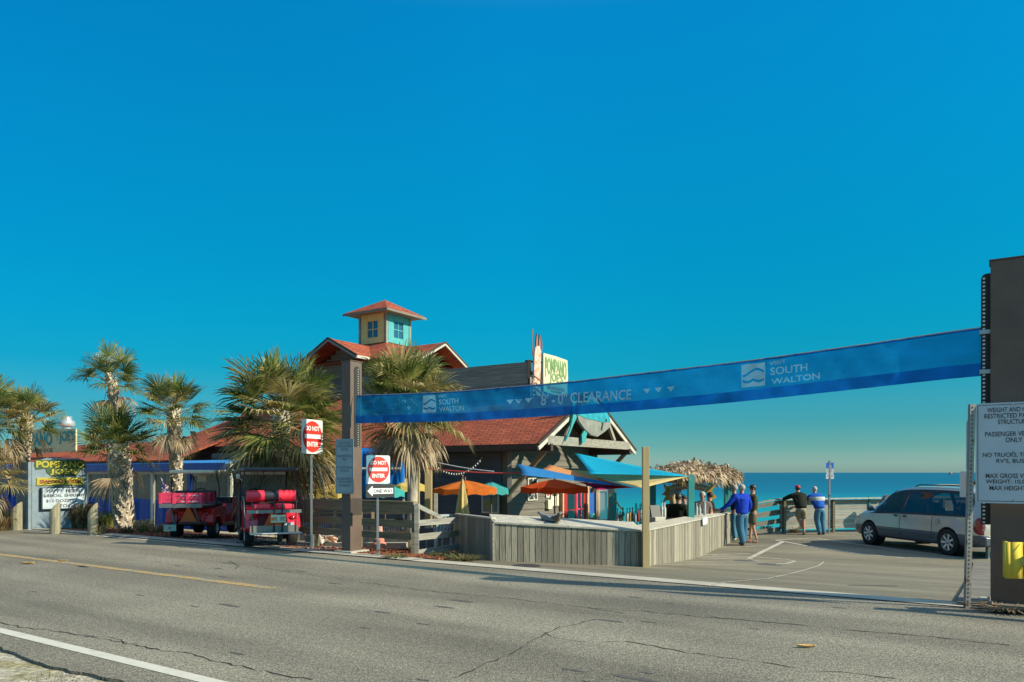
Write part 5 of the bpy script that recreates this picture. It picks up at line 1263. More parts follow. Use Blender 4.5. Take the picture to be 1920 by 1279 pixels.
    for i in range(hang):                      # long withered leaves hanging by bent stalks
        a = [R(-60), R(-110), R(10), R(200)][i % 4]+r.uniform(-.3,.3); d = V((math.cos(a), math.sin(a), 0)); s0 = tc-V((0,0,crown_r*.5))
        m1 = s0+d*crown_r*.45+V((0,0,.05)); m2 = s0+d*crown_r*.75+V((0,0,-.12)); S_.tube([s0, m1, m2], .010, 4); fan(D_, m2, (d*.3+V((0,0,-1))).normalized(), d, crown_r*.4, r, 16, 40, .5)
    if n_green: part('crown', G, leaf_g, o, recalc=False)
    if YL.v: part('yellowing_fronds', YL, leaf_y, o, recalc=False)
    if D_.v: part('dry_fronds', D_, leaf_d, o, recalc=False)
    part('leaf_stalks', S_, mat('leaf_stalk', (.23,.20,.09), .7, var=.2), o)
    return o
def pt(px, py, k): return atk(px, py, k)
palm('leaning palm right of the left pillar, its dry skirt hanging behind the banner', atk(772,1036,16.9), pt(765,752,17.1), .115, 1.48, 54, 20, 11, boots_from=.62, boots=34, lo=-.22, yellow=.3, nseg=28, base_tr=.12, skirt=.22)
palm('biggest shaggiest palm between the dark roofed cart and the left pillar', gp(540,1008), pt(527,778,19.6), .16, 2.0, 62, 26, 12, boots_from=.3, boots=40, lo=-.72, yellow=.30, nseg=30, skirt=.95)
palm('palm with a slim bare trunk rising behind the white roofed cart', gp(327,994), pt(324,768,22.8), .14, 1.36, 36, 6, 13, boots_from=.35, boots=54, lo=-.18, yellow=.2, skirt=.2)
palm('lower bushy palm with a thick crosshatched trunk at the middle left', gp(232,993), pt(218,838,22.6), .18, 1.48, 28, 3, 14, boots_from=.0, boots=70, lo=.02, yellow=.12, skirt=.3, hang=0)
palm('tallest palm at the left with a small flat topped head above its neighbour', gp(246,991), pt(206,708,23.8), .13, 1.24, 24, 4, 15, boots_from=.3, boots=50, squash=.8, lo=.02, yellow=.1, skirt=.3)
palm('palm leaning over the roof sign and the monument sign at the left', gp(42,985), pt(50,788,22.2), .13, 1.20, 24, 4, 16, boots_from=.3, boots=50, lo=.0, yellow=.35, skirt=.3)
palm('palm cut by the left edge of the picture', gp(-22,990), pt(-20,780,21.5), .14, 1.30, 30, 10, 17, boots_from=.3, boots=40, lo=-.3, yellow=.4, skirt=.5)
palm('low young palm at the left edge with drooping yellowish fans', gp(-34,992), pt(-30,885,20.5), .12, 1.15, 22, 8, 18, boots_from=.3, boots=20, lo=-.2, yellow=.6, skirt=.4)

# ------------------------------------------------------------------ umbrellas and shade sails
def umbrella(label, c, r_, zc, m, seed, closed=False, valance=.15, floor=-1.1, rise=.22, skew=(0,0)):
    r = random.Random(seed); o = thing('patio_umbrella', label, 'umbrella', V((c.x, c.y, floor)), r.uniform(0,1), 'patio umbrellas')
    n_ = 8; mb = MB(); h0 = zc-floor
    if closed:
        prof = [(.02,h0),(.05,h0-.12),(.10,h0-.45),(.15,h0-.9),(.19,h0-1.28),(.17,h0-1.30)]; seg = 24; vv = []
        for (rr, z) in prof:
            for k in range(seg): a = 2*math.pi*k/seg; q = rr*(1+.30*math.sin(a*6)*min(1,(h0-z)*2)); vv.append(V((q*math.cos(a), q*math.sin(a), z)))
        mb.add(vv, [[i*seg+k, i*seg+(k+1)%seg, (i+1)*seg+(k+1)%seg, (i+1)*seg+k] for i in range(len(prof)-1) for k in range(seg)])
    else:
        seg = 48; vv = []; rows_ = 9
        for j in range(rows_+1):
            t_ = j/rows_
            for k in range(seg):
                a = 2*math.pi*k/seg; ph = (a/(2*math.pi)*n_) % 1; rib = abs(ph-.5)*2    # 1 at ribs
                cut = math.cos(math.pi/n_)/math.cos((ph-.5)*2*math.pi/n_); rr = r_*t_*cut
                z = h0+rise*(1-t_**1.25)-(.05*(1-rib)*t_*math.sin(math.pi*t_)) + .018*math.sin(a*7+seed)*t_
                vv.append(V((rr*math.cos(a), rr*math.sin(a), z+rr*math.cos(a)*skew[0])))
        for k in range(seg):
            a = 2*math.pi*k/seg; ph = (a/(2*math.pi)*n_) % 1; cut = math.cos(math.pi/n_)/math.cos((ph-.5)*2*math.pi/n_); rr = r_*cut*1.005
            vv.append(V((rr*math.cos(a), rr*math.sin(a), h0-valance+.02*math.sin(a*9+seed)+rr*math.cos(a)*skew[0])))
        mb.add(vv, [[i*seg+k, i*seg+(k+1)%seg, (i+1)*seg+(k+1)%seg, (i+1)*seg+k] for i in range(rows_+1) for k in range(seg)])
    part('canopy', mb, m, o, local=True, smooth=True, sharp=35, recalc=False)
    mb = MB(); mb.tube([(0,0,0),(0,0,h0+(.32 if not closed else .06))], .022, 8); mb.ell((0,0,h0+(rise+.03 if not closed else .07)), .03,.03,.03, 8, 6); part('pole', mb, mat('pole_bronze', (.12,.08,.06), .5), o, local=True)
    if not closed:
        for k in range(n_):
            a = 2*math.pi*(k)/n_; mb = MB(); mb.tube([(0,0,h0-.25),(r_*.5*math.cos(a), r_*.5*math.sin(a), h0+rise*.35)], .008, 4); part('rib', mb, mat('pole_bronze', (.12,.08,.06), .5), o, local=True)
    mb = MB(); mb.lathe([(0,0),(.26,0),(.26,.06),(.06,.10),(.04,.25),(0,.25)], (0,0,0), 16); part('base', mb, mat('pole_bronze', (.12,.08,.06), .5), o, local=True)
    return o
or_m = cloth('umbrella_orange', (.66,.17,.025), .35); rd_m = cloth('umbrella_redorange', (.60,.075,.012), .35); tq_m = cloth('umbrella_turquoise', (.07,.46,.44), .35); ye_m = cloth('umbrella_yellow', (.60,.46,.13), .3)
def uc(px, py, k): return atk(px, py, k)
c = uc(872, 916, 20.2); umbrella('open orange patio umbrella against the shaded wall left of the building corner', c, .86, c.z+.0, or_m, 1)
c = uc(921, 917, 21.6); umbrella('open turquoise patio umbrella half behind the orange one', c, .52, c.z, tq_m, 2)
c = uc(867, 898, 17.4); umbrella('closed pale yellow patio umbrella standing behind the plank wall', c, 0, c.z, cloth('umbrella_paleyellow', (.56,.43,.17), .2), 3, closed=True)
c = uc(1040, 914, 20.4); umbrella('open red orange patio umbrella in front of the red door', c, .96, c.z, rd_m, 4)
c = uc(722, 921, 20.2); umbrella('open turquoise patio umbrella behind the one way sign', c, .55, c.z, tq_m, 5)
c = uc(757, 911, 21.0); umbrella('open yellow patio umbrella beside the slanting palm trunk', c, .62, c.z, ye_m, 6)
c = uc(628, 922, 20.5); umbrella('open yellow patio umbrella behind the left pillar notice', c, .75, c.z, ye_m, 7)
c = uc(572, 922, 22.5); umbrella('open yellow orange patio umbrella under the shaggy palm', c, .70, c.z, cloth('umbrella_gold', (.60,.36,.08), .3), 8)

def sail(label, pts, m, sag=.12, name='shade_sail', curve=.10, th=.006, n_=14, sagz=.10):
    """cloth stretched between three corners, edges curved inwards"""
    A_, B_, C_ = [V(p) for p in pts]; G = (A_+B_+C_)/3; vv = []; idx = {}
    for i in range(n_+1):
        for j in range(n_+1-i):
            a, b = i/n_, j/n_; c = 1-a-b; p = A_*a+B_*b+C_*c
            pull = 4*(a*b*(1-c)+b*c*(1-a)+a*c*(1-b))*curve*(1-27*a*b*c)
            p = p.lerp(G, max(0, pull)); p.z -= sagz*27*a*b*c
            idx[(i,j)] = len(vv); vv.append(p)
    fs = []
    for i in range(n_):
        for j in range(n_-i):
            fs.append([idx[(i,j)], idx[(i+1,j)], idx[(i,j+1)]])
            if i+j < n_-1: fs.append([idx[(i+1,j)], idx[(i+1,j+1)], idx[(i,j+1)]])
    mb = MB(); mb.add(vv, fs); o = solo(name, mb, m, label, 'shade sail', 'triangular shade sails over the patio', smooth=True)
    md = o.modifiers.new('s', 'SOLIDIFY'); md.thickness = th; return o
sail('large turquoise triangular shade sail rising to the restaurant wall', [atk(1076,849,23.0), atk(1293,893,18.6), atk(1106,888,15.8)], cloth('sail_turquoise', (.02,.58,.80), .6), curve=.05)
sail('pale yellow triangular shade sail under the turquoise one', [atk(1050,880,22.0), atk(1291,893.5,18.7), atk(1204,915,15.0)], cloth('sail_yellow', (.80,.66,.32), .55), curve=.02, sagz=.02)
sail('light orange triangular shade sail behind the blue one', [atk(1030,871,19.5), atk(1186,914,17.6), atk(1004,886,17.4)], cloth('sail_orange', (.90,.50,.22), .6), curve=.03, sagz=.01)
sail('blue triangular shade sail over a magenta one, pulled to the lumber posts', [atk(966,869,17.8), atk(1186,914,17.2), atk(978,890,15.8)], cloth('sail_blue', (.07,.38,.75), .6), curve=.07, sagz=.01)
sail('narrow magenta shade sail hanging just below the blue one', [atk(1085,903,17.6), atk(1192,914,17.2), atk(1120,918,16.6)], cloth('sail_magenta', (.62,.012,.12), .5), curve=.05, sagz=.02)
# ropes and string lights
def rope(name, a, b, sag, m, label, r_=.012, cat='rope'):
    mb = MB(); mb.tube([V(a).lerp(V(b), i/16)-V((0,0,sag*4*(i/16)*(1-i/16))) for i in range(17)], r_, 5); return solo(name, mb, m, label, cat)
rope('rope', atk(811,865,18.4), atk(926,884,17.7), .03, mat('rope_white', (.55,.60,.68), .8), 'pale blue white rope running from the lumber posts to the blue sail')
rope('rope', atk(800,878,18.4), atk(978,887,17.7), .04, mat('rope_red', (.50,.06,.05), .8), 'red rope running from the lumber posts to the blue sail', .016)
sl = thing('string_lights', 'string of small bulbs drooping in front of the shaded wall', 'string lights', atk(846,890,18.6), 0)
a, b = atk(812,868,18.5), atk(904,858,20.5); mb = MB(); pts = [a.lerp(b, i/20)-V((0,0,.33*4*(i/20)*(1-i/20))) for i in range(21)]; mb.tube(pts, .006, 4); part('cable', mb, sign_black, sl)
for i in range(1, 20, 1):
    mb = MB(); mb.ell(pts[i]-V((0,0,.035)), .017,.017,.026, 8, 6); part('bulb', mb, mat('bulb_glass', (.65,.62,.52), .2), sl, smooth=True)

# ------------------------------------------------------------------ patio: floor, picket rail, tarp stall, furniture
patio_z = -1.12
mb = MB(); mb.add([P(-19,4.3,-.72), P(-10.6,4.3,-.72), P(-10.0,7.7,-.72), P(-19,7.7,-.72)], [[0,1,2,3]])
tp_ = thing('picket_rail', 'low dark picket railing with a tan top rail seen through the rail fence', 'railing', atk(680,1000,17.8), 0)
a, b = atk(572,960,18.6), atk(772,960,17.2)
for z_ in (962, 998):
    mb = MB(); a1, b1 = atk(572,z_,18.6), atk(772,z_,17.2); mb.beam(a1, b1, .06, .05); part('rail', mb, mat('tan_rail', (.42,.29,.16), .8), tp_)
mb = MB()
for i in range(46):
    t_ = i/45; p = a.lerp(b, t_); mb.beam(V((p.x, p.y, atk(0,997,p.y).z)), V((p.x, p.y, atk(0,975,p.y).z)), .035, .03)
q = part('pickets', mb, mat('picket_white', (.30,.29,.30), .8), tp_)
for t_ in (.30, .66):
    mb = MB(); p = a.lerp(b, t_); mb.beam(V((p.x, p.y-.05, atk(0,1000,p.y).z)), V((p.x, p.y-.05, atk(0,958,p.y).z)), .07, .07); part('post', mb, mat('tan_rail', (.42,.29,.16), .8), tp_)
# grey board step behind the rail fence
mb = MB()
for (y0_, y1_, k) in ((1005,1016,17.0),(1018,1029,16.7)):
    A_, B_ = atk(572,y0_,k+1.0), atk(762,y0_,k-.1); A2, B2 = atk(572,y1_,k+1.0), atk(762,y1_,k-.1)
    mb.prism([A_, B_, B2, A2], (0,.3,0))
solo('deck_step', mb, wood_cap, 'two long pale grey boards of a low deck edge behind the rail fence', 'deck')
ts = thing('tarp_stall', 'bright blue vinyl stall front with a white band behind the do not enter sign', 'stall', atk(706,1000,20.4), 0)
k = 20.6; mb = MB(); nx = 30
vv = []
for j, py in enumerate((846, 851, 880, 905, 936)):
    for i in range(nx+1):
        t_ = i/nx; p = atk(662+96*t_, py, k); p.y += .04*math.sin(t_*30+j)+.03*math.sin(t_*71); vv.append(p)
mb.add(vv, [[j*(nx+1)+i, j*(nx+1)+i+1, (j+1)*(nx+1)+i+1, (j+1)*(nx+1)+i] for j in range(4) for i in range(nx)])
q = part('front_sheet', mb, cloth('stall_blue', (.01,.20,.62), .4), ts, smooth=True); md = q.modifiers.new('s', 'SOLIDIFY'); md.thickness = .01
mb = MB(); mb.beam(atk(662,878,k-.1), atk(752,878,k-.1), .06, .05); part('white_rail', mb, trim_white, ts)
mb = MB(); mb.prism([atk(662,851,k), atk(758,851,k), atk(745,842,k+1.2), atk(668,842,k+1.2)], (0,0,.03)); part('roof_sheet', mb, cloth('stall_blue', (.01,.20,.62), .4), ts)
for px in (664, 757):
    mb = MB(); mb.beam(atk(px,850,k+.06), atk(px,1010,k+.06), .05, .05); part('post', mb, trim_white, ts)
# hanging poster, stacked pinkish base, chairs
c = gp(712, 1036); c = atk(711, 1028, 16.3)
ub = thing('pink_umbrella_base', 'stacked salmon pink concrete umbrella base beside the one way sign post', 'umbrella base', c, 0)
mb = MB(); mb.lathe([(0,0),(.15,0),(.155,.10),(.13,.13),(.11,.14),(.115,.19),(.09,.22),(.06,.23),(0,.23)], (0,0,0), 16); part('base', mb, mat('salmon', (.60,.22,.16), .8), ub, local=True)
c = atk(711, 999, 17.0); ub = thing('pink_planter', 'pale pink tapered planter behind the one way sign post', 'planter', c, 0)
mb = MB(); mb.lathe([(0,0),(.085,0),(.07,.16),(.0,.17)], (0,0,0), 14); part('pot', mb, mat('pale_pink', (.55,.32,.28), .8), ub, local=True)
def chair(c, rot, label, m, group, s=1.):
    o = thing('patio_chair', label, 'chair', c, rot, group)
    for x in (-.22,.22):
        for y, h in ((-.2,.62),(.2,.42)):
            mb = MB(); mb.beam((x*s,(y+(.03 if y>0 else -.05))*s,0), (x*s,y*s,h*s), .04*s, .035*s, up=(0,1,0)); part('leg', mb, m, o, local=True)
        mb = MB(); mb.beam((x*s,-.25*s,.62*s), (x*s,.24*s,.60*s), .06*s, .03*s); part('armrest', mb, m, o, local=True)
    mb = MB(); mb.box(-.24*s,.24*s,-.22*s,.24*s,.38*s,.42*s); part('seat', mb, m, o, local=True, bevel=.01)
    mb = MB()
    for i in range(5): mb.beam(((-.18+.09*i)*s,-.22*s,.42*s), ((-.20+.10*i)*s,-.36*s,.92*s), .06*s, .02*s, up=(0,1,0))
    mb.beam((-.23*s,-.36*s,.92*s), (.23*s,-.36*s,.92*s), .03*s, .05*s); part('backrest', mb, m, o, local=True)
    return o
cm = mat('chair_grey', (.36,.42,.44), .6)
chair(atk(822,1033,17.6)+V((0,0,-.02)), .6, 'pale grey patio chair behind the broken fence piece', cm, 'patio chairs', .95)
chair(atk(729,1032,18.8), 2.2, 'dark framed patio chair right of the one way sign post', mat('chair_dark', (.03,.03,.035), .4), 'patio chairs', .85)
chair(atk(748,1033,18.9), 3.6, 'dark framed patio chair next to the slanting palm trunk', mat('chair_dark', (.03,.03,.035), .4), 'patio chairs', .85)

# ------------------------------------------------------------------ thatched bar
TF = -.85
bar = thing('thatched_bar', 'small open bar with turquoise posts and a shaggy dry palm thatch roof', 'bar', atk(1290,1000,21.5), 0)
FLc, FRc, BRc, BLc = [V(((px-960)/F*k, k, 0)) for px, k in ((1278,18.9),(1382,24.4),(1322,28.0),(1176,24.0))]
def rf(u, v):
    p = FLc.lerp(FRc, u).lerp(BLc.lerp(BRc, u), v); e = min(1, 3.2*min(u, 1-u)); g_ = min(1, 2.4*min(v, 1-v))
    p.z = 1.50+.40*min(e, g_)**.8+.05*math.sin(u*9)*math.sin(v*7); return p
def teal_post(px, k, y0_, w_=.15, m=teal):
    mb = MB(); p = atk(px, y0_, k); mb.beam(V((p.x, p.y, -1.2)), V((p.x, p.y, p.z)), w_, w_, up=(0,1,0)); part('post', mb, m, bar)
teal_post(1295.5, 19.1, 890); teal_post(1364, 24.3, 893, .19); teal_post(1224, 22.8, 897, .16); teal_post(1333, 27.6, 895, .16)
for (a, b) in ((.0,.0),): pass
mb = MB()
def inset(u, v): q = rf(u, v); return q
Q = [(0.04,.05),(.96,.05),(.96,.95),(.04,.95)]
for i in range(4):
    a = rf(*Q[i]); b = rf(*Q[(i+1)%4]); a.z = b.z = 1.50; mb.beam(a, b, .05, .26)
part('fascia', mb, mat('orange_fascia', (.55,.15,.03), .7, var=.2), bar)
mb = MB(); n_ = 14; vv = [rf(i/n_, j/n_)-V((0,0,.04)) for j in range(n_+1) for i in range(n_+1)]
mb.add(vv, [[j*(n_+1)+i, j*(n_+1)+i+1, (j+1)*(n_+1)+i+1, (j+1)*(n_+1)+i] for j in range(n_) for i in range(n_)]); q = part('roof_deck', mb, timber, bar); md = q.modifiers.new('s', 'SOLIDIFY'); md.thickness = .05
r = random.Random(33); mb = MB()
def blade(p, d, L_, w_):
    sd_ = d.cross(V((r.uniform(-.4,.4), r.uniform(-.4,.4), 1))).normalized()*w_; g = V((0,0,-1))
    p1 = p+d*L_*.45+g*L_*r.uniform(.0,.1); p2 = p+d*L_*.8+g*L_*r.uniform(.15,.4); p3 = p+d*L_+g*L_*r.uniform(.3,.75)
    mb.add([p-sd_*.5, p+sd_*.5, p1+sd_, p1-sd_, p2+sd_*.7, p2-sd_*.7, p3], [[0,1,2,3],[3,2,4,5],[5,4,6]])
cen = rf(.5,.5)
for i in range(1500):
    u, v = r.random(), r.random()**1.2; p = rf(u, v)+V((0,0,r.uniform(-.02,.05))); 
    d = (V((p.x-cen.x, p.y-cen.y, 0))*.55+V((r.uniform(-.7,.7), r.uniform(-.7,.7), r.uniform(.0,.35)))).normalized(); blade(p, d, r.uniform(.22,.48), r.uniform(.012,.032))
for i in range(1500):                   # fringe hanging from the eaves
    e = r.random(); k_ = r.choice((0,0,0,1,1,3)) if i > 350 else 2; u, v = [(e,0),(1,e),(e,1),(0,e)][k_]; p = rf(u, v)+V((0,0,r.uniform(0,.13))); p.z = 1.50+r.uniform(.02,.18)
    o_ = V((p.x-cen.x, p.y-cen.y, 0)).normalized(); d = (o_*r.uniform(.2,.9)+V((r.uniform(-.5,.5), r.uniform(-.5,.5), r.uniform(-.8,.45)))).normalized(); blade(p, d, r.uniform(.14,.34)*(.55 if k_ in (2,3) else (1.15 if (k_ == 1 or u > .52) else .55)), r.uniform(.014,.032))
for (u0, v0, n0, hh) in ((.03,.06,200,.34),(.93,.12,330,.42),(.80,.1,170,.3),(.15,.5,110,.22),(.05,.95,110,.25)):
    for i in range(n0):
        u = min(1, max(0, u0+r.gauss(0,.05))); v = min(1, max(0, v0+r.gauss(0,.1))); p = rf(u, v); blade(p, V((r.uniform(-1,1), r.uniform(-1,1), r.uniform(.35,1.3))).normalized(), r.uniform(.5,1.)*hh, r.uniform(.010,.026))
q = part('thatch', mb, thatch_m, bar, recalc=False)
# counter, bottles, machines behind the wall
def behind(px, k, py): return atk(px, py, k)
mb = MB(); A_, B_ = atk(1222,981,18.3), atk(1352,955,23.0); mb.beam(A_, B_, .55, .05); part('counter', mb, mat('counter_dark', (.05,.04,.035), .5), bar)
c = atk(1233, 977, 18.1); rg = thing('cash_register', 'black cash register with pale keyboard on the bar counter', 'cash register', c, .4)
mb = MB(); mb.box(-.16,.14,-.14,.14,0,.10); part('base', mb, trim_white, rg, local=True, bevel=.01); mb = MB(); mb.prism([(-.15,.02,.10),(.12,.02,.10),(.12,.10,.38),(-.15,.10,.38)], (0,.05,0)); part('screen', mb, blackp, rg, local=True)
r = random.Random(6); cols = [(.5,.5,.48),(.45,.08,.05),(.08,.30,.12),(.5,.35,.1),(.06,.05,.05),(.55,.52,.42),(.05,.2,.4)]
def bottle(c, label, m, h=.28):
    o = thing('bottle', label, 'bottle', c, 0, 'bottles on the bar')
    mb = MB(); mb.lathe([(0,0),(.04,0),(.042,h*.55),(.015,h*.75),(.015,h*.95),(0,h*.95)], (0,0,0), 10); part('glass', mb, m, o, local=True, smooth=True, sharp=40)
    mb = MB(); mb.lathe([(0,h*.95),(.017,h*.95),(.017,h*1.03),(0,h*1.03)], (0,0,0), 8); part('cap', mb, sign_black, o, local=True)
BN = [('clear', (.40,.42,.42)), ('brown', (.12,.06,.03)), ('green', (.06,.18,.09)), ('white', (.55,.54,.50)), ('amber', (.38,.22,.06)), ('black', (.03,.03,.03)), ('pale blue', (.22,.34,.42)), ('red', (.35,.05,.04)), ('silver', (.42,.42,.42))]
for (nm, cc), px in zip(BN, (1158,1163,1168,1176,1181,1186,1191,1197,1202)):
    bottle(atk(px, 978+r.uniform(-2,3), 19.2), '%s bottle in the row on the bar left of the lone lumber post' % nm, mat('bottle_'+nm.replace(' ', '_'), cc, .2), r.uniform(.22,.38))
for i, px in enumerate((1241,1246)):
    bottle(atk(px, 970, 19.0), ['white bottle beside the cash register', 'second white bottle beside the cash register, nearer the capped guest'][i], mat('bottle_white', (.6,.6,.57), .3), .40)
for i, px in enumerate((1306,1312,1321)):
    bottle(atk(px, 966, 19.6), ['clear dispenser bottle right of the turquoise front post','white cup stack shaped bottle behind the counter','tall clear bottle on the counter near the bartender'][i], mat('bottle_clear', (.42,.45,.45), .15), [.34,.30,.5][i])
# ribbon shaped name board hung at the back of the bar
f = lambda x, y, o_=0.: atk(1243+x*99, 903+(1-y)*43, 22.6-o_)
bs = thing('bar_name_sign', 'wavy cream and orange ribbon shaped name sign hanging at the back of the bar', 'sign', f(.5,0), 0)
def band(x0, x1, fn0, fn1, n_=24): return [f(x0+(x1-x0)*i/n_, fn0(i/n_)) for i in range(n_+1)]+[f(x1-(x1-x0)*i/n_, fn1(1-i/n_)) for i in range(n_+1)]
arc = lambda t_: .62+.22*math.sin(math.pi*t_)
mb = MB(); mb.prism(band(.08,.92, lambda t_: arc(t_)-.18, lambda t_: arc(t_)+.16), (0,.05,0)); part('ribbon', mb, cream, bs)
for (pts_, m_) in (([(.10,.75),(.0,.98),(.05,.60),(-.02,.42),(.06,.38),(.0,.12),(.10,.20),(.22,.0),(.28,.30),(.40,.45),(.20,.52)], mat('ribbon_gold', (.58,.30,.03), .6)),
                   ([(.88,.98),(1.0,.82),(.92,.60),(1.02,.30),(.90,.18),(.92,.34),(.82,.55),(.92,.75)], mat('ribbon_gold', (.58,.30,.03), .6))):
    mb = MB(); mb.prism([f(x,y,.04) for x,y in pts_], (0,.04,0)); part('ribbon_end', mb, m_, bs)
mb = MB(); mb.prism([f(x,y,.07) for x,y in [(.08,.42),(.14,.62),(.36,.66),(.34,.52),(.16,.40)]], (0,.02,0)); part('ribbon_fold', mb, mat('ribbon_blue', (.30,.36,.42), .6), bs)
mb = MB(); put_text(mb, "POMPANO JOE'S", lambda x, y: f(x, y, .07), .10,.90, 0,1, .03, taper=lambda X, Y, yy: arc(X)-.02+.14*Y); part('turquoise_lettering', mb, teal, bs, recalc=False)
mb = MB(); put_text(mb, "SEAFOOD HOUSE", lambda x, y: f(x, y, .07), .22,.78, 0,1, .02, taper=lambda X, Y, yy: arc(.17+X*.66)-.15+.08*Y); part('red_lettering', mb, sign_red, bs, recalc=False)
mb = MB()
for x in (.12,.88): mb.tube([f(x,.85), f(x,1.25)], .01, 4)
part('hanger', mb, sign_black, bs)
# lattice screen, teal box, railing on the far side
lt = thing('lattice_screen', 'white diagonal lattice screen between the peach door post and the teal cabinet', 'screen', atk(1129,970,26.5), 0)
mb = MB(); k = 26.5
x0, x1, y0_, y1_ = 1119, 1140, 920, 975
for i in range(-12, 14):
    xa = x0+i*2.6; pts = []
    for (sx, ex) in ((xa, xa+28),):
        # clip the diagonal to the frame
        def cl(px): return max(x0, min(x1, px))
        t0, t1 = (cl(sx)-sx)/(ex-sx), (cl(ex)-sx)/(ex-sx)
        if t1-t0 < .05: continue
        A_ = atk(sx+(ex-sx)*t0, y1_-(y1_-y0_)*t0, k); B_ = atk(sx+(ex-sx)*t1, y1_-(y1_-y0_)*t1, k); mb.beam(A_, B_, .018, .02)
part('slats', mb, trim_white, lt)
mb = MB()
for (a, b) in (((x0,y0_),(x1,y0_)), ((x0,y1_),(x1,y1_)), ((x0,y0_),(x0,y1_)), ((x1,y0_),(x1,y1_))): mb.beam(atk(*a, k-.02), atk(*b, k-.02), .04, .05)
part('frame', mb, trim_white, lt)
tc_ = thing('teal_cabinet', 'tall teal cabinet with a dark notice right of the lattice screen', 'cabinet', atk(1148,985,25.5), 0)
mb = MB(); p = atk(1148,985,25.5); mb.obox(V((p.x, p.y, (p.z-.3+atk(0,916,25.5).z)/2)), (.13,0,0), (0,.13,0), (0,0,(atk(0,916,25.5).z-p.z+.3)/2)); part('body', mb, teal, tc_)
mb = MB(); a = atk(1140.5,913.5,25.2); b = atk(1152,926,25.2); mb.prism([a, V((b.x,a.y,a.z)), V((b.x,a.y,b.z)), V((a.x,a.y,b.z))], (0,.03,0)); part('notice', mb, mat('slate_notice', (.06,.08,.10), .5), tc_)
mb = MB(); mb.tube([atk(1155,940,24.5), atk(1163,952,23.6), atk(1168,956,23.0)], .03, 5); solo('slide_rail', mb, mat('straw_rail', (.45,.36,.14), .8), 'slanting straw coloured handrail in front of the sea right of the teal cabinet', 'handrail')
hr = thing('bar_stool', 'dark slim bar stool with tall bars standing against the sea left of the lumber post', 'stool', atk(1197,978,21), .3)
for (x, h) in ((-.09,.95),(-.05,.98),(.05,.94),(.09,1.0)):
    mb = MB(); mb.tube([(x*.6,0,-.4),(x,0,.05+h*.48)], .012, 5); part('bar', mb, sign_black, hr, local=True)
mb = MB(); mb.box(-.16,.16,-.12,.12,.14,.18); part('seat', mb, sign_black, hr, local=True)
# paper note on the wall
mb = MB(); a, b = atk(1317.5,971,19.05), atk(1326.5,982,19.4); mb.prism([a, V((b.x,b.y,a.z+.01)), b, V((a.x+.01,a.y,b.z-.02))], (-.01,.005,0))
solo('paper_note', mb, sign_white, 'white paper note tacked to the sunlit plank wall', 'paper')
# ---- pigeons on the cap of the front wall
pig_g = mat('pigeon_grey', (.16,.17,.19), .7, var=.2, scale=30); pig_b = mat('pigeon_brown', (.10,.075,.055), .7, var=.4, scale=25)
def pigeon(c, rot, m, label):
    o = thing('pigeon', label, 'pigeon', c, rot, 'birds resting on the wall cap'); s = 1.25
    me = MB(); seg = 12
    prof = [(-.16,.035,.010,.012),(-.10,.045,.030,.022),(-.04,.062,.050,.045),(.03,.072,.055,.058),(.08,.085,.046,.050),(.105,.115,.028,.032),(.125,.140,.024,.026),(.150,.142,.018,.019),(.165,.140,.003,.003)]
    for (x, z, ry, rz) in prof:
        me.v += [V((x*s, ry*s*math.cos(2*math.pi*k/seg), (z+rz*math.sin(2*math.pi*k/seg))*s)) for k in range(seg)]
    me.f += [[i*seg+k, i*seg+(k+1)%seg, (i+1)*seg+(k+1)%seg, (i+1)*seg+k] for i in range(len(prof)-1) for k in range(seg)]+[list(range(seg)), [(len(prof)-1)*seg+k for k in range(seg)]]; me.m += [0]*(len(me.f))
    part('body', me, m, o, local=True, smooth=True)
    for e in (-1, 1):
        mb = MB(); mb.prism([(x*s, e*.050*s, z*s) for x, z in [(.06,.10),(.02,.045),(-.10,.02),(-.20,.02),(-.12,.06),(-.02,.11)]], (0, e*.012*s, 0)); part('wing', mb, m, o, local=True)
        mb = MB(); mb.tube([(.02*s, e*.02*s, .02*s), (.025*s, e*.022*s, -.01)], .005, 4); part('leg', mb, mat('bird_leg', (.45,.12,.08), .7), o, local=True)
    mb = MB(); mb.prism([(-.15*s,-.02*s,.03*s),(-.15*s,.02*s,.03*s),(-.25*s,.028*s,.012*s),(-.25*s,-.028*s,.012*s)], (0,0,.008)); part('tail', mb, m, o, local=True)
    mb = MB(); mb.tube([(.16*s,0,.139*s),(.185*s,0,.132*s)], [.006,.001], 5); part('beak', mb, sign_black, o, local=True)
def capz(px): 
    t_ = ((px-960)/F*14.6-WA.x)/(WB.x-WA.x); return zA+(zB-zA)*t_+.09
for px, k, rot, m, lb in ((1025,14.72,2.6,pig_g,'grey pigeon with white wing patches, leftmost on the wall cap'), (1036,14.78,.2,pig_g,'grey pigeon just behind the others on the wall cap'), (1043,14.60,-1.3,pig_b,'dark brown mottled pigeon hunched at the front edge of the cap')):
    x = (px-960)/F*k; pigeon(V((x, k, capz(px)-.02)), rot, m, lb)

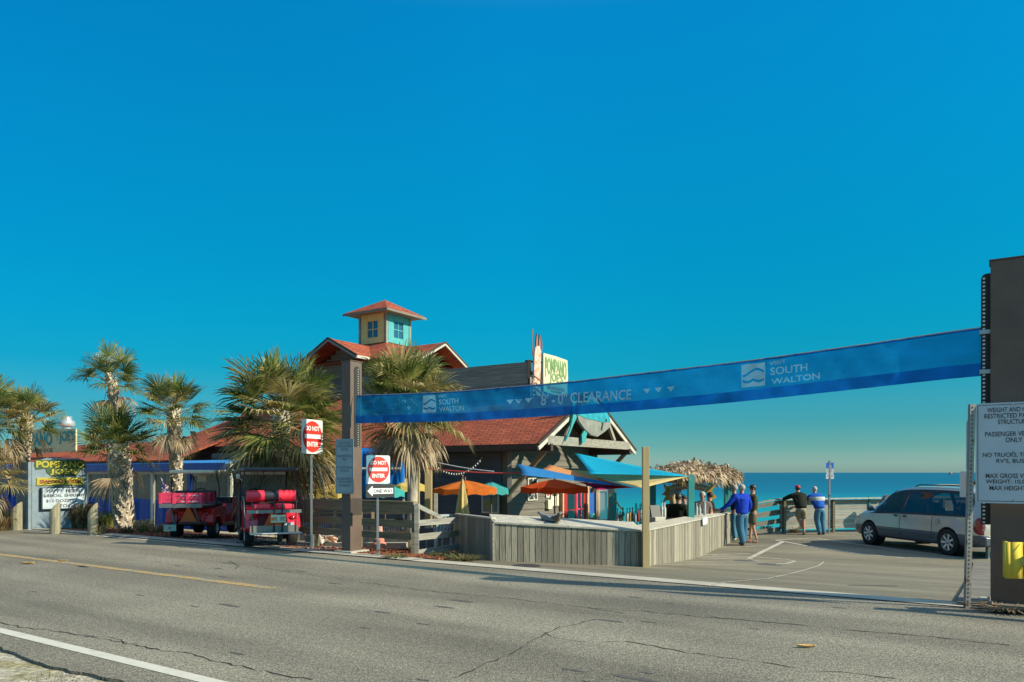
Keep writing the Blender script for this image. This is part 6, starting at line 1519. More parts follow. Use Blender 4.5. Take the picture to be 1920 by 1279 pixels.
# ------------------------------------------------------------------ minivan
def bool_cut(o, cutters):
    for c in cutters:
        m = o.modifiers.new('b', 'BOOLEAN'); m.operation = 'DIFFERENCE'; m.object = c; m.solver = 'EXACT'
    dg = bpy.context.evaluated_depsgraph_get(); dg.update(); e = o.evaluated_get(dg); me = bpy.data.meshes.new_from_object(e)
    o.modifiers.clear(); old = o.data; o.data = me
    for c in cutters: bpy.data.objects.remove(c)
    return o
VR = V((11.30, 19.30, 0)); VF = V((10.68, 22.25, 0))       # left rear and left front wheel contact
hd = (VF-VR).normalized(); lf = V((-hd.y, hd.x, 0)); wb_ = 3.02; rear_x = 1.08
org = VR-hd*rear_x-lf*.90; org.z = gz(VR.x, VR.y)+.012
van = thing('minivan', 'silver minivan with dark windows parked on the deck facing the sea', 'minivan', org, math.atan2(hd.y, hd.x))
ST = [ # x, zbot, belt, top, half width, roof half width
 (0.03,0.4,0.72,0.8,0.84,0.78),(0.06,0.34,0.95,1.02,0.9,0.8),(0.13,0.3,0.98,1.2,0.93,0.76),(0.22,0.28,1,1.42,0.945,0.72),(0.34,0.27,1.01,1.6,0.955,0.68),(0.5,0.26,1.01,1.685,0.965,0.66),(0.8,0.25,1.01,1.72,0.97,0.66),(1.4,0.25,1,1.745,0.975,0.665),
 (2.1,0.25,0.99,1.75,0.975,0.665),(2.7,0.25,0.98,1.735,0.975,0.66),(3.05,0.25,0.97,1.7,0.975,0.655),(3.3,0.25,0.96,1.63,0.972,0.65),(3.6,0.25,0.95,1.47,0.968,0.66),(3.9,0.25,0.94,1.27,0.962,0.68),(4.15,0.25,0.925,1.09,0.955,0.7),(4.35,0.26,0.94,1.015,0.945,0.74),(4.6,0.27,0.87,0.955,0.92,0.72),(4.8,0.28,0.8,0.875,0.87,0.66),(4.95,0.3,0.7,0.77,0.79,0.56),(5.03,0.34,0.6,0.66,0.68,0.46),(5.06,0.4,0.52,0.56,0.6,0.4)]
def sect(x, zb, bl_, zt, hw, rw):
    m = min(.58, bl_-.06)
    side = [(hw-.10, zb),(hw-.03, zb+.06),(hw, max(zb+.12, m-.10)),(hw-.005, m),(hw-.02, (m+bl_)/2),(hw-.045, bl_),(rw+(hw-.045-rw)*.45, bl_+(zt-bl_)*.52),(rw+.03, zt-(zt-bl_)*.10),(rw-.05, zt-.01),(rw*.5, zt+.012)]
    return side
def P6(st_, t_):    # point on the side window plane at station tuple, t 0 belt, 1 roof edge
    x, zb, bl_, zt, hw, rw = st_; y0, z0 = hw-.045, bl_; y1, z1 = rw+(hw-.045-rw)*.45, bl_+(zt-bl_)*.52; y2, z2 = rw+.03, zt-(zt-bl_)*.10
    return (y0+(y1-y0)*t_*2, z0+(z1-z0)*t_*2) if t_ < .5 else (y1+(y2-y1)*(t_*2-1), z1+(z2-z1)*(t_*2-1))
def stat(x):
    for a, b in zip(ST, ST[1:]):
        if a[0] <= x <= b[0]: t_ = (x-a[0])/(b[0]-a[0]); return tuple(p+(q-p)*t_ for p, q in zip(a, b))
    return ST[-1] if x > 1 else ST[0]
mb = MB(); n_ = 21; rings = []
for st_ in ST:
    s_ = sect(*st_); full = [(-y, z) for y, z in s_]+[(0, st_[3]+.02)]+[(y, z) for y, z in s_[::-1]]; rings.append([V((st_[0], y, z)) for y, z in full])
for rg in rings: mb.v += rg
K = len(rings[0])
for i in range(len(rings)-1):
    for k in range(K):
        k2 = (k+1) % K; mb.f.append([i*K+k, i*K+k2, (i+1)*K+k2, (i+1)*K+k]); low = (k in (0,1,2) or k in (K-4, K-3, K-2, K-1)); mb.m.append(1 if low or k == K-1 else 0)
mb.f += [list(range(K)), [(len(rings)-1)*K+k for k in range(K)][::-1]]; mb.m += [0, 0]
body = part('body', mb, [van_paint, van_clad], van, local=True)
cut = []
for x in (rear_x, rear_x+wb_):
    for y in (-1, 1):
        m_ = MB(); m_.lathe([(0,-.22),(.385,-.22),(.385,.22),(0,.22)], (0,0,0), 32, 'y'); me = m_.mesh('c', [blackp]); bm = bmesh.new(); bm.from_mesh(me); bmesh.ops.remove_doubles(bm, verts=bm.verts, dist=1e-4); bmesh.ops.recalc_face_normals(bm, faces=bm.faces); bm.to_mesh(me); bm.free()
        c = bpy.data.objects.new('c', me); col.objects.link(c); c.matrix_world = wm(van) @ Matrix.Translation((x, y*.90, .35)); cut.append(c)
bpy.context.view_layer.update()
bool_cut(body, cut); 
for p in body.data.polygons: p.use_smooth = True
body.data.set_sharp_from_angle(angle=R(30))
bm = bmesh.new(); bm.from_mesh(body.data); dead = []
for f_ in bm.faces:
    c_ = f_.calc_center_median(); s5 = stat(c_.x)
    if .5 < c_.x < 3.9 and c_.z > s5[2]+.01 and abs(c_.y) > s5[5]+.01 and (c_.x < 3.6 or c_.z < s5[2]+(s5[3]-s5[2])*.5): dead.append(f_)
bmesh.ops.delete(bm, geom=dead, context='FACES'); bm.to_mesh(body.data); bm.free()
for y in (-1, 1):                                # liners and wheels
    for x in (rear_x, rear_x+wb_):
        mb = MB(); mb.lathe([(.384,-.20),(.384,.06)], (x, y*.86, .35), 28, 'y'); part('wheel_liner', mb, blackp, van, local=True, smooth=True)
        wc = V((x, y*.865, .335)); e = y
        mb = MB(); pr = [(.20,-.10),(.30,-.11),(.335,-.085),(.338,0),(.335,.085),(.30,.11),(.215,.105),(.215,-.10)]
        mb.lathe([(a, b*e) for a, b in pr], wc, 40, 'y'); wh = part('wheel', mb, rubber, van, local=True, smooth=True, sharp=45)
        mb = MB(); mb.lathe([(.216,-.09*e),(.222,.095*e),(.205,.10*e),(.195,.06*e),(.19,-.06*e),(0,-.06*e)], wc, 36, 'y'); part('rim', mb, alloy, wh, local=True, smooth=True, sharp=40)
        for k in range(7):
            a = 2*math.pi*k/7; c_, s_ = math.cos(a), math.sin(a); 
            mb = MB(); mb.beam(wc+V((c_*.03, .075*e, s_*.03)), wc+V((c_*.205, .088*e, s_*.205)), .050, .02, up=(0,1,0)); part('spoke', mb, alloy, wh, local=True, bevel=.004)
        mb = MB(); mb.lathe([(.05,.06*e),(.048,.10*e),(0,.105*e)], wc, 14, 'y'); part('hub', mb, steel, wh, local=True, smooth=True)
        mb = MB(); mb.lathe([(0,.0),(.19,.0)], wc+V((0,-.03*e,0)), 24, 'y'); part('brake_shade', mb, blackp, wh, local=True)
def side_patch(name, poly, m, off=.006, y=1, par=None, sub=10, **k):
    """poly in (x, t) on the side glass surface; triangulated finely by strips in x"""
    xs = sorted(set([round(min(p[0] for p in poly)+(max(p[0] for p in poly)-min(p[0] for p in poly))*i/sub, 4) for i in range(sub+1)]))
    def rng(x):
        ts = []
        for (a, b) in zip(poly, poly[1:]+poly[:1]):
            if (a[0]-x)*(b[0]-x) <= 0 and abs(a[0]-b[0]) > 1e-9: ts.append(a[1]+(b[1]-a[1])*(x-a[0])/(b[0]-a[0]))
            elif abs(a[0]-x) < 1e-6 and abs(b[0]-x) < 1e-6: ts += [a[1], b[1]]
        return min(ts), max(ts)
    mb = MB(); rows_ = 6; vv = []
    for x in xs:
        t0, t1 = rng(min(max(x, xs[0]+1e-4), xs[-1]-1e-4)); st_ = stat(x)
        for j in range(rows_+1):
            t_ = t0+(t1-t0)*j/rows_; yy, zz = P6(st_, t_); vv.append(V((x, y*(yy+off), zz+off*.3)))
    mb.add(vv, [[i*(rows_+1)+j, i*(rows_+1)+j+1, (i+1)*(rows_+1)+j+1, (i+1)*(rows_+1)+j] for i in range(len(xs)-1) for j in range(rows_)])
    return part(name, mb, m, par or van, local=True, smooth=True, **k)
for y in (1, -1):
    for pl_ in ([(2.70,0),(2.70,1),(2.86,1),(2.86,0)], [(.5,.85),(.5,1),(3.6,1),(3.6,.85)], [(.5,0),(.5,.08),(4.10,.08),(4.14,0)], [(.40,.05),(.40,.6),(.50,1),(.74,1),(.56,.76),(.47,.5),(.48,.05)], [(3.40,.85),(3.5,1.),(3.66,.86),(4.02,.40),(4.16,.0),(4.02,.07),(3.78,.46),(3.50,.80)]):
        side_patch('window_surround', pl_, blackp, .004, y, sub=30)
    side_patch('rear_side_window', [(.47,.16),(.46,.45),(.55,.74),(.74,.84),(2.72,.86),(2.76,.07),(.58,.07)], glassy('tinted_side_glass', (.010,.025,.04), .03, .30), .010, y, sub=30)
    side_patch('front_side_window', [(2.84,.07),(2.80,.86),(3.26,.86),(3.50,.80),(3.78,.46),(4.02,.07)], glassy('side_glass', (.02,.06,.07), .03, .62), .010, y, sub=24)
    # mirror
    mb = MB(); mb.ell((3.86, y*1.085, 1.09), .07, .105, .085, 14, 10); mi_ = part('mirror', mb, van_clad, van, local=True, smooth=True)
    mb = MB(); mb.beam((3.90, y*.93, 1.03), (3.87, y*1.04, 1.07), .07, .04); part('mirror_arm', mb, blackp, mi_, local=True)
    # seams, handles, moulding
    for x in (2.80, 1.62):
        mb = MB(); pts = [(x, y*(stat(x)[4]-.041), stat(x)[2]-.01), (x, y*(stat(x)[4]-.016), .82), (x, y*(stat(x)[4]+.001), .55), (x+(.0 if x > 2 else .03), y*(stat(x)[4]+.001), .40)]
        mb.tube([V(p) for p in pts], .005, 4); part('door_seam', mb, blackp, van, local=True)
    for x in (2.63, 2.98):
        mb = MB(); mb.ell((x, y*.958, .93), .085, .018, .032, 12, 6); h_ = part('door_handle', mb, van_clad, van, local=True, smooth=True)
    mb = MB(); mb.beam((1.5, y*.977, .50), (3.68, y*.974, .50), .016, .045); part('side_moulding', mb, mat('moulding_blue', (.03,.07,.11), .4), van, local=True, bevel=.004)
    # roof rack rail
    mb = MB(); mb.tube([(.75,y*.60,1.72),(.85,y*.60,1.785),(2.45,y*.60,1.80),(2.60,y*.60,1.745)], .017, 6); part('rack_rail', mb, blackp, van, local=True, smooth=True)
    # tail light wraps the rear corner
    mb = MB(); vv = []
    for (zz, w1, w2) in ((.62,.05,.06),(.68,.13,.10),(.80,.16,.13),(.92,.13,.11),(1.0,.07,.07)):
        vv += [V((.06+w1+.10, y*(.945+.012), zz)), V((.07, y*.905, zz)), V((.022, y*(.84), zz)), V((.018, y*(.84-w2), zz))]
    mb = MB(); 
    prof = [(.60,.02),(.66,.75),(.74,1.),(.86,.95),(.95,.7),(1.02,.1)]; vv = []
    for zz, f_ in prof:
        vv += [V((.09+.17*f_, y*(.948+.004*f_), zz)), V((.075, y*.925, zz)), V((.040, y*.86, zz)), V((.042-.004, y*(.85-.14*f_), zz))]
    mb.add(vv, [[i*4+j, i*4+j+1, (i+1)*4+j+1, (i+1)*4+j] for i in range(len(prof)-1) for j in range(3)]); q = part('taillight', mb, taillight, van, local=True, smooth=True); md = q.modifiers.new('s', 'SOLIDIFY'); md.thickness = .015; md.offset = 1
    mb = MB(); mb.ell((4.86, y*.66, .70), .12, .16, .07, 12, 8); part('headlight', mb, glassy('lamp_glass', (.5,.5,.5), .1), van, local=True, smooth=True)
for x in (1.15, 2.2):
    mb = MB(); mb.tube([(x,-.60,1.79),(x,0,1.80),(x,.60,1.79)], .014, 6); part('rack_bar', mb, blackp, van, local=True)
def lng(name, xs_, yw, m, off):   # glass lying on the top line
    mb = MB(); vv = []
    for x in xs_:
        st_ = stat(x); nx_ = 8; yb_ = yw(x)
        for j in range(nx_+1):
            t_ = -1+2*j/nx_; z = st_[3]+.02-.03*t_*t_*0+off; zz = z-(abs(t_)**2.5)*.035; vv.append(V((x-(off if xs_[0] < 1 else -off), t_*yb_, zz)))
    n_ = 9; mb.add(vv, [[i*n_+j, i*n_+j+1, (i+1)*n_+j+1, (i+1)*n_+j] for i in range(len(xs_)-1) for j in range(n_-1)]); return part(name, mb, m, van, local=True, smooth=True)
lng('windshield', [3.28,3.4,3.55,3.75,3.95,4.12], lambda x: .60+.06*(x-3.28), glassy('windshield_glass', (.02,.05,.06), .04), .012)
lng('rear_window', [.155,.20,.26,.33,.40,.45], lambda x: .66-.2*(x-.15), glass_dark, .012)
mb = MB(); mb.box(-.06,.14,-.90,.90,.32,.56); part('rear_bumper', mb, van_clad, van, local=True, bevel=.04)
mb = MB(); mb.box(-.065,.05,-.80,.80,.555,.575); part('bumper_step', mb, trim_white, van, local=True)
mb = MB(); mb.box(.015,.03,-.16,.16,.70,.85); pq = part('rear_plate', mb, sign_white, van, local=True)
mb = MB(); mb.beam((.10,-.05,1.10),(.19,-.40,1.36), .015, .015); part('rear_wiper', mb, blackp, van, local=True)
mb = MB(); mb.box(4.72,5.09,-.62,.62,.30,.48); part('front_bumper', mb, van_clad, van, local=True, bevel=.05)
mb = MB(); mb.ell((1.42, .965, .84), .07, .004, .08, 20, 8); part('fuel_door', mb, mat('fuel_ring', (.42,.39,.33), .4, .4), van, local=True, smooth=True)
for (x, y) in ((3.35,.36),(3.35,-.36),(2.3,.4),(2.3,-.4),(1.35,.4),(1.35,-.4)):
    mb = MB(); mb.box(x-.24,x+.22,y-.24,y+.24,.45,.72); mb.box(x-.30,x-.16,y-.23,y+.23,.70,1.18); mb.box(x-.27,x-.19,y-.12,y+.12,1.18,1.33); part('seat', mb, mat('seat_grey', (.10,.10,.10), .9), van, local=True, bevel=.04)

# ------------------------------------------------------------------ golf carts
def wheel_small(o, x, y, r_, e):
    wc = V((x, y, r_)); mb = MB(); w_ = .10
    mb.lathe([(r_*.55,-w_),(r_*.9,-w_),(r_,-w_*.7),(r_,w_*.7),(r_*.9,w_),(r_*.58,w_*.95),(r_*.58,-w_)], wc, 28, 'y'); wh = part('wheel', mb, rubber, o, local=True, smooth=True, sharp=40)
    mb = MB(); mb.lathe([(r_*.585,-.02),(r_*.585,w_*e*.9),(r_*.50,w_*e*.85),(r_*.42,w_*e*.4),(.05,w_*e*.55),(.045,w_*e*.85),(0,w_*e*.85)], wc, 24, 'y'); part('rim', mb, alloy, wh, local=True, smooth=True, sharp=35)
    for k in range(8):
        a = 2*math.pi*k/8; mb = MB(); mb.beam(wc+V((math.cos(a)*.05, w_*e*.6, math.sin(a)*.05)), wc+V((math.cos(a)*r_*.55, w_*e*.86, math.sin(a)*r_*.55)), .022, .012, up=(0,1,0)); part('spoke', mb, alloy, wh, local=True)
def arc_pts(cx, cz, r_, a0, a1, n_=10): return [(cx+r_*math.cos(R(a0+(a1-a0)*i/n_)), cz+r_*math.sin(R(a0+(a1-a0)*i/n_))) for i in range(n_+1)]
def cart(name, label, pos, head, kind):
    o = thing(name, label, 'golf cart', pos, math.atan2(head.y, head.x), 'red golf carts parked on the gravel')
    tr_, wbz, rw_ = .46, 1.62, .245; dark = kind == 2; bp_ = redp if kind == 1 else mat('magenta_red_paint', (.68,.018,.045), .25, var=.06, coat=.6)
    for x in (0, wbz):
        for e in (-1, 1): wheel_small(o, x, e*tr_, rw_, e)
    # rear body shell with wheel arches
    prof = [(-.46,.42)]+[(-.42,.62),(-.30,.74),(.0,.80),(.55,.80),(.62,.74),(.62,.34)]+arc_pts(0,.25,.32,16,164,12)[0:]
    mb = MB()
    for e in (-1, 1): mb.prism([(x, e*.30, z) for x, z in prof], (0, e*.29, 0))
    part('rear_fender', mb, bp_, o, local=True, bevel=.02)
    mb = MB(); mb.prism([(x, -.299, z) for x, z in [(-.40,.50),(-.34,.70),(-.1,.79),(.60,.79),(.60,.40),(-.3,.40)]], (0,.598,0)); part('engine_cover', mb, bp_ if kind == 1 else mat('cart_dark_red', (.14,.006,.012), .5), o, local=True)
    mb = MB(); mb.box(.45,1.55,-.56,.56,.27,.34); part('floor', mb, blackp, o, local=True, bevel=.01)
    for e in (-1, 1):
        mb = MB(); mb.box(.42,1.30,e*.57-.03,e*.57+.03,.26,.35); part('side_sill', mb, mat('sill_tan', (.30,.20,.16), .6) if kind == 1 else blackp, o, local=True, bevel=.008)
    # front cowl
    cp = [(1.30,.34),(1.42,.80),(1.46,.98),(1.62,1.0),(1.85,.88),(2.08,.70),(2.14,.52),(2.08,.38)]+arc_pts(wbz,.25,.32,10,170,12)
    mb = MB(); mb.prism([(x, -.55, z) for x, z in cp], (0,1.10,0)); part('front_cowl', mb, bp_, o, local=True, bevel=.02)
    mb = MB(); mb.box(1.40,1.56,-.50,.50,.84,1.0); part('dashboard', mb, blackp, o, local=True, bevel=.02)
    for e in (-1, 1): 
        mb = MB(); mb.ell((2.06, e*.36, .70), .05,.07,.05, 10, 6); part('headlight', mb, glassy('lamp_glass', (.5,.5,.5), .1), o, local=True)
        mb = MB(); mb.ell((-.405 if kind == 1 else -.42, e*.42, .64), .035,.07,.05, 12, 8); part('taillight', mb, taillight, o, local=True, smooth=True)
    # seat
    sc_ = vinyl_black if kind == 1 else pink_seat
    mb = MB(); mb.box(.02,.62,-.52,.52,.80,.90); part('front_seat', mb, sc_, o, local=True, bevel=.035)
    mb = MB()
    for e in (-1, 1): mb.box(-.02,.10,e*.27-.25,e*.27+.25,.98,1.22)
    part('seat_back', mb, vinyl_black if kind == 1 else sc_, o, local=True, bevel=.04)
    mb = MB(); mb.lathe([(.17*1+.014*math.cos(a), .014*math.sin(a)) for a in [2*math.pi*i/6 for i in range(7)]], (0,0,0), 24)
    rot = Matrix.Translation((1.18,.27,1.10)) @ Matrix.Rotation(R(-62), 4, 'Y'); mb.v = [rot @ p for p in mb.v]; sw_ = part('steering_wheel', mb, blackp, o, local=True, smooth=True)
    mb = MB(); mb.tube([(1.45,.27,.80),(1.18,.27,1.10)], .022, 8); mb.tube([(1.18,.12,1.08),(1.18,.42,1.08)], .010, 5); part('steering_column', mb, blackp, sw_, local=True)
    # roof and struts
    rm = cream if kind == 1 else mat('roof_black', (.022,.03,.045), .35); zr_ = 1.71
    mb = MB(); mb.box(-.22,1.62,-.58,.58,zr_-.05,zr_+.04); part('roof', mb, rm, o, local=True, bevel=.035)
    for e in (-1, 1):
        mb = MB(); mb.tube([(1.48,e*.52,.95),(1.60,e*.53,1.35),(1.36,e*.54,zr_-.04)], .017, 6); part('front_strut', mb, blackp, o, local=True)
        mb = MB(); pts = [(-.10,e*.54,.82),(.0,e*.60,1.10),(.02,e*.60,1.30),(-.08,e*.55,zr_-.04)]
        mb.tube(pts, .016, 6); part('rear_strut', mb, blackp, o, local=True)
    mb = MB(); mb.prism([(1.50,-.50,1.02),(1.50,.50,1.02),(1.42,.50,zr_-.06),(1.42,-.50,zr_-.06)], (.006,0,0)); part('windshield', mb, glassy('windshield_clear', (.30,.33,.33), .05, .80), o, local=True)
    mb = MB()
    for i in range(4): mb.box(1.36,1.40,-.50+.26*i+.01,-.50+.26*(i+1)-.01,zr_-.12,zr_-.055)
    part('mirror_strip', mb, mat('mirror_pale', (.55,.55,.50), .4), o, local=True)
    # orange triangle and hitch
    x_ = -.475
    mb = MB(); mb.prism([(x_,-.20,.46),(x_,.20,.46),(x_,.02,.82),(x_,-.02,.82)], (-.012,0,0)); part('warning_triangle', mb, orange_tri, o, local=True)
    mb = MB(); mb.prism([(x_-.013,-.24,.43),(x_-.013,.24,.43),(x_-.013,.22,.465),(x_-.013,-.22,.465)], (-.004,0,0)); part('triangle_border', mb, taillight, o, local=True)
    mb = MB(); mb.beam((-.50,-.46,.40),(-.50,.46,.40), .07, .05); part('rear_bumper', mb, blackp, o, local=True, bevel=.01)
    if kind == 1:
        mb = MB(); mb.box(-.98,-.06,-.50,.50,.84,.875); part('cargo_floor', mb, steel, o, local=True)
        mb = MB(); mb.beam((-1.0,-.51,.87),(-1.0,.51,.87), .04, .10); part('bed_frame', mb, mat('frame_grey', (.20,.22,.22), .5, .5), o, local=True)
        for e in (-1, 1):
            mb = MB(); mb.beam((-.92,e*.28,.86),(-.55,e*.30,.40), .05, .05); part('bed_bracket', mb, mat('frame_grey', (.20,.22,.22), .5, .5), o, local=True)
        for (a, b) in (((-1.0,.50),(-1.0,-.50)), ((-.98,.51),(-.10,.51)), ((-.98,-.51),(-.10,-.51))):
            mb = MB()
            for i in range(3): mb.beam((a[0],a[1],.975+.085*i),(b[0],b[1],.975+.085*i), .018, .072)
            n3 = 4 if a[0] == b[0] else 3
            for i in range(n3):
                t_ = (i+.06)/(n3-.88+.0) if n3 > 1 else 0; t_ = min(.985, t_); p = V((a[0]+(b[0]-a[0])*t_, a[1]+(b[1]-a[1])*t_, 0)); ou = V((-.02,0,0)) if a[0] == b[0] else V((0,.02 if a[1] > 0 else -.02,0))
                mb.obox(p+ou+V((0,0,1.05)), (.008 if a[0]==b[0] else .03,0,0), (0,.03 if a[0]==b[0] else .008,0), (0,0,.135))
            part('slatted_side', mb, pinkp, o, local=True)
        mb = MB(); g2 = lambda y, z: V((-1.012, -y, z)); put_text(mb, 'LIVE  LOVE', g2, .0,.42,1.105,1.135,.02); put_text(mb, 'BEACH TIME', g2, .02,.42,.955,.985,.02); part('bed_lettering', mb, white_text, o, local=True, recalc=False)
        mb = MB(); mb.box(-.60,-.585,.26,.56,.22,.38); lp_ = part('licence_plate', mb, mat('plate_green', (.30,.48,.42), .5, var=.3, scale=30), o, local=True)
        mb = MB(); mb.prism([(-.605,.38,.27),(-.605,.44,.27),(-.605,.44,.33),(-.605,.38,.33)], (-.002,0,0)); part('plate_emblem', mb, orange_tri, lp_, local=True)
        mb = MB(); mb.box(.92,.94,.02,.26,1.44,1.60); part('paper_tag', mb, cream, o, local=True)
        mb = MB(); mb.tube([(-.25,.56,1.00),(-.42,.70,1.56)], .010, 5); fp_ = part('flag_pole', mb, alloy, o, local=True)
        mb = MB(); nx, ny = 12, 13; vv = []
        for i in range(nx+1):
            for j in range(ny+1):
                a_, b_ = i/nx, j/ny; vv.append(V((-.40+.10*a_+.03*math.sin(a_*9+b_*3), .69-.34*a_*(.4+.6*b_)-.05*b_*0, 1.54-.42*b_-.22*a_)))
        for i in range(nx):
            for j in range(ny):
                m_ = 2 if (i < 5 and j < 7) else (0 if j % 2 == 0 else 1); mb.f.append([i*(ny+1)+j, i*(ny+1)+j+1, (i+1)*(ny+1)+j+1, (i+1)*(ny+1)+j]); mb.m.append(m_)
        mb.v = vv; fl_ = part('flag', mb, [mat('flag_red', (.45,.03,.04), .8), mat('flag_white', (.60,.58,.58), .8), mat('flag_blue', (.06,.10,.28), .8)], fp_, local=True, smooth=True, recalc=False, label='small American flag on the left corner of the cart')
    else:
        mb = MB(); mb.tube([(-.16,-.52,1.12),(-.16,-.15,1.12)], .125, 16); mb.tube([(-.16,.15,1.12),(-.16,.52,1.12)], .125, 16); part('rear_back_cushion', mb, pink_seat, o, local=True, smooth=True, sharp=40)
        mb = MB(); mb.tube([(-.16,-.15,1.115),(-.16,.15,1.115)], .119, 16); part('cushion_middle', mb, vinyl_black, o, local=True, smooth=True, sharp=40)
        mb = MB(); mb.box(-.72,-.24,-.42,-.06,.84,.95); mb.box(-.72,-.24,.06,.42,.84,.95); part('rear_seat', mb, pink_seat, o, local=True, bevel=.03)
        mb = MB(); mb.beam((-.78,-.56,.80),(-.78,.56,.80), .04, .07); part('seat_frame', mb, mat('frame_grey', (.20,.22,.22), .5, .5), o, local=True)
        for e in (-1, 1):
            mb = MB(); mb.tube([(-.20,e*.58,.82),(-.20,e*.62,1.10),(-.45,e*.62,1.12),(-.75,e*.62,1.02),(-.80,e*.60,.46),(-.78,e*.56,.44)], .016, 6); part('arm_rail', mb, mat('rail_dark', (.05,.055,.06), .4, .5), o, local=True, smooth=True)
            mb = MB(); mb.tube([(-.78,e*.44,.35),(-.78,e*.46,1.05)], .013, 6); part('upright', mb, mat('rail_dark', (.05,.055,.06), .4, .5), o, local=True)
        mb = MB(); mb.box(-1.14,-.76,-.52,.52,.335,.36); mb.box(-.775,-.76,-.50,.50,.36,.50); part('foot_plate', mb, mat('tread_plate', (.22,.21,.19), .45, .5, var=.25, scale=40), o, local=True)
        mb = MB(); mb.tube([(-1.14,-.52,.35),(-1.14,.52,.35)], .02, 6); part('foot_rail', mb, steel, o, local=True)
        mb = MB(); mb.tube([(-.82,-.16,.34),(-.82,-.16,1.03),(-.82,-.12,1.09),(-.82,-.03,1.09),(-.82,.01,1.03),(-.82,.01,.34)], .014, 6); part('grab_handle', mb, mat('rail_dark', (.05,.055,.06), .4, .5), o, local=True, smooth=True)
        mb = MB(); mb.box(-.85,-.84,-.23,.08,.565,.73); lp_ = part('licence_plate', mb, mat('plate_pale', (.55,.60,.42), .5, var=.1), o, local=True)
        mb = MB(); g2 = lambda y, z: V((-.853, -y, z)); put_text(mb, '970', g2, -.065,.045,.60,.68,.03); put_text(mb, '92C', g2, .11,.22,.60,.68,.03); part('plate_lettering', mb, mat('plate_dark_green', (.05,.18,.12), .5), lp_, local=True, recalc=False)
        mb = MB(); mb.prism([(-.852,.01,.61),(-.852,-.05+.12,.61),(-.852,.07,.68),(-.852,.01,.68)], (-.002,0,0)); part('plate_emblem', mb, orange_tri, lp_, local=True)
        mb = MB(); mb.box(-.50,-.49,-.44,-.24,.44,.54); part('sticker', mb, mat('sticker_pale', (.50,.58,.62), .4), o, local=True)
        mb = MB(); mb.ell((.3,.66,1.55), .05,.05,.06, 10, 8); mb.tube([(.3,.56,1.45),(.3,.64,1.52)], .012, 5); part('side_mirror', mb, trim_white, o, local=True)
        for e in (1,):
            mb = MB(); mb.prism([(.30,e*.60,.40),(.95,e*.60,.38),(.95,e*.60,.95),(.50,e*.60,1.15),(.30,e*.60,1.0)], (0,e*.05,0)); part('golf_bag_panel', mb, vinyl_black, o, local=True, bevel=.02)
    return o
p_l, p_r = gp(322, 1017), gp(400, 1016)
k1 = 19.3; th1 = R(-4)
h1 = V((math.sin(th1), math.cos(th1), 0)); c1 = V((((366-960)/F)*k1, k1, 0)); c1.z = gz(c1.x, c1.y)+.02
cart('golf_cart', 'red golf cart with a cream roof, a slatted pink cargo box and a small flag', c1, h1, 1)
k2 = 16.75; th2 = R(-24); h2 = V((math.sin(th2), math.cos(th2), 0)); c2 = V((((507-960)/F)*k2, k2, 0)); c2.z = gz(c2.x, c2.y)+.02
cart('golf_cart', 'red golf cart with a black roof and a rear facing pink roll seat', c2, h2, 2)

# ------------------------------------------------------------------ people
def skin(name, pts, edges, m, parent, root=0, sub=2, label=None):
    """pts: list of (x,y,z,rx,ry); a Skin modifier grows one continuous surface round the joints"""
    me = bpy.data.meshes.new(name); me.from_pydata([p[:3] for p in pts], edges, []); me.materials.append(m)
    o = bpy.data.objects.new(name, me); col.objects.link(o); o.parent = parent
    s_ = o.modifiers.new('skin', 'SKIN'); s_.use_smooth_shade = True; s_.branch_smoothing = .3
    for i, p in enumerate(pts): me.skin_vertices[0].data[i].radius = (p[3], p[4])
    me.skin_vertices[0].data[root].use_root = True
    b = o.modifiers.new('sub', 'SUBSURF'); b.levels = sub; b.render_levels = sub
    if label: o['label'] = label
    return o
BASE = dict(pel=(0,0,.96), spi=(0,-.01,1.14), che=(0,-.01,1.34), nec=(0,0,1.49), jaw=(0,.02,1.58), cro=(0,.0,1.69),
            shL=(-.185,0,1.43), elL=(-.25,-.02,1.15), wrL=(-.24,.06,.90), shR=(.185,0,1.43), elR=(.25,-.02,1.15), wrR=(.24,.06,.90),
            hiL=(-.10,0,.90), knL=(-.115,.03,.50), anL=(-.12,-.02,.09), hiR=(.10,0,.90), knR=(.115,.03,.50), anR=(.12,-.02,.09))
def fabric(name, c): return mat(name, c, .85, var=.14, scale=9, bump=.35, bscale=14, spec=.15)
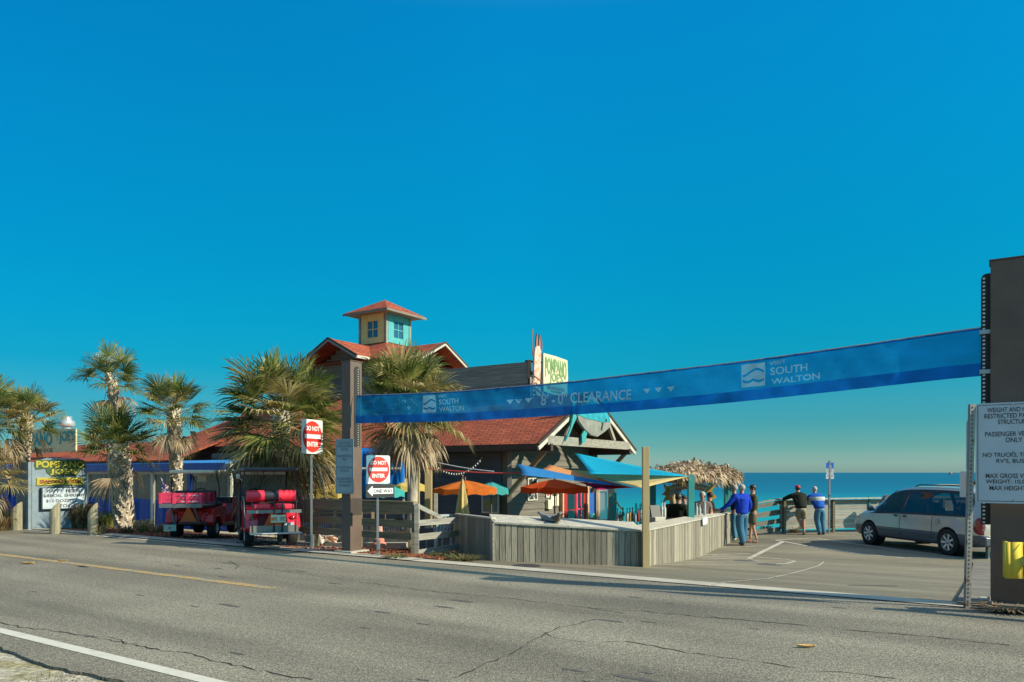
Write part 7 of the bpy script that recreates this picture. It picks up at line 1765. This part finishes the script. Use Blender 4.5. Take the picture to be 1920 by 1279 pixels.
def person(label, pos, face, H=1.76, pose=None, top=None, long_sleeve=True, bottom=None, shorts=False, shoe=None, hair=None, cap=None, bulk=1., group=None, toes=(0,0), skin_tone=None, stripe_m=None, hair_long=False, bald=False, legs=True, sunglasses=False):
    o = thing('person', label, 'person', pos, math.atan2(face.y, face.x)-math.pi/2); s = H/1.76; J = dict(BASE); J.update(pose or {}); J = {k: V(v)*s for k, v in J.items()}
    sm_ = skin_tone or skin_m
    def r_(v, a=1., b=None): return (*v, a*s, (b or a)*s)
    names = ['pel','spi','che','nec','jaw','cro','shL','elL','wrL','shR','elR','wrR','hiL','knL','anL','hiR','knR','anR']
    rad = dict(pel=(.125,.10), spi=(.12,.10), che=(.13,.095), nec=(.052,.052), jaw=(.067,.080), cro=(.072,.088), shL=(.055,.055), elL=(.040,.040), wrL=(.026,.026), shR=(.055,.055), elR=(.040,.040), wrR=(.026,.026),
               hiL=(.085,.085), knL=(.055,.055), anL=(.036,.036), hiR=(.085,.085), knR=(.055,.055), anR=(.036,.036))
    pts = [r_(J[n_], *rad[n_]) for n_ in names]; ix = {n_: i for i, n_ in enumerate(names)}
    ed = [('pel','spi'),('spi','che'),('che','nec'),('nec','jaw'),('jaw','cro'),('che','shL'),('shL','elL'),('elL','wrL'),('che','shR'),('shR','elR'),('elR','wrR'),('pel','hiL'),('hiL','knL'),('knL','anL'),('pel','hiR'),('hiR','knR'),('knR','anR')]
    if not legs: pass
    edges = [(ix[a], ix[b]) for a, b in ed]
    hdv = (J['cro']-J['jaw']).normalized()
    # palms with five fingers each
    for sd_ in 'LR':
        w_ = J['wr'+sd_]; d = (w_-J['el'+sd_]).normalized(); e = -1 if sd_ == 'L' else 1
        if (pose or {}).get('hand'+sd_): d = V(pose['hand'+sd_]).normalized()
        up_ = V((0,1,0)) if abs(d.z) > .6 else V((1,0,0)) 
        ac = (up_-d*up_.dot(d)).normalized(); nm = d.cross(ac)
        pal = w_+d*.055*s; pts.append(r_(pal, .032, .018)); pi_ = len(pts)-1; edges.append((ix['wr'+sd_], pi_))
        for q, (a, L_) in enumerate(((-.027,.062),(-.009,.072),(.010,.067),(.027,.052))):
            b0 = pal+d*.030*s+ac*a*s; b1 = b0+d*L_*.55*s; b2 = b1+(d*.7+nm*e*.5)*L_*.45*s
            pts += [r_(b0, .0105), r_(b1, .0095), r_(b2, .008)]; k = len(pts); edges += [(pi_, k-3), (k-3, k-2), (k-2, k-1)]
        t0 = pal-d*.015*s-ac*.030*s; t1 = t0+(d*.6-ac*.7)*.035*s; pts += [r_(t0, .012), r_(t1, .010)]; k = len(pts); edges += [(pi_, k-2), (k-2, k-1)]
    body = skin('body', pts, edges, sm_, o)
    hc = (J['jaw']+J['cro'])/2+V((0,0,.005))*s
    fw = V((0,1,0))
    mb = MB(); mb.ell(hc+V((0,.083,-.01))*s, .013*s,.018*s,.022*s, 8, 6); part('nose', mb, sm_, o, local=True, smooth=True)
    for e in (-1, 1):
        mb = MB(); mb.ell(hc+V((e*.074,.0,-.012))*s, .010*s,.020*s,.030*s, 8, 6); part('ear', mb, sm_, o, local=True, smooth=True)
        mb = MB(); mb.ell(hc+V((e*.030,.076,.012))*s, .013*s,.008*s,.008*s, 8, 6); part('eye', mb, sign_black if sunglasses else mat('eye', (.10,.08,.07), .3), o, local=True, smooth=True)
    mb = MB(); mb.ell(hc+V((0,.073,-.048))*s, .024*s,.006*s,.006*s, 8, 6); part('mouth', mb, mat('lips', (.34,.12,.09), .6), o, local=True)
    if hair:
        mb = MB(); mb.ell(hc+V((0,-.014,.022))*s, .085*s,.100*s,.098*s, 18, 12, z0=-.62 if not bald else -.45, z1=.98 if not bald else .15); 
        mb.v = [p if p.y < hc.y+.045*s or p.z > hc.z+.045*s else hc+(p-hc)*.86 for p in mb.v]; part('hair', mb, hair, o, local=True, smooth=True)
        if hair_long:
            mb = MB(); mb.ell(hc+V((0,-.045,-.07))*s, .085*s,.06*s,.15*s, 14, 10); part('long_hair', mb, hair, o, local=True, smooth=True)
    if cap:
        mb = MB(); mb.ell(hc+V((0,-.005,.035))*s, .091*s,.107*s,.094*s, 18, 8, z0=0, z1=1); cp_ = part('cap', mb, cap, o, local=True, smooth=True)
        mb = MB(); mb.prism([hc+V((x*s, (.085+.075*math.sqrt(max(0,1-(x/.07)**2)))*s, .036*s)) for x in [-.07,-.05,-.025,0,.025,.05,.07]]+[hc+V((.06*s,.07*s,.036*s)), hc+V((-.06*s,.07*s,.036*s))], (0,0,.010*s)); part('cap_brim', mb, cap, cp_, local=True)
    b = bulk
    # torso garment
    tp = [r_(J['pel']+V((0,0,-.07))*s, .165*b,.135*b), r_(J['spi'], .170*b,.145*b), r_(J['che'], .175*b,.130*b), r_(J['nec']+V((0,0,.005))*s, .070,.072)]
    te = [(0,1),(1,2),(2,3)]
    for sd_ in 'LR':
        e_ = J['el'+sd_]; w2 = J['wr'+sd_]; k = len(tp)
        if long_sleeve: tp += [r_(J['sh'+sd_], .082*b,.082*b), r_(e_, .062,.062), r_(e_.lerp(w2,.93), .042,.042)]; te += [(2,k),(k,k+1),(k+1,k+2)]
        else: tp += [r_(J['sh'+sd_], .078*b,.078*b), r_(J['sh'+sd_].lerp(e_,.7), .062,.062)]; te += [(2,k),(k,k+1)]
    jk = skin('jacket' if long_sleeve else 'shirt', tp, te, top or fabric('shirt_grey', (.2,.2,.2)), o, root=1)
    if stripe_m:       # broad band across the upper back and chest
        mb = MB(); c_ = (J['che']+J['spi'])/2+V((0,0,.045))*s; c_ = J['che']+V((0,0,-.02))*s; ax_ = (J['che']-J['spi']).normalized()
        prof = [(.222*b, -.075),(.228*b,-.02),(.226*b,.03),(.212*b,.062)]; seg = 28; vv = []
        for rr, h_ in prof:
            for k in range(seg): a = 2*math.pi*k/seg; vv.append(c_+V((rr*s*math.cos(a), rr*.80*s*math.sin(a), h_*s)))
        mb.add(vv, [[i*seg+k, i*seg+(k+1)%seg, (i+1)*seg+(k+1)%seg, (i+1)*seg+k] for i in range(3) for k in range(seg)]); part('jacket_band', mb, stripe_m, jk, local=True, smooth=True)
    # trousers or shorts
    lp_ = [r_(J['pel']+V((0,0,.05))*s, .145*b,.12*b), r_(J['pel']+V((0,0,-.06))*s, .140*b,.120*b)]; le = [(0,1)]
    for sd_ in 'LR':
        h_, kn, an = J['hi'+sd_], J['kn'+sd_], J['an'+sd_]; k = len(lp_)
        if shorts: lp_ += [r_(h_+V((0,0,-.05))*s, .115*b,.115*b), r_(h_.lerp(kn,.55), .112,.112), r_(h_.lerp(kn,.93), .108,.108)]; le += [(1,k),(k,k+1),(k+1,k+2)]
        else: lp_ += [r_(h_+V((0,0,-.05))*s, .110*b,.110*b), r_(kn, .092*b,.092*b), r_(kn.lerp(an,.6), .080*b,.080*b), r_(an+V((0,0,-.035))*s, .074,.078)]; le += [(1,k),(k,k+1),(k+1,k+2),(k+2,k+3)]
    skin('shorts' if shorts else 'trousers', lp_, le, bottom or fabric('denim', (.045,.13,.21)), o, root=0)
    for sd_, ty in zip('LR', toes):
        an = J['an'+sd_]; f_ = V((math.sin(R(ty)), math.cos(R(ty)), 0))
        lift = 0.; skin('shoe', [(*(an+V((0,0,-.045))*s-f_*.04*s), .042*s,.040*s), (*(an+V((0,0,-.055))*s+f_*.06*s), .044*s,.034*s), (*(an+V((0,0,-.06))*s+f_*.15*s), .038*s,.026*s)], [(0,1),(1,2)], shoe or blackp, o, sub=1)
    return o
denim = fabric('denim', (.045,.14,.23)); denim_l = fabric('denim_light', (.07,.19,.28))
def onground(px, py): p = gp(px, py); p.z = gz(p.x, p.y)+.008; return p
Fd = lambda x, y: V((x, y, 0)).normalized()
# group of three at the end of the sunlit wall
person('grey haired man in a royal blue sweatshirt and jeans reaching to the plank wall', onground(1391,1023), Fd(-.45,.9), 1.80,
       dict(wrL=(-.56,.30,.98), elL=(-.40,.12,1.18), shL=(-.20,.02,1.42), handL=(-.8,.5,-.15), anL=(-.10,-.16,.09), knL=(-.10,-.03,.50), anR=(.15,.10,.09), knR=(.13,.06,.50), wrR=(.26,.06,.92), elR=(.28,-.06,1.15)),
       top=fabric('royal_blue', (.010,.045,.42)), bottom=denim, hair=hair_grey, bulk=1.28, toes=(10,-20), shoe=blackp)
person('man mostly hidden behind the blue sweatshirt, in navy top, jeans and pale shoes', onground(1377,1013.5), Fd(-.85,.35), 1.76,
       dict(wrR=(.20,.34,1.02), elR=(.27,.08,1.14), wrL=(-.18,.36,1.02), elL=(-.26,.10,1.14)), top=fabric('navy', (.012,.022,.10)), bottom=denim_l, hair=hair_grey, shoe=cream)
person('man in a black cap, dark olive jacket and shorts standing behind the blue sweatshirt', onground(1412,1018), Fd(-.97,.05), 1.77,
       dict(wrR=(.16,.18,.98), elR=(.25,.0,1.14), wrL=(-.12,.24,.96), elL=(-.24,.02,1.14), anR=(.10,.06,.09), anL=(-.12,-.08,.09)), top=fabric('olive_jacket', (.055,.055,.035)), bottom=fabric('khaki_dark', (.13,.11,.07)), shorts=True, cap=sign_black, hair=hair_dark, shoe=mat('tan_shoe', (.30,.14,.08), .7))
# two men leaning on the board fence, backs to the camera
lean = dict(pel=(0,-.14,.95), spi=(0,-.06,1.12), che=(0,.06,1.28), nec=(-.01,.16,1.42), jaw=(-.01,.20,1.51), cro=(-.01,.20,1.61), shL=(-.20,.10,1.34), shR=(.18,.08,1.34), hiL=(-.10,-.14,.90), hiR=(.10,-.14,.90))
d1 = dict(lean); d1.update(elL=(-.46,.30,1.20), wrL=(-.36,.46,1.22), elR=(.27,.34,1.16), wrR=(.08,.46,1.20), handL=(1,.3,0), handR=(-1,.3,0), knR=(.08,-.10,.50), anR=(.09,-.14,.09), knL=(-.08,-.02,.55), anL=(.12,-.06,.16))
person('man in a red cap, black shirt and khaki shorts leaning on the fence', onground(1500,1003.2), Fd(.03,1), 1.78, d1,
       top=fabric('black_shirt', (.018,.020,.014)), bottom=fabric('khaki', (.26,.22,.14)), shorts=True, cap=mat('red_cap', (.42,.015,.025), .7), hair=hair_dark, bulk=1.26, shoe=mat('dark_shoe', (.03,.03,.04), .6), toes=(20,0))
d2 = dict(lean); d2.update(elL=(-.30,.36,1.18), wrL=(-.14,.48,1.20), elR=(.24,.36,1.16), wrR=(.06,.48,1.20), handL=(1,.3,0), handR=(-1,.3,0), knR=(.11,-.12,.50), anR=(.12,-.20,.09), knL=(-.06,-.08,.50), anL=(-.02,-.18,.09))
person('white haired man in a blue jacket with a white band leaning on the fence', onground(1533,1002.6), Fd(-.12,1), 1.74, d2,
       top=fabric('blue_jacket', (.014,.09,.40)), bottom=denim_l, hair=mat('hair_white', (.42,.38,.33), .8), bulk=1.24, stripe_m=fabric('white_band', (.50,.50,.48)), shoe=mat('dark_shoe', (.03,.03,.04), .6))
# guests and staff inside the bar
def inbar(px, pyhead, k, H): p = atk(px, pyhead, k); return V((p.x, p.y, p.z-H*1.01))
person('bar guest in a black cap and black shirt seen from behind', inbar(1272,924,19.6,1.74), Fd(.5,.85), 1.74, top=fabric('black_shirt', (.018,.020,.014)), cap=sign_black, hair=hair_dark, bulk=1.1)
person('blond bar guest beside the man in the black cap', inbar(1262,925,20.3,1.70), Fd(.7,.6), 1.70, top=fabric('plum', (.07,.035,.045)), hair=hair_blond, hair_long=True)
person('bar guest in sunglasses facing the drive beside the turquoise post', inbar(1283,927,20.6,1.72), Fd(-.3,-.95), 1.72, top=fabric('grey_dark', (.06,.055,.05)), hair=hair_dark, sunglasses=True)
person('grey haired bartender in a grey shirt right of the turquoise front post', inbar(1317,920,21.2,1.78), Fd(-.2,-.98), 1.78, dict(wrL=(-.15,.3,1.02), wrR=(.15,.3,1.02)), top=fabric('taupe_shirt', (.20,.15,.13)), hair=hair_grey, long_sleeve=False)
person('bar worker in black at the right end of the counter', inbar(1331,921,22.0,1.74), Fd(-.6,.4), 1.74, top=fabric('black_shirt', (.018,.020,.014)), hair=hair_dark)
pb = atk(1826, 901, 25.5); person('person in a coral pink top on the deck beyond the van roof', V((pb.x, pb.y, pb.z-1.70)), Fd(-.3,.9), 1.70, top=fabric('coral', (.60,.16,.14)), hair=hair_dark, bottom=fabric('khaki', (.26,.22,.14)))
# dog lying behind the rail fence
c = atk(617, 997, 17.5)
dog = thing('dog', 'small brown and white dog behind the rails of the dark fence', 'dog', V((c.x, c.y, c.z-.42)), R(200))
skin('body', [(0,0,.26,.085,.09),(.16,0,.27,.10,.11),(.30,0,.33,.065,.07),(.38,0,.43,.060,.062),(.46,0,.42,.035,.035),(.52,0,.405,.026,.026),(-.12,0,.25,.075,.08),(-.24,0,.28,.028,.028),(-.34,0,.36,.018,.018),
              (.18,.08,.16,.035,.035),(.19,.08,.02,.024,.024),(.23,.08,.012,.026,.02),(.18,-.08,.16,.035,.035),(.19,-.08,.02,.024,.024),(.23,-.08,.012,.026,.02),
              (-.12,.09,.17,.05,.05),(-.17,.09,.09,.028,.028),(-.13,.09,.02,.024,.024),(-.12,-.09,.17,.05,.05),(-.17,-.09,.09,.028,.028),(-.13,-.09,.02,.024,.024)],
     [(0,1),(1,2),(2,3),(3,4),(4,5),(0,6),(6,7),(7,8),(1,9),(9,10),(10,11),(1,12),(12,13),(13,14),(6,15),(15,16),(16,17),(6,18),(18,19),(19,20)], mat('dog_fur', (.22,.085,.035), .9, var=.2, scale=7, c2=(.60,.52,.46), fac2=(.50,.54)), dog, sub=2)
for e in (-1, 1):
    mb = MB(); mb.ell((.36, e*.062, .40), .030,.014,.055, 8, 6); part('ear', mb, mat('dog_ear', (.12,.04,.02), .9), dog, local=True, smooth=True)
    mb = MB(); mb.ell((.425, e*.028, .455), .008,.006,.008, 6, 5); part('eye', mb, sign_black, dog, local=True)
mb = MB(); mb.ell((.545, 0, .41), .012,.014,.011, 8, 6); part('nose', mb, sign_black, dog, local=True)
# boat on the horizon
c = V(((1785-960)/F*2600, 2600, -5.4)); bt = thing('distant_boat', 'tiny dark boat on the horizon right of the parking sign', 'boat', c, .3)
mb = MB(); mb.prism([(-12,-3,0),(10,-3,0),(14,-3,4),(-12,-3,3.2)], (0,6,0)); part('hull', mb, mat('far_hull', (.05,.06,.07), .8), bt, local=True)
mb = MB(); mb.box(-8,-1,-2,2,3,8); part('cabin', mb, mat('far_cabin', (.25,.26,.27), .8), bt, local=True)
